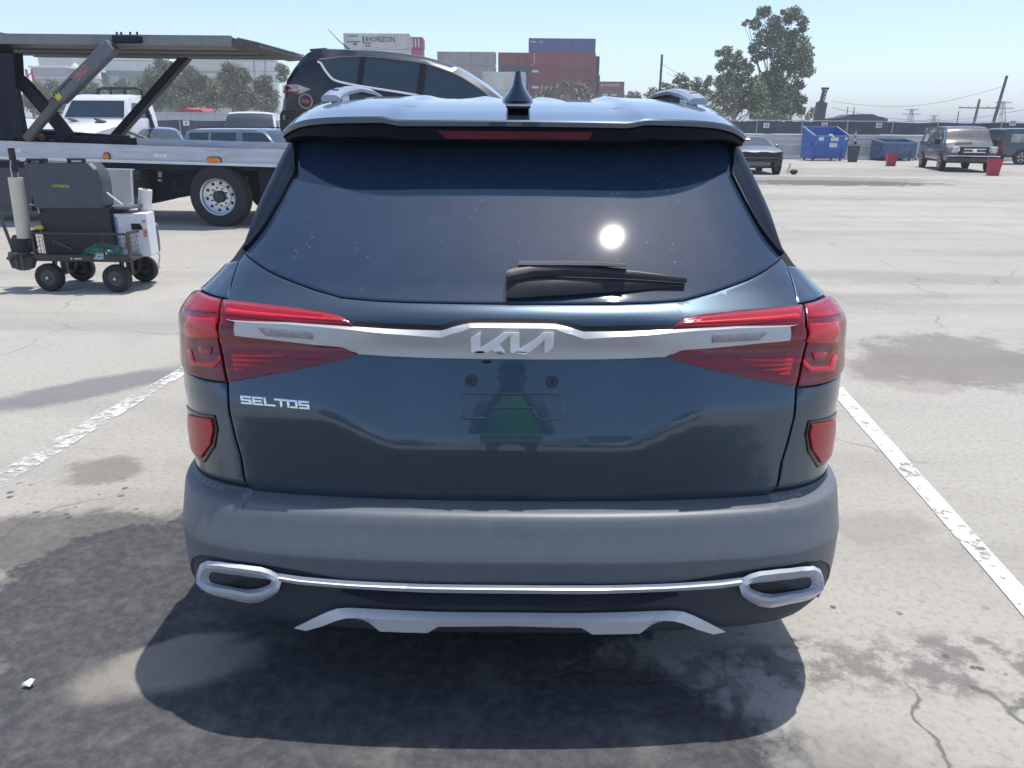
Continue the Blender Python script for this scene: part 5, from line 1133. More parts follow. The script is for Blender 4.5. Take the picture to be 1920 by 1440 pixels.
# silver suv, seen from its side, behind the carrier
p = at(368, 262, 24.0); tS, sS = car('silver_suv', (p.x, 24.0, 0), SUVSPEC, 'silver-grey boxy SUV parked side-on behind the carrier, sun glinting off it', 'car', rz=R(-12))
for sg in (-1, 1):
    mini(tS, 'door_mirror', TRIMB, lambda q: (q.ball((2.8, sg * 1.06, 1.0), (.10, .12, .10), 12, 8), q.bar((2.82, sg * .90, .96), (2.8, sg * 1.0, .98), .04, .03)))
    mini(tS, 'tail_lamp', LAMPR, lambda q: q.box((.10, sg * .86, .86), (.12, .10, .26), ch=.02)); mini(tS, 'roof_rack', TRIMB, lambda q: q.bar((.5, sg * .62, 1.545), (2.4, sg * .62, 1.55), .03, .03))
    mini(tS, 'pillar_panel', SILVER, lambda q: q.add([(x, sg * (sS(x, z) + .006), z) for x, z in ((1.80, .93), (2.02, .93), (1.99, 1.41), (1.80, 1.41))], [(0, 1, 2, 3)]))
    mini(tS, 'door_handle', CHROME, lambda q: q.box((1.9, sg * (sS(1.9, .84) + .02), .84), (.2, .03, .03)))
# blue car partly behind it
p = at(305, 262, 27.5); tB, _ = car('blue_sedan', (p.x, 27.5, .10), SEDSPEC, 'steel-blue sedan seen in part between white truck and silver SUV', 'car', rz=R(-70), ns=30)
# white van by the fence behind them
VANS = dict(L=5.6, paint=WHITEP, win=[(.3, 1.6), (1.8, 3.1), (3.3, 4.15)], ws=(3.95, 4.75), rw=(.02, .03), wheels=(1.05, 4.55, .37),
    zr=[(0, 1.98), (.2, 2.06), (3.6, 2.08), (3.95, 2.02), (4.75, 1.28), (5.3, 1.12), (5.6, .95)], zb=[(0, .45), (.3, .38), (5.4, .36), (5.6, .45)], w=[(0, .95), (.3, 1.0), (5.0, 1.0), (5.6, .86)], wr=[(0, .80), (4.2, .80), (5.6, .78)],
    wb=[(0, 1.22), (5.6, 1.12)], wt=[(0, 1.24), (.15, 1.78), (3.7, 1.80), (4.3, 1.42), (4.6, 1.16), (5.6, 1.0)])
p = at(500, 262, 33.0); tV, _ = car('white_van', (p.x, 33.0, 0), VANS, 'white van nose-on beside the carrier, beyond the silver SUV', 'van', rz=R(-80), ns=30)
VANS2 = dict(VANS, zr=[(x, z * .82) for x, z in VANS['zr']], wb=[(x, z * .82) for x, z in VANS['wb']], wt=[(x, z * .82) for x, z in VANS['wt']])
p = at(75, 262, 21.0); tV2, _ = car('white_van', (p.x, 21.0, 0), VANS2, 'low white van seen through the carrier frame at the left edge', 'van', rz=R(-100), ns=30)
# white conventional truck, nose on
p = at(186, 262, 24.5); tk = thing('white_truck', (p.x, 24.5, 0), 'white bonneted truck facing the camera, framed by the carrier struts', 'truck', R(-6))
mini(tk, 'hood', WHITEP, lambda q: q.loft([[(-w_, y, .75), (-w_, y, z_ - .12), (-w_ * .82, y, z_), (w_ * .82, y, z_), (w_, y, z_ - .12), (w_, y, .75)] for y, w_, z_ in ((-2.0, .78, 1.22), (-1.85, .88, 1.40), (-1.2, .98, 1.56), (-.3, 1.05, 1.72), (-.1, 1.06, 1.74))]))
cabm = mini(tk, 'cab', WHITEP, lambda q: q.loft([[(-w_, y0_, z_), (-w_, 1.5, z_), (w_, 1.5, z_), (w_, y0_, z_)] for z_, w_, y0_ in ((.7, 1.08, -.1), (1.74, 1.08, -.1), (1.76, 1.07, -.09), (2.30, .96, .25), (2.42, .90, .42), (2.47, .75, .7))]))
mini(tk, 'windshield', GLASS2, lambda q: q.add([(-.95, -.085, 1.80), (.95, -.085, 1.80), (.84, .235, 2.28), (-.84, .235, 2.28)], [(0, 1, 2, 3)]))
for sg in (-1, 1):
    mini(tk, 'side_window', GLASS2, lambda q: q.add([(sg * 1.068, .12, 1.80), (sg * 1.068, 1.1, 1.80), (sg * .985, 1.1, 2.22), (sg * .985, .36, 2.22)], [(0, 1, 2, 3)]))
    mini(tk, 'headlamp', LAMPW, lambda q: q.box((sg * .80, -1.93, 1.05), (.28, .14, .22), ch=.04)); mini(tk, 'mirror', TRIMB, lambda q: q.box((sg * 1.32, .05, 1.95), (.14, .08, .36), ch=.02)); mini(tk, 'mirror_arm', TRIMB, lambda q: q.bar((sg * 1.05, .1, 1.9), (sg * 1.28, .06, 1.95), .03, .03))
    for yy in (-1.2, 2.6): car_wheel(tk, (sg * .95, yy, .5), .5, .26, (sg, 0, 0))
mini(tk, 'hood_vent', TRIMB, lambda q: q.box((.62, -.75, 1.66), (.28, .14, .05), Matrix.Rotation(.25, 3, 'X'), ch=.01))
mini(tk, 'grille', TRIMB, lambda q: q.box((0, -2.0, 1.0), (.9, .06, .42), ch=.02)); mini(tk, 'front_bumper', TRIMB, lambda q: q.box((0, -2.1, .62), (2.1, .2, .3), ch=.05)); mini(tk, 'truck_bed', TRIMB, lambda q: q.box((0, 3.2, .95), (1.0, 3.6, .3)))
mini(tk, 'dash', mat('truck_interior', (.05, .05, .055), rough=.8), lambda q: q.box((.3, .75, 1.95), (.4, .2, .3), ch=.05))
# dark flatbed truck with head rack
p = at(283, 262, 26.5); ft = thing('flatbed_truck', (p.x, 26.5, 0), 'dark flatbed truck with tubular head rack and loading ramps, right of white truck', 'truck', R(-4))
mini(ft, 'bed', TRIMB, lambda q: (q.box((0, 0, 1.0), (2.3, 5, .16)), q.box((0, 0, .7), (.9, 5, .3)))); mini(ft, 'head_board', mat('rack_board', (.09, .10, .12), rough=.6), lambda q: q.box((-.1, -1.0, 1.60), (1.5, .06, .62)))
rk = [(-1.0, 1.1), (-1.0, 2.50), (-.92, 2.62), (-.8, 2.66), (.3, 2.66), (.42, 2.62), (.75, 1.2)]
mini(ft, 'head_rack', TRIMB, lambda q: q.tube([(x, -1.0, z) for x, z in rk], .05, 8))
for x in (-.55, -.1): mini(ft, 'rack_upright', TRIMB, lambda q: q.bar((x, -1.0, 1.3), (x, -1.0, 2.64), .05, .05))
for x in (-.3, .5): mini(ft, 'loading_ramp', mat('ramp_steel', (.16, .15, .14), rough=.6, metal=.4), lambda q: q.bar((x - .7, -2.6, 1.75), (x + .8, -2.2, 1.1), .3, .06))
for sg in (-1, 1):
    for yy in (-1.6, 1.6): car_wheel(ft, (sg * .95, yy, .48), .48, .26, (sg, 0, 0))
# stripped coupe with its nose torn off, right of the suv
g_ = gnd(1436, 327); DCP = mat('damaged_car_paint', (.17, .20, .21), rough=.4, metal=.5, coat=.6, dust=.3, dustcol=(.3, .3, .29))
DSP = dict(SEDSPEC, paint=DCP, L=4.3, zr=[(0, .75), (.08, .98), (.5, 1.04), (1.25, 1.34), (1.8, 1.40), (2.4, 1.37), (3.2, 1.02), (3.6, .96), (4.15, .88), (4.3, .80)], w=[(0, .75), (.3, .92), (3.8, .95), (4.3, .88)], ws=(2.5, 3.2), zb=[(0, .35), (.3, .2), (3.4, .2), (3.5, .55), (4.3, .60)], wheels=(.85, 3.62, .34))
dc, sD = car('damaged_coupe', (g_.x - .1, g_.y + 4.1, 0), DSP, 'wrecked dark coupe facing the camera with bumper and headlamps torn off', 'car', rz=R(-94))
mini(dc, 'radiator', mat('radiator_dark', (.035, .037, .042), rough=.5, metal=.5, bump=.3), lambda q: q.box((4.22, 0, .60), (.08, 1.05, .42), ch=.02)); mini(dc, 'intercooler', mat('intercooler_grey', (.16, .165, .17), rough=.45, metal=.6), lambda q: q.box((4.27, 0, .40), (.07, .95, .18), ch=.02))
mini(dc, 'crash_beam', TRIMB, lambda q: q.tube([(4.30, y, .52 + .02 * math.sin(y * 9)) for y in np.linspace(-.72, .72, 9)], .035, 8))
rr = random.Random(4)
for sg in (-1, 1):
    mini(dc, 'torn_bracket', CYL, lambda q: [q.bar((4.15 + rr.uniform(-.1, .15), sg * rr.uniform(.55, .9), rr.uniform(.3, .8)), (4.15 + rr.uniform(-.1, .2), sg * rr.uniform(.55, .95), rr.uniform(.2, .85)), .03, .02) for _ in range(9)])
    mini(dc, 'inner_arch', TRIMB, lambda q: q.box((3.9, sg * .68, .55), (.5, .3, .45), ch=.08)); mini(dc, 'door_mirror', DCP, lambda q: (q.ball((2.75, sg * 1.0, 1.02), (.08, .11, .07), 10, 7), q.bar((2.8, sg * .86, .97), (2.77, sg * .96, 1.0), .04, .03)))
mini(dc, 'hanging_lamp', LAMPW, lambda q: q.box((4.20, .66, .76), (.18, .28, .10), Matrix.Rotation(.2, 3, 'X'), ch=.03)); mini(dc, 'torn_fender_edge', BLACK, lambda q: q.tube([(4.31, y, .80 + .012 * math.sin(y * 9)) for y in np.linspace(-.86, .86, 24)], .03, 6)); mini(dc, 'engine_bay', BLACK, lambda q: q.box((4.28, 0, .70), (.06, 1.7, .16)))
mini(dc, 'windshield_paper', PLWHITE, lambda q: q.add([(2.80, -.45, 1.235), (2.80, -.05, 1.245), (2.62, -.05, 1.32), (2.62, -.42, 1.31)], [(0, 1, 2, 3)]))
db_ = thing('bumper_debris', gxy(1482, 327), 'small torn bumper pieces lying beside the wrecked coupe', 'debris'); mini(db_, 'fragment', PLWHITE, lambda q: q.box((-.05, .1, .22), (.05, .1, .4), Matrix.Rotation(.25, 3, 'Y'), ch=.01)); mini(db_, 'foot_piece', TRIMB, lambda q: q.ball((.12, 0, .10), (.16, .14, .10), 10, 7))
# two dark passenger vans
sc9 = lambda L_: [(x, z * .89) for x, z in L_]
VSP = dict(VANS, paint=VANP, glass=mat('van_glass', (.02, .03, .036), rough=.2, coat=.6, dust=.25, dustcol=(.5, .5, .47)), wb=sc9([(0, 1.22), (5.6, 1.14)]), wt=sc9(VANS['wt']), zr=sc9(VANS['zr']))  # pale dust mix on the panes stands for sun glare
gA = gnd(1800, 322)
def vanfit(t):
    mini(t, 'grille', mat('van_grille', (.015, .02, .035), rough=.4), lambda q: q.box((5.60, 0, .86), (.08, 1.10, .36), ch=.02))
    for k in (-.06, .06): mini(t, 'grille_bar', CHROME, lambda q: q.box((5.645, 0, .87 + k), (.02, .82, .035)))
    mini(t, 'grille_oval', CHROME, lambda q: q.lathe([(.09, 0), (.085, .015), (0, .02)], (5.65, 0, .87), (1, 0, 0), 18)); mini(t, 'front_bumper', mat('van_bumper', (.025, .035, .05), rough=.35, coat=.5), lambda q: q.box((5.62, 0, .50), (.2, 1.95, .26), ch=.05)); mini(t, 'bumper_chrome', CHROME, lambda q: q.box((5.66, 0, .655), (.18, 1.96, .035), ch=.01))
    for sg in (-1, 1):
        mini(t, 'headlamp', LAMPW, lambda q: q.box((5.56, sg * .72, .90), (.12, .24, .26), ch=.03)); mini(t, 'corner_lamp', AMBER, lambda q: q.box((5.53, sg * .86, .92), (.14, .05, .24), ch=.02))
        mini(t, 'door_mirror', TRIMB, lambda q: q.box((4.25, sg * 1.16, 1.22), (.12, .20, .26), ch=.03)); mini(t, 'mirror_arm', TRIMB, lambda q: q.bar((4.3, sg * .98, 1.14), (4.27, sg * 1.1, 1.18), .05, .03)); mini(t, 'rear_lamp', LAMPR, lambda q: q.box((.0, sg * .90, 1.0), (.06, .10, .4), ch=.01))
    mini(t, 'wiper', TRIMB, lambda q: q.bar((4.72, .1, 1.19), (4.66, -.55, 1.24), .03, .02))
    mini(t, 'rear_bumper', TRIMB, lambda q: q.box((-.05, 0, .52), (.2, 1.9, .22), ch=.04))
vA, sV = car('dark_van', (gA.x + 1.6, gA.y + 4.9, 0), VSP, 'dark passenger van angled toward the camera, pale numbers on its window', 'van', rz=R(-105), group='dark vans parked at the far right')
vanfit(vA)
q = MB(); side_x, side_z = 3.66, 1.34; text_into(q, '817', .19, (side_x, -(sV(side_x, side_z) + .008), side_z), (1, 0, 0), (0, .16, .99), .004, bold=.006); q.build('window_number', PLWHITE, vA, smooth=0)
mini(vA, 'window_paper', mat('paper_on_glass', (.5, .53, .55), rough=.5, var=.4, scale=8), lambda q: q.add([(x, -(sV(x, z) + .006), z) for x, z in ((.6, 1.18), (1.4, 1.18), (1.4, 1.52), (.65, 1.52))], [(0, 1, 2, 3)]))
mini(vA, 'door_lettering', mat('pale_lettering', (.3, .34, .36), rough=.5), lambda q: q.add([(x, -(sV(x, z) + .004), z) for x, z in ((1.9, .78), (3.1, .78), (3.1, .86), (1.9, .86))], [(0, 1, 2, 3)]))
gB = gnd(1878, 309)
vB, sV2 = car('dark_van', (gB.x, gB.y + 1.2, 0), VSP, 'second dark van, seen side-on and cut by the right edge', 'van', rz=R(4), group='dark vans parked at the far right'); vanfit(vB)
mini(vB, 'window_blind', mat('beige_blind', (.40, .38, .33), rough=.6, var=.3, scale=3), lambda q: q.add([(x, -(sV2(x, z) + .006), z) for x, z in ((.35, 1.13), (1.5, 1.13), (1.5, 1.55), (.40, 1.55))] + [(x, -(sV2(x, z) + .006), z) for x, z in ((1.9, 1.12), (3.0, 1.12), (3.0, 1.56), (1.9, 1.56))], [(0, 1, 2, 3), (4, 5, 6, 7)]))
# ------------------------------------------------------------------ yard edge: bins, barriers, wall, fence
def openbin(name, loc, rz, W, D, hf, hb, m, label, cat, group=None):
    t = thing(name, loc, label, cat, rz, group); b_ = .14; th = .03
    def sides(q):
        for sg in (-1, 1): q.prism([(-D / 2, b_), (D / 2, b_), (D / 2 + .05, hb), (-D / 2 - .18, hf)], (sg * (W / 2 - .02), 0, 0), (0, 1, 0), (0, 0, 1), th)
    mini(t, 'end_wall', m, lambda q: q.prism([(-D / 2, b_), (D / 2, b_), (D / 2 + .05, hb), (-D / 2 - .18, hf)], (-(W / 2 - .02), 0, 0), (0, 1, 0), (0, 0, 1), th)); mini(t, 'end_wall', m, lambda q: q.prism([(-D / 2, b_), (D / 2, b_), (D / 2 + .05, hb), (-D / 2 - .18, hf)], (W / 2 - .02, 0, 0), (0, 1, 0), (0, 0, 1), th))
    mini(t, 'front_wall', m, lambda q: q.loft([[(-W / 2 + .01, -D / 2, b_), (W / 2 - .01, -D / 2, b_), (W / 2 - .01, -D / 2 + th, b_), (-W / 2 + .01, -D / 2 + th, b_)], [(-W / 2 + .01, -D / 2 - .18, hf), (W / 2 - .01, -D / 2 - .18, hf), (W / 2 - .01, -D / 2 - .18 + th, hf), (-W / 2 + .01, -D / 2 - .18 + th, hf)]]))
    mini(t, 'back_wall', m, lambda q: q.loft([[(-W / 2 + .01, D / 2 - th, b_), (W / 2 - .01, D / 2 - th, b_), (W / 2 - .01, D / 2, b_), (-W / 2 + .01, D / 2, b_)], [(-W / 2 + .01, D / 2 + .05 - th, hb), (W / 2 - .01, D / 2 + .05 - th, hb), (W / 2 - .01, D / 2 + .05, hb), (-W / 2 + .01, D / 2 + .05, hb)]]))
    mini(t, 'bin_floor', m, lambda q: q.box((0, 0, b_ + .02), (W - .05, D - .05, .04)))
    rimm = mat(m.name + '_rim', tuple(c * 1.0 for c in (.22, .30, .42)), rough=.5)
    A, B, C_, E = (-W / 2, -D / 2 - .18, hf), (W / 2, -D / 2 - .18, hf), (W / 2, D / 2 + .05, hb), (-W / 2, D / 2 + .05, hb)
    mini(t, 'top_rim', rimm, lambda q: frame(q, [Vector(A), Vector(B), Vector(C_), Vector(E)], .07))
    for sg in (-1, 1):
        mini(t, 'fork_pocket', m, lambda q: q.box((sg * (W / 2 + .06), -.1, hf * .66), (.12, D * .75, .20), ch=.02))
        for yy in (-D / 2 + .15, D / 2 - .15): mini(t, 'caster', TRIMB, lambda q: (q.lathe([(.07, -.03), (.07, .03)], (sg * (W / 2 - .2), yy, .07), (1, 0, 0), 12), q.box((sg * (W / 2 - .2), yy, .13), (.06, .1, .05))))
        mini(t, 'wall_rib', m, lambda q: q.box((sg * W * .38, -D / 2 - .09, hf * .35), (.08, .06, hf * .4), ch=.01))
    return t
BINB = mat('bright_blue_bin', (.02, .12, .46), rough=.4, var=.14, scale=3, dust=.10); BIND = mat('dark_blue_bin', (.025, .085, .23), rough=.5, var=.2, scale=3, dust=.2)
g1 = gnd(1552, 302)
sc_px = lambda px, D: px / FPX * D
d1 = openbin('dumpster', (g1.x, g1.y + .9, 0), R(7), 2.05, 1.3, 1.36, 1.86, BINB, 'bright blue dumpster with open slanted top and white stickers', 'dumpster', 'blue dumpsters by the wall')
for (x, z, w_, h_) in ((-.62, 1.20, .30, .20), (.18, 1.18, .46, .20), (.86, 1.22, .16, .14), (.16, .86, .46, .24)): mini(d1, 'sticker', PLWHITE, lambda q: q.box((x, -.65 - .18 * (z - .14) / 1.22 - .012, z), (w_, .012, h_)))
mini(d1, 'hanging_rag', PLWHITE, lambda q: q.tube([(-.2, -.83, 1.38), (-.05, -.86, 1.42), (.05, -.88, 1.30), (.1, -.86, 1.22)], .05, 7))
g2 = gnd(1684, 302)
d2 = openbin('dumpster', (g2.x, g2.y + .9, 0), R(3), 2.05, 1.2, 1.02, 1.20, BIND, 'low dark blue dumpster left of the vans, partly behind a red bin', 'dumpster', 'blue dumpsters by the wall')
mini(d2, 'sticker', PLWHITE, lambda q: q.box((.45, -.70, .70), (.16, .012, .12)))
def tub(name, px, py, w_, h_, m, label, cat='bin', group=None, lid=False):
    g_ = gnd(px, py); t = thing(name, (g_.x, g_.y + w_ * .4, 0), label, cat, random.uniform(-.2, .2), group)
    rr_ = lambda s_, z: [(s_ * x, s_ * y, z) for x, y in [(sx * (.5 - r_) + r_ * math.cos(a), sy_ * (.5 - r_) + r_ * math.sin(a)) for sx, sy_, a0 in ((1, 1, 0), (-1, 1, PI / 2), (-1, -1, PI), (1, -1, 3 * PI / 2)) for r_ in (.12,) for a in (a0, a0 + PI / 4, a0 + PI / 2)]]
    mini(t, 'tub', m, lambda q: q.loft([rr_(w_ * .74, .0), rr_(w_ * .95, h_ * .96), rr_(w_ * .90, h_ * .96), rr_(w_ * .70, .03)], cap0=True, cap1=True))
    mini(t, 'rim', m, lambda q: q.loft([rr_(w_ * .94, h_ * .93), rr_(w_ * 1.04, h_ * .94), rr_(w_ * 1.04, h_), rr_(w_ * .90, h_), rr_(w_ * .90, h_ * .93)], cap0=False, cap1=False))
    for sg in (-1, 1): mini(t, 'grip', m, lambda q: q.box((sg * w_ * .52, 0, h_ * .86), (w_ * .10, w_ * .3, h_ * .05), ch=.01))
    if lid: mini(t, 'lid', m, lambda q: q.loft([rr_(w_ * 1.05, h_), rr_(w_ * 1.05, h_ * 1.03), rr_(w_ * .8, h_ * 1.06)]))
    return t
REDP = mat('red_bin_plastic', (.46, .030, .065), rough=.45, var=.08)
tub('red_bin', 1673, 311.5, .50, .60, REDP, 'red plastic bin standing in front of the low dark blue dumpster', group='red plastic bins')
tub('red_bin', 1866, 329.5, .48, .62, REDP, 'red plastic bin standing before the front of the angled van', group='red plastic bins')
tub('grey_bin', 1601, 304, .55, .86, mat('grey_bin_plastic', (.045, .05, .06), rough=.5), 'dark grey bin standing between the two blue dumpsters')
# concrete barriers along the foot of the wall
CONC = mat('barrier_concrete', (.50, .50, .48), rough=.85, var=.2, scale=2, bump=.3, dust=.3)
prof = [(-.30, 0), (.30, 0), (.30, .08), (.16, .30), (.09, .80), (-.09, .80), (-.16, .30), (-.30, .08)]
gw = gnd(1550, 301.0); WD = gw.y + 2.3
xs0 = at(1395, 300, WD).x; k = 0; x = xs0
bar0 = None
labs = ['beside the wrecked coupe', 'left of the bright blue dumpster', 'behind the bright blue dumpster', 'between the two dumpsters, left one', 'between the two dumpsters, right one', 'behind the low dark dumpster', 'left of the angled van', 'behind the angled van']
while k < 8:
    pxm = None
    t = thing('concrete_barrier', (x + 1.0, WD - .45, 0), 'pale concrete barrier block ' + labs[k], 'barrier', group='concrete barriers along the wall')
    mini(t, 'barrier_body', CONC, lambda q: q.prism(prof, (0, 0, 0), (0, 1, 0), (0, 0, 1), 1.86)); mini(t, 'lifting_loop', TRIMB, lambda q: q.box((-.85, 0, .55), (.2, .1, .12), ch=.02))
    x += 2.0; k += 1
# retaining wall of stacked concrete planks, white-washed
WALLM = mat('whitewashed_planks', (.60, .60, .58), rough=.85, var=.12, scale=1.2, dust=.3, dustcol=(.42, .40, .37), stretch=(.3, 1, 3))
zw = at(1550, 252, WD).z; zf_ = at(1550, 227.5, WD + .15).z
wall = thing('plank_wall', (0, WD, 0), 'long whitewashed wall of stacked concrete planks below the fence', 'wall')
xw0, xw1 = at(1340, 300, WD).x, at(1990, 300, WD).x; nseg = 6; ncr = 5
pl = None
for j in range(ncr):
    for i in range(nseg):
        xa_, xb_ = lerp(xw0, xw1, i / nseg), lerp(xw0, xw1, (i + 1) / nseg)
        if pl is None: pl = mini(wall, 'plank', WALLM, lambda q: q.box((0, 0, 0), (xb_ - xa_ - .015, .16, zw / ncr - .014), ch=.02)); o = pl
        else: o = pl.copy(); COL.objects.link(o); o.parent = wall
        o.location = ((xa_ + xb_) / 2, .03 * j + random.uniform(-.012, .012), (j + .5) * zw / ncr)
# fence with dark windscreen cloth and numbered signs
CLOTH = mat('dark_windscreen_cloth', (.085, .095, .12), rough=.9, var=.25, scale=.8); GALV = mat('galvanised_tube', (.48, .49, .50), rough=.45, metal=.7)
def fence(name, pts, z0, z1, label, tags, group=None, sp=3.0):
    """posts, rails and a slack cloth in every bay; tags = {bay: number}"""
    t = thing(name, (pts[0][0], pts[0][1], 0), label, 'fence'); o_ = Vector((pts[0][0], pts[0][1], 0))
    bays = []
    for a, b in zip(pts[:-1], pts[1:]):
        a, b = Vector((*a, 0)), Vector((*b, 0)); n = max(1, int((b - a).length / sp + .5)); bays += [(a + (b - a) * i / n - o_, a + (b - a) * (i + 1) / n - o_) for i in range(n)]
    post = None
    for i, (a, b) in enumerate(bays):
        if post is None: post = mini(t, 'post', GALV, lambda q: q.lathe([(.035, 0), (.035, z1 + .05), (.02, z1 + .09), (0, z1 + .1)], (0, 0, 0), (0, 0, 1), 10)); p_ = post
        else: p_ = post.copy(); COL.objects.link(p_); p_.parent = t
        p_.location = a
        d_ = (b - a).normalized(); nn_ = Vector((-d_.y, d_.x, 0)); G = []
        for u in range(11):
            for v in range(5):
                P = a + (b - a) * (u / 10) + Vector((0, 0, lerp(z0, z1, v / 4))) + nn_ * (.04 + .05 * math.sin(u * 1.3 + i) * math.sin(v * .8 + i * 2)); P.z -= .05 * math.sin(PI * u / 10) * (v == 4); G.append(P)
        mini(t, 'cloth', CLOTH, lambda q: q.add(G, [(u * 5 + v, (u + 1) * 5 + v, (u + 1) * 5 + v + 1, u * 5 + v + 1) for u in range(10) for v in range(4)]), smooth=80); mini(t, 'top_rail', GALV, lambda q: q.tube([a + Vector((0, 0, z1 + .03)), b + Vector((0, 0, z1 + .03))], .024, 6))
    return t
fy0 = WD + .35
xR = at(1760, 228, fy0).x
F0 = [(at(1335, 228, fy0).x, fy0), (xR, fy0), (at(2010, 225, fy0 - 4).x, fy0 - 4.0)]
fence('screened_fence', F0, zw + .02, zf_, 'chain-link fence hung with dark cloth above the white plank wall', {})
def sign(px, py, Y, num, wh, w_=.36, h_=.28):
    c_ = at(px, py, Y); t = thing('number_sign', c_, f'white sign reading {num} on the fence cloth, {wh}', 'sign', group='numbered signs on the fence')
    mini(t, 'sign_board', PLWHITE, lambda q: q.box((0, 0, 0), (w_, .02, h_), ch=.004)); q = MB(); text_into(q, str(num), .24, (0, -.013, 0), (1, 0, 0), (0, 0, 1), .004, bold=.004); q.build('numerals', BLACK, t, smooth=0)
for px, py, num, wh in ((1437, 235, 13, 'above the wrecked coupe'), (1546, 234.5, 14, 'above the bright blue dumpster'), (1648, 235, 15, 'above the low dark dumpster'), (1777, 234, 16, 'just over the angled van roof')): sign(px, py, fy0 - .12, num, wh)
sign(1899, 231, fy0 - 2.7, 17, 'above the second van')
# striped post
g_ = at(1603, 262, WD - .2); t = thing('marker_post', (g_.x, WD - .2, zw * .72), 'thin orange and white marker post fixed to the plank wall', 'post')
for k in range(4): mini(t, 'band', (mat('orange_band', (.5, .12, .03), rough=.6) if k % 2 else PLWHITE), lambda q: q.lathe([(.05, 0), (.05, .17)], (0, 0, .02 + .17 * k), (0, 0, 1), 10))
mini(t, 'bracket', TRIMB, lambda q: q.box((.05, 0, -.06), (.14, .06, .18)))
# left side of the yard: same kind of fence, low pale building behind
fl = 46.0
zl0, zl1 = .25, at(400, 225, fl).z
fence('screened_fence', [(at(20, 228, fl).x, fl), (at(760, 228, fl).x, fl)], zl0, zl1, 'dark cloth fence behind the parked cars on the left', {})
for px in (349, 453): 
    c_ = at(px, 231, fl - .12); t = thing('number_sign', c_, f'blank-looking white sign on the left fence, {"left" if px == 349 else "right"} of two', 'sign', group='white signs on the left fence'); mini(t, 'sign_board', PLWHITE, lambda q: q.box((0, 0, 0), (.36, .02, .26), ch=.004)); mini(t, 'sign_mark', BLACK, lambda q: q.box((0, -.012, 0), (.10, .006, .08)))
lw = thing('low_white_wall', (at(180, 230, 49).x, 49, 0), 'long low white wall with coping behind the left fence', 'wall')
xwl = at(540, 230, 49).x - at(180, 230, 49).x
zl = at(400, 213, 49).z
WHT = mat('white_render', (.68, .69, .67), rough=.85, var=.06, scale=.8)
for k in range(8): mini(lw, 'panel', WHT, lambda q: q.box((xwl * (k + .5) / 8, 0, zl / 2), (xwl / 8 - .03, .2, zl), ch=.01))
mini(lw, 'coping', WHT, lambda q: q.box((xwl / 2, 0, zl + .03), (xwl, .3, .06)))
c_ = at(365, 209, 55); t = thing('red_canopy', (c_.x, 55, 0), 'red low tarpaulin showing above the white wall', 'tarpaulin'); mini(t, 'sheet', mat('red_tarp', (.45, .07, .09), rough=.6, var=.2), lambda q: q.loft([[(x, -1, z_ - .30), (x, -1, z_), (x, 1, z_ + .1), (x, 1, z_ - .3)] for x, z_ in ((-1.0, 2.50), (-.7, 2.64), (-.2, 2.70), (.3, 2.64), (.8, 2.66), (1.0, 2.48))]));
for x in (-.9, .9): mini(t, 'pole', GALV, lambda q: q.bar((x, 0, 0), (x, 0, 2.4), .06, .06))

# ------------------------------------------------------------------ trees
LEAFA = [mat('leaf_grey_green', (.175, .215, .125), rough=.6, var=.25, scale=1.5), mat('leaf_olive', (.235, .26, .15), rough=.6, var=.25, scale=1.5), mat('leaf_dark', (.115, .145, .095), rough=.6, var=.25, scale=1.5)]
BARK = mat('pale_bark', (.26, .23, .19), rough=.9, var=.35, scale=3, bump=.4)
def tree(name, label, base, clumps, leaf=.16, dens=1., elong=2.2, droop=.6, trunk=.28, group=None, mats=None, cat='tree', seed=1):
    """clumps = [(x,y,z,r)] in the tree's own metres; trunk and limbs run to every clump"""
    rr = random.Random(seed); t = thing(name, base, label, cat, group=group)
    top = max(c[2] for c in clumps); mid = Vector((sum(c[0] for c in clumps) / len(clumps), 0, top * .55))
    q = MB(); q.tube([(0, 0, 0), (mid.x * .3, 0, top * .25), tuple(mid)], [trunk, trunk * .75, trunk * .45], 8)
    q.build('trunk', BARK, t, smooth=60)
    q = MB()
    for (x, y, z, r_) in clumps:
        s_ = Vector((0, 0, 0)).lerp(mid, min(1, max(.25, z / top * .8))); e = Vector((x, y, z)); m_ = s_.lerp(e, .5) + Vector((rr.uniform(-.3, .3), rr.uniform(-.3, .3), -.12 * (e - s_).length))
        q.tube([s_, m_, e], [trunk * .22, trunk * .12, .015], 5)
    tag(q.build('limbs', BARK, t, smooth=60), kind='stuff')
    q = MB()
    for (x, y, z, r_) in clumps:
        n = int(dens * 95 * (r_ / leaf) ** 1.6 / 6)
        for _ in range(n):
            while True:
                v = Vector((rr.uniform(-1, 1), rr.uniform(-1, 1), rr.uniform(-1, 1)))
                if .15 < v.length < 1: break
            v = v.normalized() * (v.length ** .6); v = v * rr.choice((.8, 1, 1, 1.25)); c_ = Vector((x, y, z)) + Vector((v.x * r_, v.y * r_, v.z * r_ * .82))
            d_ = Vector((rr.gauss(0, 1), rr.gauss(0, 1), rr.gauss(0, .7) - droop)).normalized(); u = d_.cross(Vector((rr.gauss(0, 1), rr.gauss(0, 1), rr.gauss(0, 1)))).normalized()
            l_ = leaf * rr.uniform(.7, 1.4) * elong / 2; w_ = leaf * rr.uniform(.35, .6)
            q.cur = 0 if rr.random() < .5 else (1 if rr.random() < .55 else 2)
            nn_ = d_.cross(u) * w_ * .3
            q.add([c_ - d_ * l_, c_ + u * w_ + nn_, c_ + d_ * l_, c_ - u * w_ + nn_], [(0, 1, 2, 3)])
    q.build('crown', mats or LEAFA, t, smooth=0, recalc=False)
    return t
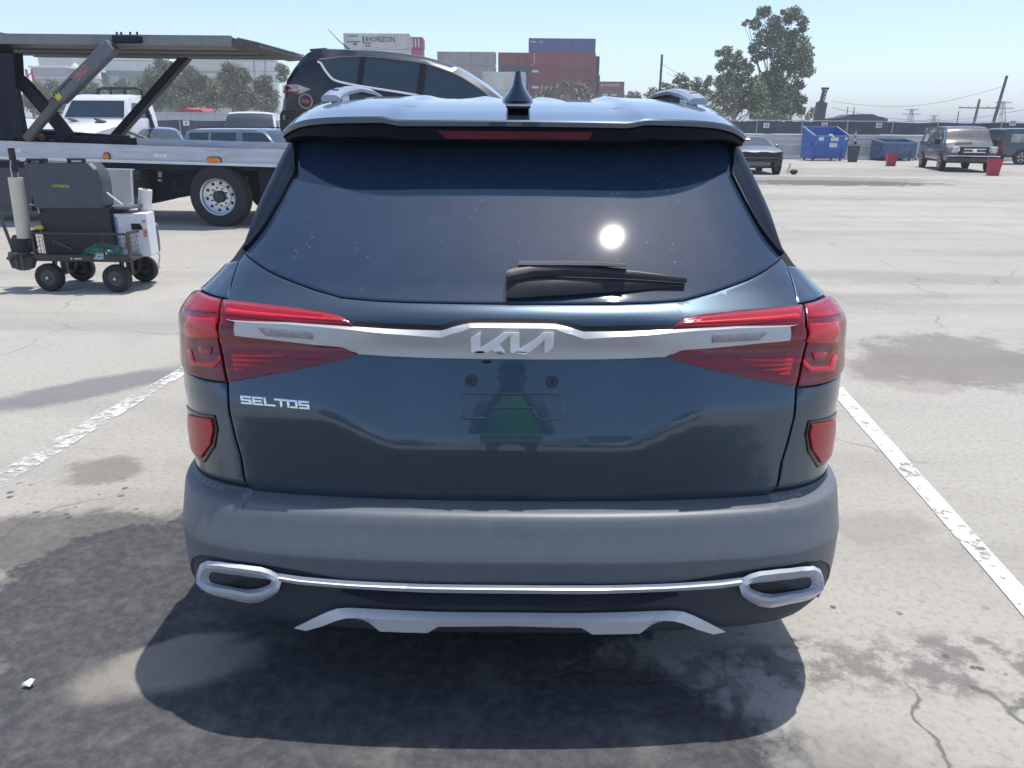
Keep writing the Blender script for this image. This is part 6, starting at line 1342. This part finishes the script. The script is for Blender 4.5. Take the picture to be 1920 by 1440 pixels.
def pxtree(name, label, bx, D, blobs, s=None, depth=.6, **k):
    """blobs = [(px,py,r_px)]"""
    b = at(bx, 240, D); base = Vector((b.x, D, 0)); m = D * 1.0 / FPX; cl_ = []
    rr = random.Random(int(bx))
    for px, py, r_ in blobs:
        y = D + rr.uniform(-1, 1) * r_ * m * depth * 1.6; P = at(px, py, y); cl_.append((P.x - base.x, P.y - base.y, P.z, r_ * m))
    return tree(name, label, base, cl_, seed=int(bx), **k)
z6 = lambda L: [(1160 + x / 4.8, y / 4.8, r_ / 4.8) for x, y, r_ in L]
pxtree('eucalyptus_tree', 'tallest grey-green eucalyptus with airy broken crown, above the white plank wall', 1438, 78, z6([(1300, 110, 58), (1230, 215, 50), (1340, 90, 30), (1575, 120, 60), (1530, 170, 50), (1650, 190, 48), (1480, 110, 25), (1400, 200, 60), (1660, 260, 35), (1130, 215, 18), (1160, 190, 14), (1330, 330, 95), (1420, 280, 70), (1490, 340, 85), (1590, 300, 35), (1610, 400, 95), (1670, 480, 70), (1420, 440, 100), (1220, 440, 52), (1235, 530, 42), (1300, 500, 40), (1560, 540, 100), (1690, 560, 60), (1700, 640, 55), (1610, 640, 80), (1440, 600, 70), (1390, 720, 90), (1330, 680, 45), (1620, 770, 50), (1500, 820, 90), (1640, 900, 50), (1590, 850, 40), (1550, 960, 80), (1400, 920, 100), (1460, 1010, 80), (1330, 850, 70), (1640, 1000, 40)]), leaf=.15, trunk=.42, dens=1.7)
pxtree('eucalyptus_tree', 'lower rounded eucalyptus left of the tallest one', 1372, 74, z6([(970, 460, 48), (900, 480, 30), (1080, 480, 30), (920, 600, 50), (1000, 540, 62), (1095, 570, 62), (1060, 660, 85), (1160, 620, 55), (940, 740, 75), (1000, 830, 100), (1130, 780, 95), (1230, 740, 60), (900, 890, 75), (1150, 900, 95), (1020, 960, 90), (1250, 920, 90), (1260, 820, 70), (1240, 1020, 70)]), leaf=.15, trunk=.34, dens=1.6)
pxtree('shrubby_tree', 'broad bushy tree rising behind the right roof rail', 1300, 80, z6([(555, 705, 48), (520, 730, 30), (600, 715, 28), (700, 745, 50), (820, 705, 28), (800, 745, 40), (640, 790, 62), (560, 800, 50), (750, 800, 62), (470, 800, 42), (520, 850, 50), (680, 850, 70), (800, 860, 60)]), leaf=.15, trunk=.25)
pxtree('shrubby_tree', 'small bushy tree at the foot of the tall wooden pole', 1222, 84, z6([(310, 830, 48), (260, 860, 30), (400, 765, 28), (430, 760, 16), (370, 840, 42), (440, 820, 36), (330, 880, 50)]), leaf=.13, trunk=.2)
pxtree('shrubby_tree', 'tiny thin tree right of the small grey container', 1188, 95, z6([(110, 850, 32), (155, 860, 40), (80, 880, 26), (140, 900, 40), (190, 890, 20)]), leaf=.13, trunk=.15)
pxtree('shrubby_tree', 'dry yellowish shrub in front of the eucalyptus trunks', 1330, 66, [(1332, 203, 9), (1342, 211, 10), (1352, 216, 9), (1325, 214, 7)], leaf=.14, trunk=.1, mats=[LEAFA[1], mat('leaf_dry', (.22, .20, .09), rough=.7, var=.2), LEAFA[1]])
pxtree('shrubby_tree', 'round low bush at the fence below the tallest eucalyptus', 1450, 62, [(1424, 219, 10), (1442, 218, 13), (1460, 220, 11), (1478, 222, 8)], leaf=.16, trunk=.1)
pxtree('shrubby_tree', 'thin bare-topped bush left of the dark rig mast', 1515, 90, [(1520, 212, 6), (1524, 204, 4), (1516, 220, 7), (1500, 215, 6)], leaf=.16, trunk=.1, dens=.6)
LT = [LEAFA[0], mat('leaf_dusty', (.22, .225, .16), rough=.7, var=.2), mat('leaf_brownish', (.18, .165, .13), rough=.7, var=.3)]
lt = [(66, 84, [(66, 170, 18), (55, 190, 16), (85, 180, 15), (72, 200, 18)], 'dusty tree behind the carrier post, leftmost in the row'), (104, 88, [(100, 165, 16), (115, 178, 16), (95, 195, 18), (125, 195, 14)], 'dusty tree behind the lift cylinder of the carrier'),
      (160, 92, [(150, 172, 14), (172, 166, 14), (160, 188, 18), (190, 180, 14)], 'brownish tree directly above the white truck cab'), (222, 86, [(215, 172, 14), (232, 165, 16), (225, 190, 20), (245, 180, 14)], 'grey tree between the white truck and the green building'),
      (300, 80, [(300, 118, 10), (312, 126, 14), (292, 140, 18), (278, 158, 18), (310, 150, 20), (300, 175, 24), (282, 190, 22), (318, 185, 20), (265, 175, 14)], 'tallest left tree, rising beside the green building'), (352, 84, [(350, 135, 16), (362, 145, 14), (345, 160, 20), (372, 160, 14), (355, 185, 24), (335, 190, 18), (378, 148, 10)], 'bushy green tree right of the rear strut top'),
      (398, 88, [(392, 160, 16), (410, 170, 14), (398, 190, 20), (385, 180, 16)], 'short round tree in the middle of the left row'), (430, 82, [(428, 128, 12), (438, 136, 14), (425, 148, 16), (448, 140, 9), (436, 160, 14), (430, 182, 20), (445, 192, 16)], 'slim tree with pale trunk before the white silos'), (458, 84, [(456, 135, 9), (462, 148, 10), (455, 165, 13), (465, 182, 18), (452, 195, 16)], 'thin upright tree close beside the slim pale-trunked one'),
      (492, 86, [(488, 158, 14), (500, 150, 10), (495, 172, 18), (508, 180, 14), (485, 192, 18), (505, 198, 16)], 'bushy tree just left of the black crossover'), (528, 92, [(526, 128, 10), (534, 134, 8), (528, 145, 10)], 'small treetop showing below the tail of the upper deck')]
for bx, D, bl_, lab in lt: pxtree('roadside_tree', lab, bx, D, bl_, leaf=.13, trunk=.18, mats=LT, group='dusty trees behind the left fence', dens=1.5)
# palm-like shrub in front of the container stack
b = at(1058, 240, 118); pt = thing('palm_clump', (b.x, 118, 0), 'dry palm clump in front of the maroon container stack', 'palm')
q = MB(); rr = random.Random(5)
pcs = [(px, py) for px, py in ((1020, 172), (1040, 164), (1062, 160), (1080, 163), (1096, 172), (1030, 180), (1055, 176), (1085, 182), (1105, 182), (1012, 184))]
stems = MB()
for px, py in pcs:
    P = at(px, py, 118 + rr.uniform(-2, 2)) - Vector((b.x, 118, 0)); stems.tube([(P.x * .8, P.y, 0), tuple(P)], [.3, .2], 6)
    for k in range(46):
        a_ = rr.uniform(0, 2 * PI); el = rr.uniform(-.5, 1.2); L_ = rr.uniform(1.0, 1.9); d_ = Vector((math.cos(a_) * math.cos(el), math.sin(a_) * math.cos(el), math.sin(el))); s_ = d_.cross(Vector((0, 0, 1))).normalized() * .12
        m_ = P + d_ * L_ * .6 + Vector((0, 0, .05)); e_ = P + d_ * L_ - Vector((0, 0, .5 * L_ * .5)); q.cur = k % 3; q.add([P - s_, P + s_, m_ + s_, m_ - s_, e_], [(0, 1, 2, 3), (3, 2, 4)])
tag(stems.build('trunk', BARK, pt), kind='stuff'); q.build('fronds', [mat('frond_olive', (.16, .155, .075), rough=.7, var=.3), mat('frond_dry', (.27, .22, .13), rough=.8, var=.3), LEAFA[0]], pt, smooth=0, recalc=False)

# ------------------------------------------------------------------ shipping containers
def cmat(nm, c): return mat('container_' + nm, c, rough=.65, var=.14, scale=.7, dust=.18, dustcol=(.35, .32, .3), stretch=(1, 1, .3))
def container(p0, L, H, D, m, label, group, rz=0., W=2.44, txt=None, marks=()):
    """corrugated box whose near lower left corner is p0"""
    t = thing('shipping_container', p0, label, 'container', rz, group); fr_ = .16
    def corr(q):
        n = max(6, int(L / .30)); P = []
        for i in range(n + 1):
            x = lerp(fr_, L - fr_, i / n); w_ = (L - 2 * fr_) / n
            P += [(x - w_ * .25, .02), (x + w_ * .0, .07), (x + w_ * .25, .07), (x + w_ * .45, .02)]
        P = [(min(max(a, fr_), L - fr_), b_) for a, b_ in P]
        q.add([(a, b_, fr_) for a, b_ in P] + [(a, b_, H - fr_) for a, b_ in P], [(i, i + 1, len(P) + i + 1, len(P) + i) for i in range(len(P) - 1)])
    mini(t, 'side_wall', m, corr, smooth=0, recalc=False)
    mini(t, 'shell', m, lambda q: q.box((L / 2, W / 2 + .06, H / 2), (L - .12, W - .10, H - .06)))
    for x in (fr_ / 2, L - fr_ / 2): mini(t, 'corner_post', m, lambda q: q.box((x, .06, H / 2), (fr_, .14, H - .01), ch=.02))
    for z in (fr_ / 2, H - fr_ / 2): mini(t, 'frame_rail', m, lambda q: q.box((L / 2, .055, z), (L - 2 * fr_ - .01, .12, fr_ - .01), ch=.02))
    mini(t, 'door_end', m, lambda q: q.box((L + .01, W / 2 + .05, H / 2), (.06, W - .2, H - .3), ch=.02))
    for yy in (.6, 1.1, 1.5, 2.0): mini(t, 'door_bar', GALV, lambda q: q.bar((L + .06, yy, .2), (L + .06, yy, H - .2), .04, .04))
    if txt:
        q = MB(); text_into(q, txt[0], txt[1], (txt[2], -.012, txt[3]), (1, 0, 0), (0, 0, 1), .02, bold=txt[1] * .012, sx=txt[5] if len(txt) > 5 else 1.); q.build('lettering', txt[4], t, smooth=0)
    for (x, z, w_, h_, mm) in marks: mini(t, 'stencil_mark', mm, lambda q: q.box((x, -.006, z), (w_, .012, h_)))
    return t
INK = mat('dark_lettering', (.06, .065, .075), rough=.6); INKW = mat('white_lettering', (.66, .66, .66), rough=.6)
CB = cmat('blue', (.045, .085, .26)); CRd = cmat('red', (.26, .040, .045)); CM = cmat('maroon', (.20, .032, .045)); CO = cmat('orange_red', (.33, .055, .04)); CN = cmat('navy', (.05, .07, .13)); CG_ = cmat('pale_grey', (.36, .36, .34)); CW_ = cmat('white', (.62, .61, .57)); CS = cmat('slate', (.11, .125, .15)); CBk = cmat('near_black', (.05, .055, .07)); CP = cmat('pink_red', (.42, .06, .10))
def stack(px0, px1, rows, D, group, W=2.44, rz=0.):
    """rows top down: (py_top, py_bottom, material, label, text, marks); stands on hidden boxes of the same make"""
    for i, (y0_, y1_, m, lab, tx_, mk) in enumerate(rows):
        a_, b_ = at(px0, y1_, D), at(px1, y1_, D); zt_ = at((px0 + px1) / 2, y0_, D).z; L = (b_ - a_).length * math.cos(0); H = zt_ - (a_.z + b_.z) / 2
        zb_ = (a_.z + b_.z) / 2
        container((a_.x, D, zb_), b_.x - a_.x, H - .02, D, m, lab, group, txt=tx_(b_.x - a_.x, H) if tx_ else None, marks=mk(b_.x - a_.x, H) if mk else (), W=W)
    if zb_ > .3:
        bs = thing('container_stack_base', (a_.x, D, 0), ('closed lower tier carrying the ' + rows[0][3])[:88], 'container', group=group); L = b_.x - a_.x
        mini(bs, 'lower_tier', rows[-1][2], lambda q: q.box((L / 2, W / 2 + .06, zb_ / 2 - .01), (L - .1, W - .1, zb_ - .02), ch=.03))
G1 = 'tall container stack'
stack(991, 1116, [(71.5, 97, CB, 'blue corrugated container on top of the tall stack', None, lambda L, H: ((.7, H * .72, .7, .18, INKW), (1.9, H * .7, .5, .12, INKW))),
    (97, 127, CRd, 'red container right under the blue one, white vertical marks', None, lambda L, H: tuple((.85, H * (.85 - .13 * k), .16, .2, INKW) for k in range(5)) + ((.5, H * .15, .16, .16, INKW),)),
    (127, 155, CM, 'maroon container third from the top of the tall stack', None, lambda L, H: ((1.0, H * .75, 1.0, .34, INKW),)), (155, 187, CM, 'maroon container lowest in view, behind the palm clump', None, lambda L, H: ((1.0, H * .72, 1.0, .34, INKW),))], 128, G1)
stack(1112, 1123, [(105, 140, CBk, 'dark container end peeping out right of the tall stack, upper', None, None), (140, 187, CBk, 'dark container end peeping out right of the tall stack, lower', None, None)], 133, G1)
G2 = 'orange and navy container stack'
stack(934, 992, [(98, 123.5, CO, 'orange-red container left of the tall stack', None, None), (123.5, 150, CN, 'navy container under the orange-red one', None, None)], 134, G2)
G3 = 'pale grey container stack'
stack(820, 929, [(96.5, 122, CG_, 'pale grey container behind the crossover windshield, upper', None, lambda L, H: ((L * .58, H * .5, .05, H * .85, INK),)), (122, 146, CG_, 'pale grey container behind the crossover windshield, lower', None, None)], 126, G3)
stack(905, 985, [(134.5, 170, CW_, 'white container box just left of the roof aerial', None, None)], 108, 'single white container')
G4 = 'white lettered container group'
stack(645, 768, [(62, 92, CW_, 'white container with HORIZON lettering above the crossover roof', lambda L, H: ('HORIZON', .95, L * .57, H * .60, INK, .9), lambda L, H: ((1.3, H * .80, 1.6, .12, INK), (1.4, H * .45, 1.9, .14, INK), (1.6, H * .30, .45, .3, INK), (L * .30, H * .58, .22, .9, INK), (L * .345, H * .62, .18, .5, INK), (L * .36, H * .36, .9, .14, INK), (L * .36, H * .20, .8, .14, INK)))], 118, G4)
stack(768, 793, [(69, 92, CP, 'pinkish red container end right of the lettered white one', None, lambda L, H: tuple((L * (.2 + .25 * k), H * .5, .22, H * .7, INKW) for k in range(3)))], 122, G4)
G5 = 'small red and slate stack'
stack(1118, 1170, [(152.5, 169.5, CRd, 'small far red container with white HORIZON lettering', lambda L, H: ('HORIZON', .62, L * .55, H * .58, INKW), lambda L, H: ((L * .18, H * .6, .5, .14, INKW), (L * .2, H * .42, .14, .4, INKW))), (169.5, 188, CS, 'slate grey container under the small far red one', None, lambda L, H: ((L * .32, H * .55, 1.0, .26, INKW), (L * .62, H * .55, 1.0, .26, INKW)))], 150, G5)

# ------------------------------------------------------------------ buildings and tanks behind the left trees
D = 150
def bld(name, px0, px1, pyt, m, label, D=150, dep=14, feats=None, zb=0):
    a_, b_ = at(px0, pyt, D), at(px1, pyt, D); t = thing(name, (a_.x, D, zb), label, 'building'); L = b_.x - a_.x; H = a_.z - zb
    mini(t, 'wall', m, lambda q: q.box((L / 2, dep / 2, H / 2), (L, dep, H)))
    mini(t, 'roof', WHT, lambda q: q.box((L / 2, dep / 2, H + .15), (L + .6, dep + .6, .3), ch=.05))
    if feats: feats(t, L, H)
    return t
GRN = mat('green_cladding', (.22, .33, .27), rough=.7, var=.08); LIL = mat('lilac_grey_cladding', (.42, .40, .44), rough=.7, var=.06); CRM = mat('cream_cladding', (.62, .59, .52), rough=.8, var=.08)
bld('warehouse', 196, 300, 113, GRN, 'green clad building behind the tallest left tree', feats=lambda t, L, H: (mini(t, 'upper_band', WHT, lambda q: q.box((L / 2, -.05, H - .9), (L, .1, 1.6))), mini(t, 'bay_panel', mat('pale_blue_panel', (.42, .52, .56), rough=.5), lambda q: q.box((1.3, -.06, H * .55), (1.7, .12, H * .5)))))
bld('warehouse', 58, 122, 127, LIL, 'lilac-grey shed seen between carrier post and lift cylinder', D=140, feats=lambda t, L, H: mini(t, 'eaves_band', CRM, lambda q: q.box((L / 2, -.05, H * .86), (L, .1, .25))))
bld('warehouse', 70, 135, 105, WHT, 'tall white block behind the lilac-grey shed', D=165)
def ww(t, L, H):
    for z in (.62, .80): mini(t, 'wall_ledge', mat('shadow_line_grey', (.3, .3, .3), rough=.8), lambda q: q.box((L / 2, -.12, H * z), (L, .24, .22)))
    for k in range(7): mini(t, 'window', GLASS2, lambda q: q.box((L * (.08 + .14 * k), -.03, H * .71), (L * .06, .06, .9)))
bld('warehouse', 335, 470, 104, CRM, 'long cream building behind the middle of the left trees', feats=ww)
for k, (px, r_) in enumerate(((466, 1.9), (487, 1.9), (508, 1.9))):
    D_ = 146; a_ = at(px, 108, D_); t = thing('storage_silo', (a_.x, D_, 0), ('white ribbed silo, left of three behind the slim tree', 'white ribbed silo in the middle of three', 'white ribbed silo nearest the crossover, right of three')[k], 'silo', group='white silos')
    mini(t, 'silo_body', WHT, lambda q: q.lathe([(1.05, 0), (1.05, a_.z), (.9, a_.z + .5), (0, a_.z + .9)], (0, 0, 0), (0, 0, 1), 20))
    for z in np.linspace(a_.z * .45, a_.z * .95, 5): mini(t, 'silo_hoop', GALV, lambda q: q.lathe([(1.05, -.06), (1.10, -.06), (1.10, .06), (1.05, .06)], (0, 0, z), (0, 0, 1), 20, closed=True))
for k, px in enumerate((140, 158, 176)):
    a_ = at(px, 118, 144); t = thing('storage_silo', (a_.x, 144, 0), ('white pipe-topped tank behind the lift cylinder, left of three', 'white pipe-topped tank behind the lift cylinder, middle', 'white pipe-topped tank next to the green building')[k], 'silo', group='white process tanks')
    mini(t, 'tank_body', WHT, lambda q: q.lathe([(.85, 0), (.85, a_.z - 1), (.5, a_.z - .4), (.12, a_.z), (0, a_.z)], (0, 0, 0), (0, 0, 1), 18)); mini(t, 'catwalk', GALV, lambda q: q.lathe([(.86, -.1), (1.15, -.1), (1.15, .02), (.86, .02)], (0, 0, a_.z * .78), (0, 0, 1), 16, closed=True)); mini(t, 'vent', mat('vent_dark', (.2, .2, .2), rough=.6), lambda q: q.box((0, -.9, a_.z * .66), (.5, .1, .4)))
a_ = at(54, 130, 120); t = thing('red_crane_leg', (a_.x, 120, 0), 'red lattice mast glimpsed beside the carrier post', 'mast')
for x in (-.5, .5): mini(t, 'mast_leg', CP, lambda q: q.bar((x, 0, 0), (x * .8, 0, a_.z), .25, .25))
mini(t, 'lattice', CP, lambda q: [q.bar((-.5 if k % 2 else .5, 0, k * .9), (.5 if k % 2 else -.5, 0, (k + 1) * .9), .12, .12) for k in range(int(a_.z / .9))])

# ------------------------------------------------------------------ poles, wires, rig, pylons
WOOD = mat('weathered_pole', (.12, .10, .085), rough=.9, var=.3, scale=4)
def pole(px, pyt, D, label, arms=(), r_=.14, lean=0., lamp=False):
    a_ = at(px, pyt, D); t = thing('utility_pole', (a_.x - lean * a_.z, D, 0), label, 'pole'); H = a_.z
    mini(t, 'shaft', WOOD, lambda q: q.tube([(0, 0, 0), (lean * H * .5, 0, H * .5), (lean * H, 0, H)], [r_, r_ * .85, r_ * .7], 8))
    for (dz, w_) in arms:
        mini(t, 'cross_arm', WOOD, lambda q: q.box((lean * (H - dz), -.12, H - dz), (w_, .12, .14)))
        for k in (-.45, -.25, .25, .45): mini(t, 'insulator', PLWHITE, lambda q: q.lathe([(.06, 0), (.07, .1), (.03, .2)], (k * w_ + lean * (H - dz), -.12, H - dz + .07), (0, 0, 1), 6))
    return t, H
pole(1241.5, 102, 88, 'tall bare wooden pole rising left of the right roof rail', r_=.17)
pole(1888, 142, 84, 'leaning tall wooden pole above the second van', r_=.19, lean=.10)
pole(1837, 186, 110, 'wooden pole with cross-arm and transformers above the angled van', arms=((1.1, 5.2),), r_=.22, lean=.06)
pole(1535, 190, 92, 'short stub pole beside the dark rig mast', r_=.16); pole(1590, 200, 96, 'thin short pole above the bright blue dumpster', r_=.07); pole(1602, 201, 96, 'thin short pole above the grey bin', r_=.08); pole(1798, 208, 120, 'short far pole left of the cross-arm pole', r_=.10)
t, H = pole(1241.5 + 140, 138, 76, 'grey pole half hidden inside the lower eucalyptus', r_=.13, arms=((.15, 2.6),))
RIG = mat('rig_dark_blue', (.035, .045, .075), rough=.6, var=.2)
a_ = at(1546, 168, 88); t = thing('drill_rig', (a_.x, 88, 0), 'dark blue rig mast with white side lettering behind the fence', 'rig'); H = a_.z; zm = at(1546, 192, 88).z
mini(t, 'mast', RIG, lambda q: q.bar((-.35, 0, 0), (-.12, 0, zm), 1.0, .7)); mini(t, 'mast_head', RIG, lambda q: q.bar((-.12, 0, zm + .01), (.05, 0, H), .40, .5)); mini(t, 'crown_block', RIG, lambda q: q.box((.05, 0, H + .1), (.7, .5, .25), ch=.05)); mini(t, 'mast_marks', INKW, lambda q: [q.box((-.02 + .02 * k, -.27, zm + .25 + k * .32), (.14, .02, .18)) for k in range(4)])
a_ = at(1605, 214, 92); t = thing('dark_machine', (a_.x, 92, 0), 'long low dark machine roof showing above the fence', 'machine'); H = a_.z
mini(t, 'canopy', RIG, lambda q: q.loft([[(x, -1.5, z_ * H), (x, 1.5, z_ * H), (x, 1.5, H * .72), (x, -1.5, H * .72)] for x, z_ in ((-3.2, .86), (-2.0, .90), (-1.2, .985), (1.2, 1.0), (1.9, .93), (3.0, .86))])); mini(t, 'chassis', RIG, lambda q: q.box((0, 0, H * .36), (5.0, 2.4, H * .70)))
PYL = mat('pylon_haze_grey', (.36, .37, .38), rough=.6)  # grey paled to carry distance haze in the colour
for px, py, D_, lab in ((1710, 204, 260, 'pale lattice pylon above the low dark dumpster'), (1752, 216, 300, 'smaller pale lattice pylon farther right'), (1882, 190, 240, 'pale lattice pylon behind the leaning pole')):
    a_ = at(px, py, D_); t = thing('lattice_pylon', (a_.x, D_, 0), lab, 'pylon', group='pale pylons on the horizon'); H = a_.z; w0 = H * .16
    for sx in (-1, 1):
        for sy_ in (-1, 1): mini(t, 'pylon_leg', PYL, lambda q: q.bar((sx * w0, sy_ * w0, 0), (sx * w0 * .15, sy_ * w0 * .15, H), .2, .2))
    tag(mini(t, 'lattice', PYL, lambda q: [q.bar((-w0 * lerp(1, .15, k / 8) * (1 if k % 2 else -1), -w0 * lerp(1, .15, k / 8), H * k / 8), (w0 * lerp(1, .15, (k + 1) / 8) * (1 if k % 2 else -1), -w0 * lerp(1, .15, (k + 1) / 8), H * (k + 1) / 8), .13, .13) for k in range(8)]), kind='stuff')
    for z_, w_ in ((.82, .62), (.97, .45)): mini(t, 'cross_arm', PYL, lambda q: q.box((0, 0, H * z_), (H * w_, .3, .3)))
for k, (pa, pb) in enumerate((((1241, 120), (1500, 200)), ((1380, 139), (1250, 136)), ((1888, 160), (1560, 190)), ((1560, 202), (1920, 206)))):
    A, B = at(*pa, 86), at(*pb, 88); q = MB(); q.tube([A.lerp(B, u) - Vector((0, 0, 1.2 * math.sin(PI * u))) for u in np.linspace(0, 1, 14)], .016, 4); o = q.build('power_line', TRIMB, None); tag(o, ('sagging wire from the tall bare pole into the eucalyptus', 'short wire across the lower eucalyptus', 'wire running left from the leaning pole', 'lowest long wire above the right fence')[k], 'wire', 'overhead wires')

# ------------------------------------------------------------------ light haze over the yard
hz = MB(); hz.box((0, 1150, 12), (3200, 3800, 26)); hm = bpy.data.materials.new('thin_haze'); hm.use_nodes = True
hn = hm.node_tree; hn.nodes.clear(); ho = hn.nodes.new('ShaderNodeOutputMaterial'); hv = hn.nodes.new('ShaderNodeVolumePrincipled')
hv.inputs['Color'].default_value = (.93, .96, 1, 1); hv.inputs['Density'].default_value = .0014; hn.links.new(hv.outputs[0], ho.inputs['Volume'])
tag(hz.build('haze', hm, smooth=0), kind='stuff')
# ------------------------------------------------------------------ the person taking the picture: stands behind the viewpoint, shows as a green reflection in the tailgate
def person(loc):
    t = thing('person', loc, 'person in green safety vest and dark trousers, mirrored in the tailgate', 'person')
    V = [(0, 0, .98), (0, .01, 1.18), (0, .01, 1.38), (0, 0, 1.50), (0, .03, 1.60), (0, .05, 1.72),
         (.19, 0, 1.43), (.25, .12, 1.22), (.10, .34, 1.40), (.05, .40, 1.47), (-.19, 0, 1.43), (-.25, .12, 1.22), (-.10, .34, 1.40), (-.05, .40, 1.47),
         (.10, 0, .90), (.12, .03, .50), (.13, -.02, .09), (.14, .14, .04), (-.10, 0, .90), (-.12, .03, .50), (-.13, -.02, .09), (-.14, .14, .04)]
    E = [(0, 1), (1, 2), (2, 3), (3, 4), (4, 5), (2, 6), (6, 7), (7, 8), (8, 9), (2, 10), (10, 11), (11, 12), (12, 13), (0, 14), (14, 15), (15, 16), (16, 17), (0, 18), (18, 19), (19, 20), (20, 21)]
    Rr = [.15, .14, .16, .06, .09, .085, .075, .05, .036, .03, .075, .05, .036, .03, .095, .06, .045, .04, .095, .06, .045, .04]
    me = bpy.data.meshes.new('body'); me.from_pydata(V, E, []); o = bpy.data.objects.new('body', me); COL.objects.link(o); o.parent = t
    o.modifiers.new('skin', 'SKIN'); sv = me.skin_vertices[0].data
    for i, r_ in enumerate(Rr): sv[i].radius = (r_, r_ * .8)
    sv[0].use_root = True
    s_ = o.modifiers.new('smooth', 'SUBSURF'); s_.levels = s_.render_levels = 1
    skin = mat('skin_tone', (.36, .20, .13), rough=.55); trous = mat('dark_trousers', (.025, .03, .045), rough=.9)
    dg = bpy.context.evaluated_depsgraph_get(); m2 = bpy.data.meshes.new_from_object(o.evaluated_get(dg)); o.modifiers.clear(); o.data = m2
    m2.materials.clear(); m2.materials.append(skin); m2.materials.append(trous); m2.materials.append(mat('grey_shirt', (.12, .13, .15), rough=.9))
    for p_ in m2.polygons: p_.use_smooth = True; z = p_.center.z; p_.material_index = 1 if z < .98 else (2 if z < 1.47 and abs(p_.center.y) < .3 else 0)
    VG = mat('green_vest', (.06, .52, .10), rough=.8)
    mini(t, 'vest', VG, lambda q: q.loft([[(a_ * math.cos(u), .01 + b_ * math.sin(u), z) for u in np.linspace(0, 2 * PI, 22, endpoint=False)] for z, a_, b_ in ((.86, .20, .155), (1.0, .205, .16), (1.2, .20, .155), (1.36, .215, .16), (1.46, .19, .12), (1.50, .10, .08))], cap0=False, cap1=False), smooth=70)
    for z in (.98, 1.16): mini(t, 'reflective_band', mat('vest_band', (.7, .72, .66), rough=.3), lambda q: q.loft([[(.211 * math.cos(u), .01 + .166 * math.sin(u), zz_) for u in np.linspace(0, 2 * PI, 22, endpoint=False)] for zz_ in (z, z + .05)], cap0=False, cap1=False), smooth=70)
    mini(t, 'hair', mat('dark_hair', (.02, .016, .014), rough=.8), lambda q: q.ball((0, .02, 1.735), (.088, .098, .075), 14, 10)); mini(t, 'nose', skin, lambda q: q.ball((0, .145, 1.655), (.014, .02, .02), 8, 6))
    for sg in (-1, 1):
        mini(t, 'ear', skin, lambda q: q.ball((sg * .085, .04, 1.66), (.012, .022, .032), 8, 6)); mini(t, 'shoe', mat('black_shoe', (.02, .02, .02), rough=.6), lambda q: q.ball((sg * .135, .07, .045), (.05, .14, .045), 12, 8)); mini(t, 'eye', mat('eye_dark', (.05, .04, .03), rough=.2), lambda q: q.ball((sg * .032, .128, 1.685), (.012, .008, .008), 8, 6))
        for k in range(4): mini(t, 'finger', skin, lambda q: q.tube([(sg * .055, .40, 1.475 + .017 * k), (sg * .062, .435, 1.48 + .017 * k), (sg * .040, .445, 1.482 + .017 * k)], [.010, .009, .007], 7))
        mini(t, 'thumb', skin, lambda q: q.tube([(sg * .055, .39, 1.47), (sg * .045, .40, 1.50), (sg * .03, .405, 1.515)], [.012, .010, .008], 7))
    ph = thing('phone', (loc[0], loc[1] + .432, 1.515), 'black phone held up by the person in the green vest', 'phone'); mini(ph, 'case', BLACK, lambda q: q.box((0, 0, 0), (.075, .008, .155), ch=.003)); mini(ph, 'screen', GLASS2, lambda q: q.box((0, -.005, 0), (.068, .002, .145)))
    return t
person((0, -.47, 0))
# two unseen vehicles added behind the viewpoint to fill the paint's reflection
c = copy_tree(tS, loc=(-2.6, -8.5, 0), rz=R(88)); c['label'] = 'silver-grey SUV added unseen behind the viewpoint for the tailgate reflection'
c = copy_tree(tV, loc=(1.6, -9.5, 0), rz=R(84)); c['label'] = 'white van added unseen behind the viewpoint for the tailgate reflection'
